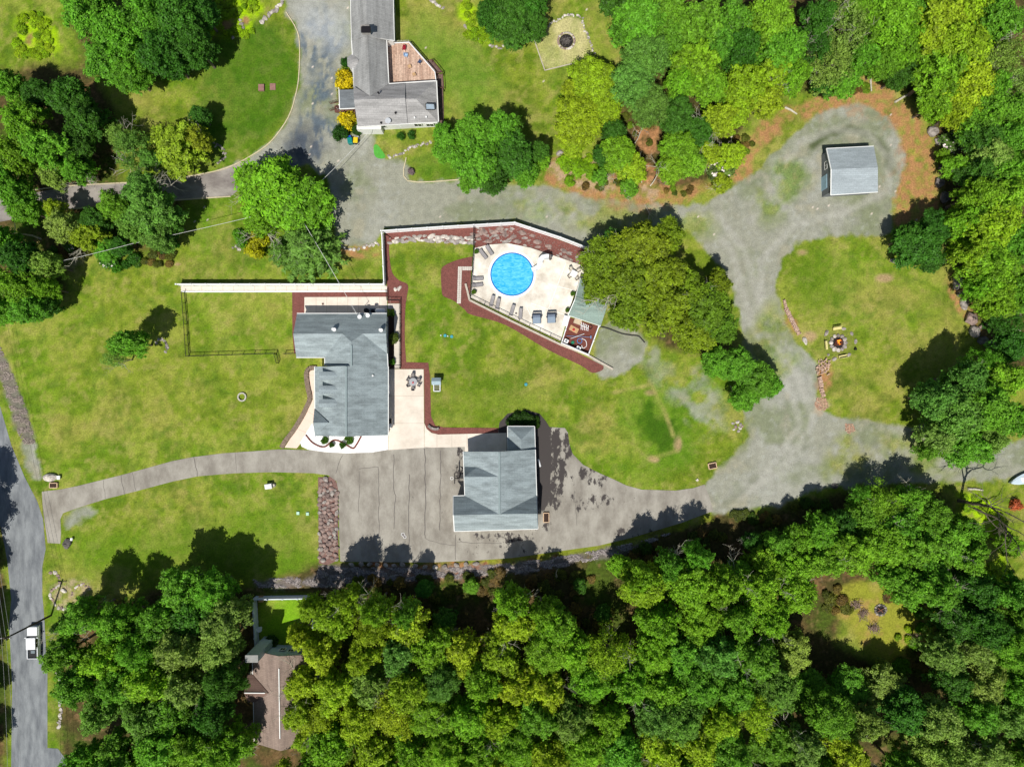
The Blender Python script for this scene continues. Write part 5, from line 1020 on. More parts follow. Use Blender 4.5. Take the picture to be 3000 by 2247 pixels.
for k, a in enumerate([(-110, 1700, 50, 'D', 8), (-90, 1850, 50, 'G', 8), (-70, 2050, 44, 'G', 6), (-80, 2200, 50, 'L', 7), (-190, 1480, 80, 'D', 13), (-190, 1610, 80, 'D', 13), (-190, 1950, 80, 'D', 13)]):
    tree(*a, 'b', label='%s tree beyond the road at the left edge, %s from the top' % (HUE[a[3]][1], ORD[[4, 0, 1, 5, 6, 2, 3].index([4, 5, 0, 1, 6, 2, 3][k])+1] if 0 else ['third', 'fourth', 'sixth', 'seventh', 'first', 'second', 'fifth'][k]))
# labels of the zoned trees: colour, zone and rank within its colour
from collections import defaultdict
dd = defaultdict(list)
for r in REG: dd[(r[1], r[2], r[3] == 's')].append(r)
for (zone, hw, sp_), L_ in dd.items():
    L_.sort(key=lambda r: r[4])
    for i, r in enumerate(L_):
        kindw = 'thin tree' if sp_ else 'tree'
        rank = '' if len(L_) == 1 else ', %s of its colour from left' % ORD[i+1]
        r[0]['label'] = '%s %s in %s%s' % (hw, kindw, zone, rank)
        r[0]['group'] = 'trees of the %s' % zone
# bare and dead trees
def deadtree(px, py, s, seed, lab, m=PALEBARK, lean=(0, 0), h=1, depth=3, r=.2, spread=.6, group=None, kids=3, L=7, z=0):
    t = thing('bare_tree', lab, 'tree', W(px, py, z), 0, group, (s, s, s*h)); link('branches', bare(seed, m, lean, r, spread, kids, depth, L), t); return t
deadtree(95, 740, .9, 801, 'bare pale-branched dead tree at the left edge of the lawn', lean=(-.5, .2), spread=.7)
deadtree(120, 700, .8, 802, 'second bare pale tree, just right of the larger bare one at the left', lean=(-.6, .5), spread=.7)
deadtree(1905, 545, .55, 803, 'bare dead tree with fan of white branches above the gravel lane', lean=(.6, .7), spread=.8)
deadtree(1880, 535, .5, 804, 'bare white tree crossing into the green tree above the lane', lean=(-.5, .9), spread=.6, depth=2)
deadtree(1890, 600, .35, 805, 'small fallen pale branch lying on the grass by the lane', lean=(.4, -1.2), spread=.7, depth=2)
deadtree(1860, 420, .5, 806, 'thin white bare branches rising from the orange litter patch', lean=(.1, .5), depth=2)
deadtree(2400, 215, .9, 807, 'long pale leaning trunk among the trees above the shed', lean=(.9, 1.0), spread=.5)
deadtree(2808, 1466, 1.15, 808, 'tall dark bare tree standing in the bright grass at the right', m=DARKBARK, lean=(.25, -.1), spread=.45, r=.3)
deadtree(2830, 1480, 1.0, 809, 'second dark bare tree leaning beside the bright grass at the right', m=DARKBARK, lean=(.3, -.35), spread=.35, depth=2, r=.25)
deadtree(2120, 2110, .8, 810, 'bare white tree standing in a black gap of the south woods', lean=(.1, -.6), spread=.6)
deadtree(2590, 1520, .55, 811, 'pale leaning bare trunk among the green trees below the lane', lean=(.5, -.9), depth=2)
deadtree(1320, 1830, .55, 812, 'thin bare tree in the brown gap below the driveway', lean=(-.1, .4), depth=2)
deadtree(1630, 1700, .35, 813, 'thin crooked bare sapling in the brown gap below the driveway', lean=(-.1, .8), depth=1)
deadtree(2140, 1130, .25, 814, 'small bundle of white twigs on the grass beside the grove', lean=(.3, -1), depth=2, spread=.8)
deadtree(2960, 230, .9, 815, 'bare white branches poking out of the woods at the right edge', lean=(.6, -.3), spread=.7)
for px, py, px2, py2, lab in [(2548, 200, 2553, 268, 'grey fallen log pointing down out of the woods above the shed'), (2622, 300, 2680, 268, 'grey fallen log at the dark edge of the woods above the shed'), (190, 1800, 228, 1788, 'pale log beside the stones at the lower left lawn corner'), (2920, 965, 2990, 968, 'pale log lying in the dark woods at the right'), (2300, 315, 2335, 335, 'split white log at the upper edge of the gravel loop'), (2835, 1432, 2880, 1436, 'grey planks lying in the grass left of the white boat')]:
    a, c = Vector(W(px, py, .18)), Vector(W(px2, py2, .18)); q = MB().tube([a, a.lerp(c, .5)+Vector((0, .1, 0)), c], [.2, .18, .12], 9).build('fallen_log', PALEBARK); tag(q, lab, 'log')
# flowering and garden bushes
WF = mat('white_blossom', (240, 226, 224)); YF = (206, 190, 22)
bush(2112, 488, 44, (104, 130, 60), 2.2, 'rhododendron covered in white blossom left of the gravel loop', 'flowering_bush', flowers=WF)
bush(318, 762, 28, (70, 120, 30), 1.6, 'bush with white blossom at the lawn edge, lower left of the lane', 'flowering_bush', flowers=WF)
bush(208, 715, 22, (80, 120, 50), 1.8, 'small white-flowering bush half hidden by trees at left', 'flowering_bush', flowers=WF)
bush(2790, 420, 36, (90, 120, 50), 1.8, 'pale-flowering bush beside the grey boulders right of the gravel loop', 'flowering_bush', flowers=WF)
bush(1006, 236, 29, YF, 2.0, 'golden-yellow round bush above the small porch roof', 'yellow_bush', group='yellow bushes by the porch')
bush(1017, 354, 27, YF, 2.0, 'golden-yellow round bush below the brown entry steps', 'yellow_bush', group='yellow bushes by the porch')
bush(998, 391, 23, (44, 84, 20), 1.8, 'large clipped dark green ball bush beside the recycling bins', k=2)
bush(1046, 381, 15, (52, 90, 24), 1.4, 'small clipped green bush at the lower left corner of the north house', k=2)
bush(1011, 182, 13, (52, 100, 24), 1.6, 'small green bush squeezed against the little bay of the north house', k=2)
bush(1174, 400, 11, (60, 110, 30), 1.3, 'left of the two small clipped bushes below the north house', k=2); bush(1206, 395, 12, (60, 110, 30), 1.3, 'right of the two small clipped bushes below the north house', k=2)
bush(1204, 503, 10, (140, 120, 120), .8, 'dusty pink tuft in the corner of the timber-edged lawn', 'flower_tuft')
for k, (x, y, r, c, l) in enumerate([(1149, 919, 8, (70, 110, 30), 'small green bush at the top of the narrow bed beside the house'), (1155, 991, 15, (90, 110, 40), 'leafy rose bush halfway down the narrow bed beside the house'), (1150, 1060, 9, (80, 130, 30), 'bright bush at the bottom of the narrow bed beside the house'), (950, 1290, 11, (70, 110, 24), 'leftmost small bush in the white stone bed'), (972, 1304, 8, (60, 96, 24), 'second and smallest bush in the white stone bed'), (1003, 1305, 10, (66, 104, 24), 'third bush from the left in the white stone bed'), (1022, 1289, 13, (70, 110, 24), 'rightmost and largest bush in the white stone bed')]):
    bush(x, y, r, c, 1.0, l)
for k, (x, y, r) in enumerate([(1500, 1237, 16), (1516, 1226, 18), (1540, 1223, 19), (1562, 1230, 17), (1528, 1240, 18), (1553, 1243, 18), (1570, 1244, 12)]):
    bush(x, y, r, (50, 84, 18), 1.2, 'dark shrub in the curved bed by the garage, %s from left' % ['first', 'second', 'fourth', 'sixth', 'third', 'fifth', 'seventh'][k], group='shrubs in the curved bed')
LM = (150, 190, 10)
for k, (x, y, r) in enumerate([(528, 165, 12), (540, 152, 14), (556, 140, 15), (570, 128, 12), (518, 183, 9), (610, 105, 15), (622, 92, 10)]):
    bush(x, y, r, LM, .9, 'lime-green bush at the upper left wood edge, %s from bottom' % ['second', 'third', 'fourth', 'fifth', 'first', 'sixth', 'seventh'][k], group='lime bushes at the wood edge')
for k, (x, y, r, c) in enumerate([(475, 722, 22, (50, 104, 20)), (505, 712, 18, (50, 104, 20)), (392, 757, 18, (60, 110, 24)), (370, 775, 14, (60, 110, 24)), (340, 785, 16, (80, 140, 20)), (1010, 500, 1, (50, 104, 20))][:5]):
    bush(x, y, r, c, 1.2, 'low green bush along the upper lawn edge, %s from the right' % ORD[[2, 1, 3, 4, 5][k]], group='low bushes on the upper lawn edge')
bush(2979, 1480, 18, (196, 104, 64), 1.2, 'orange-red bush near the right edge below the white boat', 'orange_bush')
bush(249, 1765, 9, (60, 96, 24), .6, 'tiny round green bush by the stones at the lower left')
bush(795, 1880, 18, (44, 84, 20), 1.6, 'clipped round bush at the chimney of the brown-roofed house', k=2)
for k, (x, y, r) in enumerate([(1660, 480, 28), (1700, 490, 30), (1740, 505, 24), (1670, 530, 16)]):
    bush(x, y, r, (120, 160, 20), .8, 'lime scrub bush beside the big dark tree above the lane, %s from the left' % ['first', 'third', 'fourth', 'second'][k], group='scrub above the lane')
for k, (x, y, r) in enumerate([(2680, 1890, 16), (2700, 1840, 18), (2690, 1790, 16), (2640, 1960, 30), (2560, 1990, 30), (2850, 1760, 34), (2870, 1690, 26)]):
    bush(x, y, r, (90, 140, 14), .9, 'low lime bush around the lower right clearing, %s in its ring' % ORD[k+1])
def scatter(poly_c, n, r0, r1, c, lab, hh, name='shrub', grp=None):
    out = []
    for i in range(n*30):
        if len(out) >= n: break
        cx, cy, rx, ry = random.choice(poly_c); a = random.random()*6.28; q = math.sqrt(random.random()); x, y = cx+rx*q*math.cos(a), cy+ry*q*math.sin(a); r_ = random.uniform(r0, r1)
        if any(math.hypot(x-o[0], y-o[1]) < (r_+o[2])*.6 for o in out): continue
        out.append((x, y, r_))
    out.sort()
    for i, (x, y, r_) in enumerate(out): bush(x, y, r_, random.choice(c), hh*random.uniform(.7, 1.3), '%s, %s from the left' % (lab, ORD[i+1]), name, group=grp or lab)
LIMES = [(138, 172, 16), (126, 162, 20), (152, 182, 28)]
scatter([(95, 60, 45, 22), (60, 110, 14, 45), (130, 120, 26, 34), (100, 158, 46, 12)], 24, 9, 17, LIMES, 'lime plant of the patch at the top left', .5, 'lime_plant')
scatter([(650, 25, 40, 28), (700, 20, 55, 22), (690, 92, 55, 14), (640, 60, 14, 40)], 22, 8, 15, LIMES, 'lime plant between the top left wood and the drive', .5, 'lime_plant')
scatter([(1365, 25, 16, 26), (1392, 70, 22, 26), (1425, 108, 26, 14), (1385, 100, 20, 12)], 16, 9, 15, LIMES, 'lime plant beside the dark tree at the top', .5, 'lime_plant')
scatter([(2845, 1475, 40, 24), (2900, 1500, 30, 20), (2940, 1560, 18, 40), (2920, 1670, 30, 20), (2842, 1790, 12, 50)], 20, 8, 16, LIMES, 'lime plant in the bright grass at the right', .4, 'lime_plant')
scatter([(1690, 475, 40, 22), (2650, 1860, 20, 30), (2700, 1800, 14, 50)], 10, 8, 14, LIMES, 'lime scrub plant', .5, 'lime_plant')
RB = [(0, 0)]
BRN = [(112, 92, 44), (96, 104, 32), (84, 96, 30), (130, 112, 52)]
scatter([(1120, 1760, 70, 30), (1280, 1790, 80, 60), (1400, 1720, 60, 20), (1500, 1690, 300, 12), (1200, 1700, 200, 8), (1640, 1720, 90, 50), (1720, 1790, 70, 50), (1000, 1760, 50, 16)], 60, 10, 22, BRN, 'brownish small bush below the driveway', .7, 'shrub', 'undergrowth bushes')
scatter([(1950, 1620, 110, 24), (2060, 1580, 60, 20), (2220, 1520, 80, 16), (2380, 1490, 60, 16)], 30, 10, 20, BRN+[(70, 100, 24)], 'small bush at the wood edge below the lane', .7, 'shrub', 'undergrowth bushes')
scatter([(2700, 1950, 70, 60), (2620, 1740, 40, 14), (2450, 1760, 40, 40)], 24, 10, 20, BRN, 'small bush round the lower right clearing', .6, 'shrub', 'undergrowth bushes')
scatter([(200, 740, 60, 14), (450, 770, 60, 8), (480, 745, 40, 8)], 18, 9, 16, BRN+[(80, 120, 30)], 'small bush in the left woods', .6, 'shrub', 'undergrowth bushes')
scatter([(1860, 380, 60, 60), (1780, 540, 70, 16), (1990, 560, 60, 10), (2180, 420, 30, 30), (2480, 260, 60, 10)], 30, 8, 16, BRN+[(110, 140, 30)], 'small bush above the lane', .5, 'shrub', 'undergrowth bushes')
POT = mat('pot_brown', (74, 58, 48))
for px, py, lab in [(1397, 739, 'potted plant in the top left corner of the pool deck'), (1389, 857, 'potted green plant at the left end of the lower pool fence'), (1663, 910, 'potted plant at the lower corner of the pool house'), (1678, 862, 'potted plant at the pool house wall, halfway up')]:
    t = thing('potted_plant', lab, 'potted plant', W(px, py, .25), 0, 'potted plants on the pool deck', (.5, .5, .5))
    lpart('pot', MB().cyl((0, 0, 0), .5, .7, 14, .7), POT, t); q = link('foliage', SH[2][0], t, (0, 0, .5), None, (.85, .85, .7)); q.color = jit((80, 116, 24))

# ================================================================ fences
def seg_pts(pts, step):
    out = []
    for a, c in zip(pts[:-1], pts[1:]):
        A, B = Vector(W(*a)), Vector(W(*c)); n = max(1, round((B-A).length/step)); out += [A.lerp(B, k/n) for k in range(n)]
    out.append(Vector(W(*pts[-1]))); return out
def vinyl(name, lab, pts, h=1.8, step=2.5, group=None, m=None, z0=0):
    m = m or WHITE; P = seg_pts(pts, step); t = thing(name, lab, 'fence', tuple(P[0]), 0, group)
    for a, c in zip(P[:-1], P[1:]):
        b = MB().bar(a+Vector((0, 0, z0+h*.5)), c+Vector((0, 0, z0+h*.5)), .05, h-.12).bar(a+Vector((0, 0, z0+h)), c+Vector((0, 0, z0+h)), .17, .1).bar(a+Vector((0, 0, z0+.15)), c+Vector((0, 0, z0+.15)), .12, .14)
        b.build('panel', m, t)
    for p in P: MB().box((p.x, p.y, z0+h/2+.08), (.15, .15, h+.16)).box((p.x, p.y, z0+h+.19), (.26, .26, .07), top=.3).build('post', m, t)
    return t
def iron(name, lab, pts, h=1.3, step=2.2, z0=0, cat='fence', m=None):
    m = m or BLACKM; P = seg_pts(pts, step); t = thing(name, lab, cat, tuple(P[0]))
    for a, c in zip(P[:-1], P[1:]):
        b = MB().bar(a+Vector((0, 0, z0+h)), c+Vector((0, 0, z0+h)), .07).bar(a+Vector((0, 0, z0+.15)), c+Vector((0, 0, z0+.15)), .05); n = max(2, int((c-a).length/.16))
        for k in range(1, n): q = a.lerp(c, k/n); b.bar(q+Vector((0, 0, z0+.15)), q+Vector((0, 0, z0+h)), .022)
        b.build('panel', m, t)
    for p in P: MB().box((p.x, p.y, z0+h/2), (.09, .09, h+.08)).build('post', m, t)
    return t
vinyl('white_fence', 'long white vinyl fence along the pale walk above the house', [(530, 837), (1130, 837)])
vinyl('white_fence', 'white vinyl fence between the mulch strip and the grassy corner above the house', [(1130, 833), (1124, 690)])
vinyl('white_fence', 'white vinyl fence bending along the gravel lane above the pool', [(1122, 683), (1300, 671), (1390, 666), (1508, 659), (1640, 702), (1752, 745), (1800, 775)])
vinyl('white_fence', 'white vinyl fence, coloured as shaded, round the small yard of the brown-roofed house', [(760, 1895), (752, 1746), (925, 1743), (926, 1900)], h=2.0, m=mat('shaded_vinyl', (214, 222, 232), rough=.5))  # cool tint paints the shade into the white vinyl
iron('iron_fence', 'black metal fence round two sides of the dog yard left of the house', [(541, 858), (548, 950), (554, 1044), (680, 1040), (810, 1036)])
iron('iron_gate', 'open black metal gate at the corner of the dog yard', [(810, 1038), (817, 1064)], h=1.4, step=3, cat='gate')
iron('iron_fence', 'short black metal fence joining the house wall to the dog yard', [(836, 1037), (866, 1036)])
iron('iron_fence', 'black metal fence enclosing the narrow side path right of the house', [(1134, 852), (1136, 880), (1173, 881), (1173, 1080), (1150, 1080)], h=1.2)
iron('iron_fence', 'black metal fence dropping from the white fence to the pool wall', [(1389, 664), (1388, 730), (1384, 800), (1378, 874)], h=1.3, z0=.2)
iron('iron_fence', 'black metal fence along the slanting lower edge of the pool deck', [(1378, 874), (1460, 914), (1550, 958), (1642, 1001)], h=1.2, z0=.25)
t = thing('retaining_wall', 'pale retaining wall along the lower side of the pool deck and mulch', 'wall', W(1376, 880))
b = MB(); P = [W(*p) for p in [(1364, 832), (1370, 855), (1376, 880), (1500, 942), (1642, 1010), (1720, 1040), (1795, 1082)]]
for a, c in zip(P[:-1], P[1:]): b.bar((a[0], a[1], .17), (c[0], c[1], .17), .34, .34)
b.build('wall_cap', TIMBER, t)
t = thing('retaining_wall', 'curving brown stone wall left of the pink path', 'wall', W(895, 1200))
b = MB(); P = catmull([(928, 1078), (908, 1080), (899, 1095), (902, 1130), (909, 1167), (898, 1195), (885, 1222), (858, 1265), (838, 1290), (826, 1311)], 3, False)
for i, (a, c) in enumerate(zip(P[:-1], P[1:])): A, B = W(*a), W(*c); b.bar((A[0], A[1], .2), (B[0], B[1], .2+.0*i), .78, .4)
b.build('stonework', mat('wall_brown', (134, 116, 100), var=.35, scale=2.5, fine=.25, fscale=7, bump=.5), t)
# pen with pool equipment
iron_z = vinyl('white_fence', 'white fence round three sides of the cluttered equipment pen by the pool', [(1667, 930), (1644, 1006), (1722, 1040), (1752, 958)], h=1.1, step=2.2)
sheet('pen_floor', [(1667, 930), (1754, 956), (1722, 1038), (1646, 1005)], .09, mat('pen_mulch', (112, 62, 52), fine=.2, fscale=10))
for px, py, lab in [(1658, 1000, 'white pool pump housing in the left corner of the equipment pen'), (1694, 1021, 'white filter box at the lower wall of the equipment pen')]:
    t = thing('pool_pump', lab, 'pump', W(px, py), R(-28)); lpart('housing', MB().box((0, 0, .35), (.8, .7, .7)), WHITE, t, bevel=.04); lpart('cap', MB().cyl((0, 0, .7), .2, .1, 12), GREYSID, t)
q = MB().cyl(W(1678, 1003), .38, .35, 16, .2).build('plastic_cone', mat('green_plastic', (30, 130, 96), rough=.5)); tag(q, 'green plastic cap lying in the equipment pen', 'cone')  # green plastic cap, modelled as a tapered stub
def coil(name, lab, px, py, rr, turns, m, r=.05, cat='hose', h=0.12):
    x, y, _ = W(px, py); pts = [(x+rr*(1+.06*math.sin(k*1.7))*math.cos(k*.45), y+rr*(1+.06*math.cos(k*2.1))*math.sin(k*.45), h+.01*k*r*4) for k in range(int(turns*14))]
    return tag(MB().tube(pts, r, 6).build(name, m), lab, cat)
coil('blue_hose', 'coil of blue hose in the equipment pen', 1698, 999, .42, 3, mat('hose_blue', (84, 142, 204), rough=.4))
coil('black_hose', 'coil of black hose at the upper right of the equipment pen', 1729, 958, .34, 4, BLACKM)
tag(MB().tube([W(*p, .12) for p in catmull([(1704, 992), (1716, 998), (1718, 1014), (1708, 1020), (1704, 1012)], 4, False)], .06, 6).build('white_hose', WHITE), 'white corrugated hose curling at the right of the equipment pen', 'hose')
q = MB().bar(W(1660, 984, .3), W(1730, 988, .3), .06).box(W(1731, 988, .3), (.2, .5, .12)).build('pool_brush', mat('brush_blue', (120, 150, 190))); tag(q, 'long-handled pool brush lying across the equipment pen', 'brush')
tag(MB().bar(W(1672, 992, .3), W(1712, 978, .3), .07).build('pool_pole', WHITE), 'white pole crossing the pool brush in the equipment pen', 'pole')
q = thing('pallet', 'pale wooden pallet with red item in the equipment pen', 'pallet', W(1681, 965), R(-28)); lpart('boards', MB().box((0, 0, .15), (1.6, .9, .08)).box((-.5, 0, .06), (.1, .9, .1)).box((.5, 0, .06), (.1, .9, .1)), WOOD, q); lpart('crate', MB().box((0, -.1, .3), (.4, .3, .2)), MATS['red_flowers'], q)
q = MB()
for k in range(5): q.bar(W(1704+k*5, 944+k*2.3, .3+.05*k), W(1702+k*5, 966+k, .3+.05*k), .1)
q.bar(W(1700, 952, .45), W(1724, 962, .45), .1).build('pipe_stack', WHITE); tag(bpy.data.objects['pipe_stack'], 'stack of white plumbing pipes under the pool house eave', 'pipes')
tag(MB().box(W(1692, 942, .5), (1.3, .9, .9), rz=R(-20)).box(W(1692, 942, 1.0), (1.1, .7, .12), rz=R(-20)).build('covered_crate', mat('tan_cover', (200, 182, 156), var=.1), bevel=.05), 'tan covered crate in the equipment pen by the pool house', 'crate')
tag(MB().tube([W(*p, .1) for p in catmull([(1756, 957), (1780, 962), (1820, 977), (1848, 982), (1870, 985), (1882, 996), (1889, 1004)], 5, False)], .1, 7).build('drain_hose', BLACKM), 'long black hose snaking over the grey gravel pad from the equipment pen', 'hose')

# ================================================================ rocks
def rockmesh(seed, m, sub=2, flat=.7, ang=.35):
    import bmesh
    from mathutils import noise as nz
    bm = bmesh.new(); bmesh.ops.create_icosphere(bm, subdivisions=sub, radius=1); g = np.random.default_rng(seed)
    pl = [(Vector(g.normal(size=3)).normalized(), .62+.3*g.random()) for _ in range(9)]
    for v in bm.verts:
        p = v.co.copy()
        for n_, d in pl:
            e = p.dot(n_)-d
            if e > 0: p -= n_*e
        p += p.normalized()*nz.noise(p*2.2+Vector((seed, 0, 0)))*.14; p.z = p.z*flat+flat*.55; v.co = p
    me = bpy.data.meshes.new('rock_%d' % seed); bm.to_mesh(me); bm.free(); me.materials.append(m); return me
RK = {'g': [rockmesh(i, GREYST) for i in (1, 2, 3)], 'b': [rockmesh(i, BROWNST) for i in (4, 5, 6, 7)], 'p': [rockmesh(i, PALEST) for i in (8, 9)], 'd': [rockmesh(i, DARKST) for i in (10, 11, 12)], 's': [rockmesh(i, GREYST, flat=.35) for i in (13, 14, 15)]}
def rock(px, py, wpx, hpx, k, lab, ang=0, group=None, name='boulder', cat='boulder', hz=.7, z=0):
    me = random.choice(RK[k]); x, y, _ = W(px, py, z); o = link(name, me); o.location = (x, y, z-.05); a, c = wpx*PX/2, hpx*PX/2
    o.scale = (a, c, hz*min(a, c)); o.rotation_euler = (0, 0, R(ang)); return tag(o, lab, cat, group)
for a in [(2622, 763.7, 34, 17, 'g', 'long grey boulder at the left foot of the dark tree above the grass', 0), (2801, 826, 32, 52, 'g', 'big boulder with dark stains, topmost of the line right of the grass', -10), (2812, 862, 26, 22, 'd', 'dark stained boulder just below the topmost big boulder at the right', 0), (2823, 892, 26, 40, 'g', 'narrow grey boulder in the line right of the grass, with litter left', 20), (2839, 934, 38, 50, 'b', 'large egg-shaped brown-grey boulder in the line right of the grass', 10), (2854, 972, 36, 40, 'g', 'tan-grey boulder below the egg-shaped one at the right', 40), (2873, 958, 18, 18, 'b', 'small brown boulder beside the tan-grey one at the right', 0), (2876, 998, 34, 26, 'd', 'dark boulder near the lower end of the right-hand line', 10), (2900, 1010, 30, 24, 'd', 'last dark boulder at the lower end of the right-hand line', -10), (2640, 772, 14, 10, 'd', 'small dark boulder beside the long grey one under the dark tree', 0),
          (2730.6, 387, 36, 36, 'g', 'rounded grey boulder right of the gravel loop, upper of two', 0), (2745, 415, 20, 28, 'g', 'smaller grey boulder right of the gravel loop, lower of two', 0), (2750, 536, 30, 40, 'd', 'dark boulder in shade at the right of the gravel loop, upper', 0), (2765, 579, 34, 42, 'd', 'dark boulder in shade at the right of the gravel loop, lowest', 0), (2757, 492, 26, 24, 'd', 'dark boulder at the wood edge between pairs of grey boulders', 0),
          (150, 1398, 42, 27, 'p', 'white and black boulder above the planter box where the driveway starts', 0), (198, 1592, 28, 34, 'd', 'dark boulder on the lawn below the driveway entrance', -20), (188, 1729, 20, 13, 'p', 'smooth white boulder among the stones at the lower left lawn corner', -25), (2358, 999, 14, 26, 'p', 'white boulder beside the ash patch left of the campfire', 25), (2402, 1570, 14, 14, 'g', 'small grey boulder below the lane', 0), (1686, 1702, 12, 10, 'p', 'pale flat stone in the brown gap below the driveway', 0), (2444, 1424, 22, 18, 'd', 'dark rock in tree shade beside the lower edge of the gravel lane', 0), (1640, 450, 24, 16, 'g', 'grey slab at the foot of the yellow-green grove above the lane', 20), (1925, 340, 12, 12, 'g', 'small rock in the orange litter patch', 0)]:
    rock(*a, hz=1.0)
for k, (x, y, w_, h_, an) in enumerate([(2421, 975, 12, 24, -35), (2472, 963, 16, 11, 0), (2495, 977, 10, 16, 30), (2507, 1001, 11, 17, 0), (2488, 1039, 15, 11, 30), (2445, 1052, 18, 12, 20), (2427, 1039, 9, 9, 0)]):
    rock(x, y, w_, h_, 'g', 'grey seat stone by the campfire, %s in the ring' % ORD[k+1], an, 'seat stones round the campfire', 'seat_stone', 'stone')
q = MB().cyl(W(2504, 1023), .2, .5, 10).build('black_pot', BLACKM); tag(q, 'small black bucket beside the campfire seats', 'bucket')
# boulder slope between lawn and asphalt
n = 0; pl = []; tries = 0
while len(pl) < 150 and tries < 20000:
    tries += 1; y = random.uniform(1402, 1640); lo = 936 if y > 1420 else 940; hi = 988 if y > 1440 else 962+(y-1400)*.6; x = random.uniform(lo, hi); sz = random.uniform(12, 20)
    if any(math.hypot(x-a, (y-b)) < (sz+c)*.36 for a, b, c in pl): continue
    pl.append((x, y, sz))
for x, y, sz in pl: rock(x, y, sz*random.uniform(.95, 1.25), sz*random.uniform(.8, 1.1), random.choice('bbbg'), 'boulder packed in the rock slope', random.uniform(0, 180), 'boulders of the rock slope', hz=random.uniform(.7, 1.3))
for k, (x, y) in enumerate([(1030, 1653), (1060, 1652), (1084, 1652), (1106, 1653), (1130, 1654), (1155, 1656), (1180, 1653), (1216, 1657), (1245, 1660), (1275, 1660), (1304, 1660), (1338, 1654), (1366, 1652), (1394, 1650)]):
    rock(x, y, random.uniform(15, 21), random.uniform(12, 17), random.choice('pgg'), 'pale boulder along the bottom asphalt edge, %s from the left' % ORD[k+1], random.uniform(-40, 40), 'boulder row below the asphalt', hz=1)
# flat stone slabs on the mulch slope above the pool
pl = []; tries = 0
def band(x):
    for (x0, y0), (x1, y1) in zip(BT[:-1], BT[1:]):
        if x0 <= x <= x1: return y0+(y1-y0)*(x-x0)/(x1-x0)
BT = [(1136, 704), (1220, 699), (1380, 704), (1400, 688), (1500, 690), (1570, 712), (1660, 745), (1720, 775)]
while len(pl) < 120 and tries < 30000:
    tries += 1; x = random.uniform(1140, 1716); c = band(x); hb = 9 if x < 1385 else (20 if x < 1560 else 16); y = c+random.uniform(-hb, hb); sz = random.uniform(11, 22)
    if any(abs(x-a)/1.3+abs(y-b) < (sz+c_)*.30 for a, b, c_ in pl): continue
    pl.append((x, y, sz))
for x, y, sz in pl:
    left = x < 1385
    rock(x, y, sz*1.35, sz*.75, random.choice('spg') if left else random.choice('ssb'), 'rock of the low edging left of the pool' if left else 'flat slab in the mulch slope above the pool', random.uniform(-25, 25)-(0 if x < 1560 else 20), 'stones of the low edging' if left else 'stone slabs above the pool', 'flat_stone', 'stone', hz=.6)
def line_rocks(pts, step, sz, ks, lab, group, name='stone', cat='stone', jit_=3):
    d = catmull(pts, 6, False); acc = 0; last = d[0]; out = []
    for p in d[1:]:
        L = math.hypot(p[0]-last[0], p[1]-last[1])
        while acc+L >= step:
            f = (step-acc)/L; last = (last[0]+(p[0]-last[0])*f, last[1]+(p[1]-last[1])*f); L = math.hypot(p[0]-last[0], p[1]-last[1]); acc = 0; out.append(last)
        acc += L; last = p
    for x, y in out: rock(x+random.uniform(-jit_, jit_), y+random.uniform(-jit_, jit_), sz*random.uniform(.8, 1.4), sz*random.uniform(.7, 1.1), random.choice(ks), lab, random.uniform(0, 180), group, name, cat)
line_rocks([(763, 72), (775, 55), (800, 38), (820, 15), (834, -10)], 9, 15, 'gp', 'stone in the rock line at the top of the drive', 'stones by the top of the drive')
line_rocks([(1258, -5), (1275, 12), (1296, 26)], 8, 12, 'pg', 'stone of the short rock line at the top edge', 'stones at the top edge')
line_rocks([(1358, 70), (1375, 92), (1400, 110), (1422, 117)], 9, 12, 'gp', 'stone in the short grey line under the lime plants', 'stones under the lime plants')
line_rocks([(1430, 130), (1450, 138), (1475, 138), (1520, 118), (1560, 98)], 8, 10, 'pg', 'stone in the wall round the dark tree at the top', 'stones round the dark tree')
line_rocks([(1600, 80), (1630, 62), (1661, 45), (1700, 50), (1715, 90), (1730, 130), (1741, 158)], 7, 8, 'gp', 'stone edging the upper sides of the fire-pit square', 'stones edging the fire-pit square')
line_rocks([(1130, 458), (1150, 460), (1180, 448), (1210, 430), (1265, 418)], 7, 9, 'pg', 'stone in curved edging below north house', 'stones below the north house')
line_rocks([(992, 722), (1030, 730), (1060, 726), (1090, 716), (1115, 716)], 7, 10, 'pg', 'stone in the edging between gravel and fenced grass', 'stones at the gravel corner')
line_rocks([(1146, 842), (1165, 846), (1185, 840)], 6, 11, 'sp', 'slab in the small stone step between the two mulch beds', 'slabs of the stone step')
line_rocks([(142, 1680), (165, 1676), (175, 1700), (165, 1720), (150, 1740), (160, 1770), (190, 1785), (225, 1785), (262, 1786)], 9, 10, 'pb', 'stone of the rockery at the lower left lawn corner', 'stones of the corner rockery')
line_rocks([(205, 1745), (225, 1720), (250, 1712), (262, 1725)], 7, 8, 'pb', 'small stone ringing the bare patch at the lower left', 'stones ringing the bare patch')
line_rocks([(166, 1962), (174, 1985), (178, 2040), (176, 2100), (172, 2135)], 6, 11, 'pg', 'stone in the narrow roadside wall at lower left', 'stones of the roadside wall', jit_=4)
line_rocks([(616, 415), (640, 425), (656, 445), (655, 465), (630, 478)], 6, 8, 'gd', 'stone in the curved edging right of the golden tree', 'stones round the golden tree')
line_rocks([(676, 728), (692, 724), (706, 735)], 6, 9, 'gp', 'grey stone on the lawn left of the golden shrub', 'stones by the golden shrub')
line_rocks([(452, 1010), (462, 998), (475, 995), (486, 1005), (490, 1022), (485, 1032)], 5, 9, 'dg', 'stone in the ring planter under the lone lawn tree', 'stones of the ring planter')
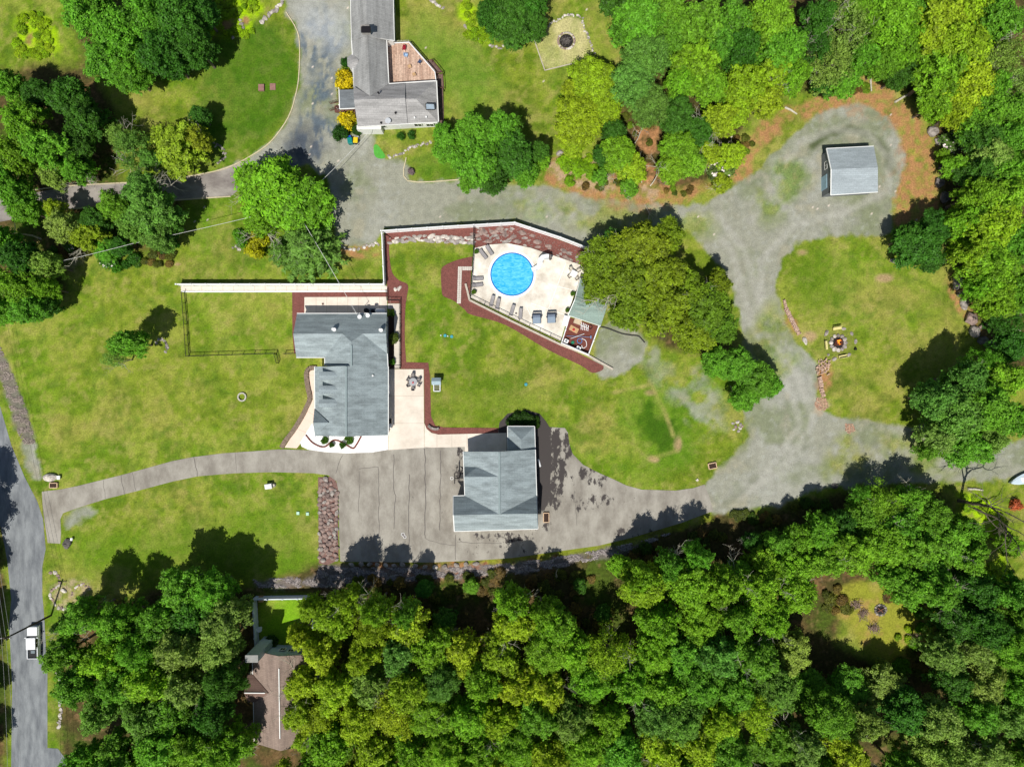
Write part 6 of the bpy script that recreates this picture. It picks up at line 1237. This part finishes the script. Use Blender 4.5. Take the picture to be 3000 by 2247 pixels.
for k, (x, y, s_) in enumerate([(2148, 1240, 12), (2160, 1236, 14), (2170, 1243, 12), (2156, 1250, 13), (2168, 1254, 13), (2150, 1258, 9), (2163, 1263, 12), (2175, 1248, 9)]):
    rock(x, y, s_, s_*.8, random.choice('pgb'), 'rock of the small pile below the grove', k*37, 'rocks of the small pile', 'rock', 'rock')
for k, (x, y, s_) in enumerate([(704, 60, 12), (708, 72, 16), (712, 84, 14), (682, 112, 12)]):
    rock(x, y, s_, s_*.9, 'g', 'grey rock among the lime plants at the top, %s from the top' % ORD[k+1], k*31, 'rocks among the lime plants', 'rock', 'rock')
# loose rubble, too many to count
def rubble(name, polys, n, smin, smax, m, lab, patchy=False):
    g = np.random.default_rng(5+n); b = MB(); c = 0; xs = [p[0] for q in polys for p in q]; ys = [p[1] for q in polys for p in q]
    def ins(x, y, q):
        r = False
        for i in range(len(q)):
            x1, y1 = q[i]; x2, y2 = q[(i+1) % len(q)]
            if (y1 > y) != (y2 > y) and x < (x2-x1)*(y-y1)/(y2-y1)+x1: r = not r
        return r
    while c < n:
        x = g.uniform(min(xs), max(xs)); y = g.uniform(min(ys), max(ys))
        if not any(ins(x, y, q) for q in polys): continue
        if patchy and math.sin(x*.11+2*math.sin(y*.13))+math.sin(x*.037-y*.21) < -.35+g.random()*.8: continue
        s_ = g.uniform(smin, smax); X_, Y_, _ = W(x, y); v = []
        for (i, j_, k_) in ((1, 0, 0), (-1, 0, 0), (0, 1, 0), (0, -1, 0), (0, 0, .8)): v.append((X_+s_*i*g.uniform(.6, 1.2)+s_*.3*j_, Y_+s_*j_*g.uniform(.6, 1.2), .02+s_*k_))
        b.add(v, [(0, 2, 4), (2, 1, 4), (1, 3, 4), (3, 0, 4)]); c += 1
    o = b.build(name, m); tag(o, lab, 'rubble', kind='stuff')
VERGE = [(740, 1697), (930, 1690), (934, 1655), (1000, 1662), (1265, 1665), (1500, 1650), (1660, 1628), (1860, 1590), (1990, 1552), (1850, 1615), (1640, 1662), (1480, 1688), (1260, 1698), (1080, 1710), (960, 1720), (760, 1720)]
rubble('verge_rubble', [VERGE], 5200, .10, .24, mat('rubble_grey', (176, 168, 164), var=.5, scale=4, c2=(96, 88, 88)), 'loose grey rubble strip below the asphalt yard', True)
rubble('ditch_rubble', [[(-40, 1030), (0, 1015), (30, 1080), (70, 1180), (103, 1290), (100, 1300), (66, 1300), (40, 1230), (10, 1130)]], 1300, .10, .24, mat('rubble_brown', (168, 156, 146), var=.5, scale=4, c2=(96, 88, 80)), 'loose brown-grey stones filling the roadside ditch', True)
rubble('wood_chips', [[(2392, 1165), (2420, 1165), (2426, 1190), (2415, 1205), (2395, 1200), (2386, 1185)], [(2476, 1240), (2500, 1242), (2506, 1262), (2490, 1272), (2476, 1262)]], 700, .05, .14, mat('chip_wood', (206, 176, 150), var=.4, scale=5, c2=(140, 100, 84)), 'scattered pale bark chips beside the split firewood')
rubble('shale_chips', [[(1390, 668), (1510, 662), (1640, 708), (1740, 752), (1710, 790), (1560, 728), (1490, 716), (1390, 730)]], 500, .06, .15, GREYST, 'loose stone chips on the mulch slope above the pool')

# ---------------------------------------------------------------- firewood, brush, fires
LOGM = mat('split_log', (216, 190, 168), var=.35, scale=6, c2=(140, 104, 88))
def logpile(name, lab, a, c, wd, n):
    A, B = Vector(W(*a)), Vector(W(*c)); d = (B-A).normalized(); sd = Vector((-d.y, d.x, 0)); t = thing(name, lab, 'firewood', tuple(A)); k = 0
    for i in range(n):
        for j_ in (0, 1):
            p = A.lerp(B, (i+.5)/n)+Vector((0, 0, .12+.22*j_))+d*random.uniform(-.05, .05); w2 = wd*PX/2*random.uniform(.75, 1.1); o = random.uniform(-.08, .08)
            MB().tube([p-sd*w2+d*o, p+sd*w2-d*o], random.uniform(.09, .14), 5).build('log', LOGM, t)
logpile('firewood_stack', 'long diagonal stack of split firewood at the left edge of the right-hand grass', (2301, 905), (2340, 981), 12, 24)
logpile('firewood_stack', 'thin upper end of the diagonal firewood stack', (2296, 880), (2301, 903), 7, 8)
logpile('firewood_stack', 'vertical row of firewood on the gravel below the heaped logs', (2399, 1104), (2405, 1135), 12, 10)
logpile('firewood_stack', 'lowest short row of firewood above the bark chips', (2404, 1137), (2412, 1162), 12, 8)
t = thing('firewood_heap', 'heap of tumbled split logs below the campfire', 'firewood', W(2410, 1070))
for i in range(46):
    p = Vector(W(2393+random.random()*38, 1052+random.random()*46, .12+random.random()*.3)); a = random.random()*3.14; h_ = Vector((math.cos(a), math.sin(a), random.uniform(-.2, .2)))*.26
    MB().tube([p-h_, p+h_], .1, 5).build('log', LOGM, t)
TW = mat('brushwood', (150, 128, 116), var=.4, scale=3)
for px, py, r_, lab, n in [(2508, 1772, 26, 'grey brush pile above the fire ring in the lower right clearing', 40), (2530, 1800, 26, 'brush pile left of the fire ring in the lower right clearing', 40), (2561, 1842, 26, 'brown brush pile below the fire ring in the lower right clearing', 50), (2680, 1870, 30, 'dry brown brush heap at the right side of the lower clearing', 50), (1950, 525, 30, 'grey tangle of dead brush between the green trees above the lane', 60)]:
    b = MB()
    for i in range(n):
        a = random.random()*6.28; q = random.random()*r_*.6; p = Vector(W(px+q*math.cos(a), py+q*math.sin(a), .15+random.random()*.4)); a = random.random()*3.14; h_ = Vector((math.cos(a), math.sin(a), random.uniform(-.2, .2)))*random.uniform(.3, .8); b.tube([p-h_, p+h_], .035, 4)
    tag(b.build('brush_pile', TW), lab, 'brush pile')
def firepit(lab, px, py, ro, ri, ks, n, sz, inner=SOIL):
    t = thing('fire_pit', lab, 'fire pit', W(px, py))
    for i in range(n):
        a = 6.283*i/n; rr = (ro+ri)/2*PX; o = link('ring_stone', random.choice(RK[random.choice(ks)]), t, (rr*math.cos(a), rr*math.sin(a), 0), (0, 0, a)); s_ = sz*PX/2*random.uniform(.85, 1.2); o.scale = (s_, s_, s_*.8)
    lpart('ash_bed', MB().cyl((0, 0, .0), ri*PX, .06, 24), inner, t)
    return t
CHAR = mat('charcoal', (44, 40, 38), var=.5, scale=5)
t = firepit('ring of pale stones round burnt sticks in the sandy square at the top', 1659, 121, 28, 20, 'pb', 30, 7, CHAR)
firewood = MB()
for i in range(26):
    a = random.random()*3.14; p = Vector((random.uniform(-.7, .7), random.uniform(-.7, .7), .12+random.random()*.2)); h_ = Vector((math.cos(a), math.sin(a), 0))*random.uniform(.3, .6); firewood.tube([p-h_, p+h_], .04, 5)
lpart('burnt_sticks', firewood, mat('ash_wood', (110, 104, 100), var=.5, scale=6), t)
t = firepit('lit campfire in a ring of white-grey boulders on the right-hand grass', 2455, 1004.5, 26, 17, 'pg', 12, 13, CHAR)
for i in range(7): lpart('log', MB().tube([(-.8+.05*i, -.45+i*.16, .16+.06*(i % 2)), (.75, -.35+i*.15, .2)], .09, 6), mat('burning_log', (84, 50, 38), var=.4), t)
m, tt, b = mk('flame'); b.inputs['Base Color'].default_value = (1, .35, .03, 1); b.inputs['Emission Color'].default_value = (1, .32, .03, 1); b.inputs['Emission Strength'].default_value = 1.6
fm = MB()
for i in range(9): x, y = random.uniform(-.3, .4), random.uniform(-.3, .5); fm.add([(x-.1, y, .25), (x+.1, y-.03, .25), (x, y+.1, .25), (x+.05, y+.03, .6+random.random()*.4)], [(0, 1, 3), (1, 2, 3), (2, 0, 3)])
lpart('flames', fm, m, t)
t = firepit('blackened stone fire ring in the lower right forest clearing', 2579, 1786, 18, 13, 'dg', 14, 8, CHAR)
lpart('charred_logs', MB().tube([(-.6, -.3, .15), (.5, .3, .2)], .12, 6).tube([(-.5, .4, .15), (.4, -.4, .25)], .1, 6), mat('charred', (120, 84, 66), var=.5, scale=5), t)
BEN = mat('bench_wood', (216, 206, 140), var=.12, scale=4)
for px, py, rt, lab in [(2450, 963, 10, 'yellow wooden bench above the campfire'), (2418, 1012, 96, 'yellow wooden bench left of the campfire'), (2467, 1044, 12, 'yellow wooden bench below the campfire')]:
    t = thing('bench', lab, 'bench', W(px, py), R(rt), 'benches round the campfire')
    lpart('seat', MB().box((0, 0, .42), (1.5, .42, .06)), BEN, t); lpart('backrest', MB().box((0, .28 if py < 1040 else -.28, .72), (1.5, .06, .4)), BEN, t)
    for x in (-.62, .62): lpart('leg', MB().box((x, 0, .21), (.08, .4, .42)), BROWNW, t)
# ---------------------------------------------------------------- small things
for k, (px, py, w_, h_, rt, lab) in enumerate([(160, 1421, 22, 14, 0, 'pale-framed planter box beside the white boulder at the driveway entrance'), (1600, 1515, 16, 27, 0, 'wood-framed planter box standing on the asphalt right of the garage'), (2086, 1364, 23, 16, 12, 'wood-framed planter box on the grass where asphalt meets gravel')]):
    t = thing('planter_box', lab, 'planter', W(px, py), R(rt), 'wood framed planter boxes'); a, c = w_*PX/2, h_*PX/2
    lpart('frame', MB().bar((-a, -c, .2), (a, -c, .2), .12, .4).bar((-a, c, .2), (a, c, .2), .12, .4).bar((-a, -c, .2), (-a, c, .2), .12, .4).bar((a, -c, .2), (a, c, .2), .12, .4), mat('planter_wood', (222, 190, 156), var=.15), t)
    lpart('soil', MB().box((0, 0, .14), (2*a-.14, 2*c-.14, .26)), SOIL, t)
t = thing('stone_ring', 'round concrete ring with grass inside on the left lawn', 'planter', W(710, 1163)); lpart('ring', MB().ring((0, 0, 0), .56, .80, .3, 32), mat('ring_concrete', (188, 184, 170), var=.2, scale=4), t)
t = thing('bird_bath', 'white round bird bath at the left fence of the small lower yard', 'bird bath', W(765, 1838)); lpart('bowl', MB().cyl((0, 0, .8), .3, .18, 20, .5), WHITE, t); lpart('pedestal', MB().cyl((0, 0, 0), .2, .8, 14, .1), WHITE, t)
tag(MB().box(W(765, 1754, .4), (.7, 1.0, .7), rz=0).box(W(765, 1754, .78), (.8, 1.1, .06)).build('storage_box', WOOD, bevel=.02), 'tan wooden box in the corner of the small fenced lower yard', 'box')
TQ = mat('turquoise_plastic', (70, 160, 172), rough=.5)
for px, py, lab in [(1304, 983, 'turquoise round lid on the lawn, left of the pair'), (1323.5, 986, 'turquoise round lid on the lawn, right of the pair'), (1541, 1126, 'single turquoise round lid alone on the meadow above the garage')]: tag(MB().cyl(W(px, py), .31, .18, 24, .24).build('septic_hatch', TQ, bevel=.02), lab, 'lid', 'turquoise lids on the lawn')
for px, py in ((1292, 983), (1312, 985)): tag(MB().cyl(W(px, py), .1, .2, 10).build('pipe_cap', WHITE), 'tiny white pipe cap %s' % ('left of the turquoise lid pair' if px < 1300 else 'between the two turquoise lids'), 'cap')  # small white pipe caps beside the lids
for px, py, lab in [(873, 1503, 'pale green square lid left of its twin near the rock slope'), (901, 1505, 'pale green square lid nearest the rock slope')]: tag(MB().box(W(px, py, .1), (.56, .6, .2), top=.9).build('valve_hatch', mat('mint_lid', (176, 214, 190), rough=.5), bevel=.02), lab, 'lid', 'pale green lids on the lawn')
for px, py, lab in [(766, 258, 'brown square lid with thick side on the upper left lawn'), (799, 255, 'flat brown square lid nearer the dark gravel')]: tag(MB().box(W(px, py, .2 if px < 780 else .06), (1.0, 1.15, .4 if px < 780 else .12)).build('hatch', mat('hatch_brown', (150, 112, 104), var=.15), bevel=.02), lab, 'lid', 'brown lids on the upper left lawn')
for px, py, lab, s_ in [(176, 1398, 'little white lamp box beside the white boulder at the entrance', .35), (214, 1578, 'little white lamp box beside the dark boulder at the entrance', .25)]:
    t = thing('garden_lamp', lab, 'lamp', W(px, py)); lpart('stake', MB().cyl((0, 0, 0), .05, .3, 8), GREYSID, t); lpart('lamp_head', MB().box((0, 0, .4), (s_*1.6, s_*1.9, .22)), WHITE, t, bevel=.02)
t = thing('wishing_well', 'small white slatted bench box standing alone on the lower left lawn', 'box', W(793, 1424), R(8)); t.name = 'lawn_box'
lpart('slats', MB().box((-.1, -.2, .95), (1.2, .26, .06)).box((-.1, .08, .97), (1.2, .26, .06)).box((-.1, .36, .99), (1.2, .26, .06)), WHITE, t); lpart('body', MB().box((-.1, .1, .46), (1.0, .9, .9)), TRIM, t); lpart('side_stone', MB().cyl((.65, .1, 0), .35, .5, 8, .25), PALEST, t)
t = thing('garden_shelter', 'small grey-roofed white frame box on the grass beside the red mulch', 'planter', W(1281, 1126))
lpart('roof', MB().add([(-.8, -.1, 1.5), (.8, -.1, 1.5), (.8, .55, 2.0), (-.8, .55, 2.0), (-.8, 1.15, 1.5), (.8, 1.15, 1.5)], [(0, 1, 2, 3), (3, 2, 5, 4), (4, 5, 1, 0)]), mat('shelter_roof', (160, 180, 188), var=.12), t)
for x in (-.55, .55):
    for y in (0.05, 1.0): lpart('post', MB().box((x, y, .75), (.1, .1, 1.5)), WHITE, t)
lpart('frame', MB().bar((-.55, -1.2, .35), (.55, -1.2, .35), .14, .5).bar((-.55, -1.2, .35), (-.55, 0, .35), .14, .5).bar((.55, -1.2, .35), (.55, 0, .35), .14, .5), WHITE, t); lpart('soil', MB().box((0, -.6, .2), (1.0, 1.1, .3)), mat('box_grass', (110, 112, 84)), t)
t = thing('garden_bench', 'curved grey stone bench in the bend of the red mulch strip', 'bench', W(1271, 1252)); P = [(-.95, .35), (-.5, -.05), (0, -.25), (.5, -.3), (.95, -.15)]
b = MB()
for a, c in zip(P[:-1], P[1:]): b.bar((a[0], a[1], .42), (c[0], c[1], .42), .42, .1)
lpart('seat', b, GREYST, t)
for x, y in (P[0], P[2], P[4]): lpart('leg', MB().box((x*.85, y, .18), (.2, .34, .38)), DARKST, t)
t = thing('fleur_ornament', 'white-edged dark puddle-shaped mat on the asphalt near the tree shadow', 'mat', W(1182, 1569)); t.name = 'outdoor_mat'
lpart('border', MB().tube([(-.3, .45, .03), (.1, .5, .03), (.2, .1, .03), (.5, -.1, .03), (.45, -.4, .03), (.1, -.45, .03), (-.05, -.1, .03), (-.4, .15, .03), (-.3, .45, .03)], .05, 6), WHITE, t); lpart('pad', MB().prism([(-.25, .4), (.1, .42), (.15, .1), (.42, -.12), (.35, -.35), (.1, -.38), (-.02, -.08), (-.32, .15)], .0, .05), mat('mat_grey', (128, 122, 120)), t)
t = thing('basketball_hoop', 'black basketball hoop with white rim at the left side of the garage', 'basketball hoop', W(1338, 1394))
b0 = W(1338, 1394); lpart('pole', MB().tube([(.6, 0, 0), (.6, 0, 2.6), (0, 0, 3.1)], .08, 8), BLACKM, t); lpart('backboard', MB().box((-.1, 0, 3.2), (.08, 1.7, 1.0)), BLACKM, t); q = lpart('rim', MB().ring((-.6, 0, 3.0), .22, .28, .04, 20), WHITE, t)
lpart('base', MB().box((.9, 0, .15), (.9, .8, .3)), BLACKM, t); lpart('braces', MB().bar((.6, -.3, .2), (0, -.3, 3.0), .05).bar((.6, .3, .2), (0, .3, 3.0), .05).bar((.6, -.3, 2), (.6, .3, 2), .05), BLACKM, t)
q = MB().tube([W(*p, .12) for p in catmull([(1577, 1345), (1580, 1355), (1583, 1367)], 4, False)], .16, 7).build('garden_hose', WHITE); tag(q, 'white rolled hose on the dark strip beside the garage', 'hose')
tag(MB().box(W(2043, 1406, .12), (.5, .5, .24), rz=.7, top=.7).build('white_block', PALEST), 'small white block on the gravel by the end of the asphalt', 'block')
for k, (px, py, c, lab) in enumerate([(1029, 418, (20, 130, 122), 'teal wheeled bin nearest the clipped bush'), (1046, 417, (226, 196, 30), 'black wheeled bin with yellow lid')]):
    t = thing('wheeled_bin', lab, 'bin', W(px, py), R(8 if k == 0 else -4)); lpart('body', MB().box((0, 0, .5), (.75, .95, 1.0), top=1.1), mat('bin_body_%d' % k, c if k == 0 else (40, 42, 40), rough=.5), t, bevel=.03)
    lpart('lid', MB().box((-.05, 0, 1.04), (.78, 1.0, .08)), mat('bin_lid_%d' % k, c, rough=.45), t, bevel=.03); lpart('wheel', MB().cyl((-.3, .5, .05), .1, .08, 10), BLACKM, t)
tag(MB().box(W(1024, 402, .25), (.6, .4, .5)).build('recycling_tub', mat('tub_blue', (30, 84, 190), rough=.5), bevel=.03), 'small blue tub behind the teal bin', 'tub')
tag(MB().box(W(1048, 404, .3), (.55, .45, .6)).build('white_bag', WHITE, bevel=.12), 'white bag behind the yellow-lidded bin', 'bag')
q = sheet('green_tarp', catmull([(1095, 430), (1104, 424), (1118, 440), (1128, 456), (1126, 464), (1110, 465), (1097, 455)], 3), .03, mat('tarp_green', (84, 168, 60), var=.15, scale=2)); del q['kind']; tag(q, 'bright green rounded mat lying at the gravel edge below the north house', 'mat')
tag(MB().cyl(W(1584, 105), .32, .5, 16).build('small_barrel', DARKST), 'small dark drum in the corner of the sandy fire-pit square', 'drum')
# stepping stones
ST = mat('paver_pale', (214, 208, 196), var=.15, scale=3)
PVM = MB().box((0, 0, 0), (.31, .31, .05)).build('square_paver', ST); PVME = PVM.data; bpy.data.objects.remove(PVM)
def paver(px, py): tag(link('square_paver', PVME, None, W(px, py, .075), (0, 0, random.uniform(-.06, .06))), 'pale square paver of the mulch path', 'paving stone', 'pavers of the mulch path')
for k in range(19):
    o_ = -k*.17
    paver(1350.5+o_, 784+k*5.7); paver(1344.6+o_, 784+k*5.7)
for k in range(5): paver(1357+k*5.9, 784); paver(1357+k*5.9, 789.7)
# kerb timbers of the sandy square
t = thing('timber_edging', 'thin timber edging along the lower sides of the sandy fire-pit square', 'edging', W(1562, 105)); MB().bar(W(1561, 106, .06), W(1596, 207, .06), .16, .16).bar(W(1596, 207, .06), W(1682, 186, .06), .16, .16).build('timber', TIMBER, t)
# ---------------------------------------------------------------- pickup truck
T = thing('pickup_truck', 'white pickup truck driving on the road at the lower left', 'pickup truck', W(107, 1876), R(1)); PAINT = mat('white_paint', (236, 238, 240), rough=.25, var=.02, spec=.5)
lpart('body', MB().box((0, 0, .62), (1.95, 5.6, .5)).box((0, 1.95, .98), (1.86, 1.7, .28), top=.94).box((-.88, -1.75, 1.02), (.16, 2.1, .32)).box((.88, -1.75, 1.02), (.16, 2.1, .32)).box((0, -2.74, 1.0), (1.9, .12, .36)), PAINT, T, bevel=.06)
lpart('cab', MB().box((0, .0, 1.22), (1.84, 2.35, .72), top=.88, topl=.86), PAINT, T, bevel=.06)
lpart('windshield', MB().add([(-.86, 1.23, 1.10), (.86, 1.23, 1.10), (.76, 1.0, 1.55), (-.76, 1.0, 1.55)], [(0, 1, 2, 3)]), GLASS, T)
lpart('rear_window', MB().add([(-.8, -1.18, 1.15), (.8, -1.18, 1.15), (.72, -1.05, 1.5), (-.72, -1.05, 1.5)], [(3, 2, 1, 0)]), GLASS, T)
for x in (-1, 1): lpart('side_window', MB().add([(x*.925, -.8, 1.1), (x*.925, .9, 1.1), (x*.83, .62, 1.53), (x*.83, -.6, 1.53)], [(0, 1, 2, 3), (3, 2, 1, 0)]), GLASS, T)
lpart('bed_floor', MB().box((0, -1.75, .9), (1.6, 2.0, .06)), mat('bed_liner', (44, 44, 46)), T)
for x in (-.84, .84):
    for y in (-1.8, 1.75):
        wv = []; mbw = MB(); n = 18
        for sx in (-.13, .13):
            for k in range(n): wv.append((x+sx, y+.4*math.cos(6.283*k/n), .4+.4*math.sin(6.283*k/n)))
        mbw.add(wv, [(k, (k+1) % n, n+(k+1) % n, n+k) for k in range(n)]+[tuple(range(n))[::-1], tuple(range(n, 2*n))]); lpart('wheel', mbw, mat('tyre', (24, 24, 26), rough=.8), T)
for x in (-.75, .75): lpart('headlight', MB().box((x, 2.8, .78), (.35, .08, .2)), mat('lamp_lens', (220, 226, 230), rough=.1), T); lpart('taillight', MB().box((x*1.2, -2.82, .9), (.14, .06, .35)), mat('lamp_red', (150, 20, 20), rough=.3), T); lpart('mirror', MB().box((x*1.4, .95, 1.25), (.22, .14, .2)), PAINT, T)
lpart('toolbox', MB().box((.05, -1.6, 1.0), (.7, .5, .12)), GREYSID, T); lpart('bumper', MB().box((0, 2.85, .5), (1.85, .12, .22)), mat('chrome', (170, 172, 176), rough=.2, metal=.8), T)
# boat
t = thing('boat', 'white pointed boat with open cockpit at the right edge of the lane', 'boat', W(2952, 1414), R(17)); v = []; f = []
st = [(0, .02, .75), (.6, .38, .72), (1.4, .68, .68), (2.4, .88, .62), (3.6, .95, .6), (4.8, .9, .6)]
for x, hw, z in st: v += [(x, -hw, z), (x, -hw*.6, .12), (x, hw*.6, .12), (x, hw, z), (x, hw*.55, z+.08), (x, -hw*.55, z+.08)]
for i in range(len(st)-1):
    for k in range(6): f.append((i*6+k, i*6+(k+1) % 6, (i+1)*6+(k+1) % 6, (i+1)*6+k))
f += [tuple(range(6))[::-1], tuple(30+k for k in range(6))]
lpart('hull', MB().add(v, f), mat('hull_pale', (198, 214, 222), rough=.35, var=.05), t, smooth=False); lpart('deck', MB().box((2.9, 0, .74), (1.9, .9, .12), top=.85), WHITE, t, bevel=.04); lpart('seat', MB().box((2.7, 0, .86), (.4, .5, .1)), WOOD, t); lpart('seat', MB().box((3.4, 0, .86), (.3, .5, .1)), BROWNW, t)
# ---------------------------------------------------------------- utility poles and overhead wires
WIRE = mat('wire', (150, 152, 150), rough=.6); WIREW = mat('wire_white', (216, 216, 210), rough=.6)
def pole(px, py, h, lab, arm=None):
    t = thing('utility_pole', lab, 'utility pole', W(px, py)); lpart('shaft', MB().tube([(0, 0, 0), (0, 0, h)], [.17, .12], 9), mat('pole_wood', (70, 60, 54), var=.3, scale=4), t)
    lpart('crossarm', MB().box((0, 0, h-.5), (1.6 if arm is None else .2, .12 if arm is None else 1.6, .12)), MATS['pole_wood'], t)
    for k in (-.7, 0, .7): lpart('insulator', MB().cyl((k if arm is None else 0, 0 if arm is None else k, h-.44), .06, .16, 8), WHITE, t)
pole(150, 1802, 11.3, 'dark utility pole leaning over the road just ahead of the pickup')
pole(905, 640, 8.5, 'utility pole rising inside the central tree clump', 1)
def wire(lab, pts, r=.03, m=WIRE, sag=.5):
    b = MB()
    for a, c in zip(pts[:-1], pts[1:]):
        A, B = Vector(a), Vector(c); q = [A.lerp(B, k/12)-Vector((0, 0, sag*4*(k/12)*(1-k/12))) for k in range(13)]; b.tube(q, r, 5)
    return tag(b.build('overhead_wire', m), lab, 'wire')
a = W(150, 1802); top = (a[0], a[1], 10.9)
for k, dx in enumerate((-.7, 0, .7)):
    wire('wire running down along the road from the pole, %s from left' % ORD[k+1], [(top[0]+dx, top[1], 10.9), (top[0]+dx+(1.4, 3.0, 4.2)[k]*.6, top[1]-46, 10.9)], .02, sag=.8)
    wire('wire running up the left edge from the pole, %s from left' % ORD[k+1], [(top[0]+dx, top[1], 10.9), (top[0]+dx-9.5, top[1]+48, 10.9)], .02, sag=.8)
b_ = W(905, 640); pt = (b_[0], b_[1], 8.2)
wire('pale dashed-looking service wire crossing the upper left lawn to the tree clump', [pt, (W(380, 716, 5.5)), (W(100, 782, 6))], .03, WIREW, .4)
wire('thin service wire from the tree clump to the mast on the house', [pt, W(1046, 922, 5.1)], .035, WIREW, .5)
wire('thin service wire from the tree clump to the north house', [pt, W(1085, 384, 3.4)], .035, WIREW, .5)
def rank(group, axis, words, band=None):
    L_ = [o for o in sc.objects if o.parent is None and o.get('group') == group]
    if band:
        bs = defaultdict(list)
        for o in L_: bs[round((-o.location.y if band[0] == 'y' else o.location.x)/band[1])].append(o)
        for i, k in enumerate(sorted(bs)):
            for j_, o in enumerate(sorted(bs[k], key=lambda o: o.location.x if band[0] == 'y' else -o.location.y)): o['label'] = '%s, %s %s, %s %s' % (o['label'], ORD[i+1], words[0], ORD[j_+1], words[1])
    else:
        for i, o in enumerate(sorted(L_, key=lambda o: o.location.x if axis == 'x' else -o.location.y)): o['label'] = '%s, %s %s' % (o['label'], ORD[i+1], words)
rank('boulders of the rock slope', 'y', ('band down', 'from left'), ('y', 1.05))
rank('stone slabs above the pool', 'x', ('band across', 'down'), ('x', 1.3))
rank('stones of the low edging', 'x', 'from the left'); rank('pavers of the mulch path', 'y', ('row down', 'from left'), ('y', .342))
for g_ in ['stones at the top edge', 'stones under the lime plants', 'stones round the dark tree', 'stones edging the fire-pit square', 'stones below the north house', 'stones at the gravel corner', 'slabs of the stone step', 'stones ringing the bare patch', 'stones by the golden shrub', 'stones of the ring planter', 'rocks of the small pile', 'undergrowth']: rank(g_, 'x', 'from the left')
for g_ in ['stones by the top of the drive', 'stones of the corner rockery', 'stones of the roadside wall', 'stones round the golden tree', 'yellow bushes by the porch']: rank(g_, 'y', 'from the top')
for o in sc.objects:
    if o.parent is None and len(str(o.get('label', '')).replace('-', ' ').split()) > 16: print('LONG', o['label'])
for o in bpy.data.objects:
    if '_local' in o.keys(): del o['_local']
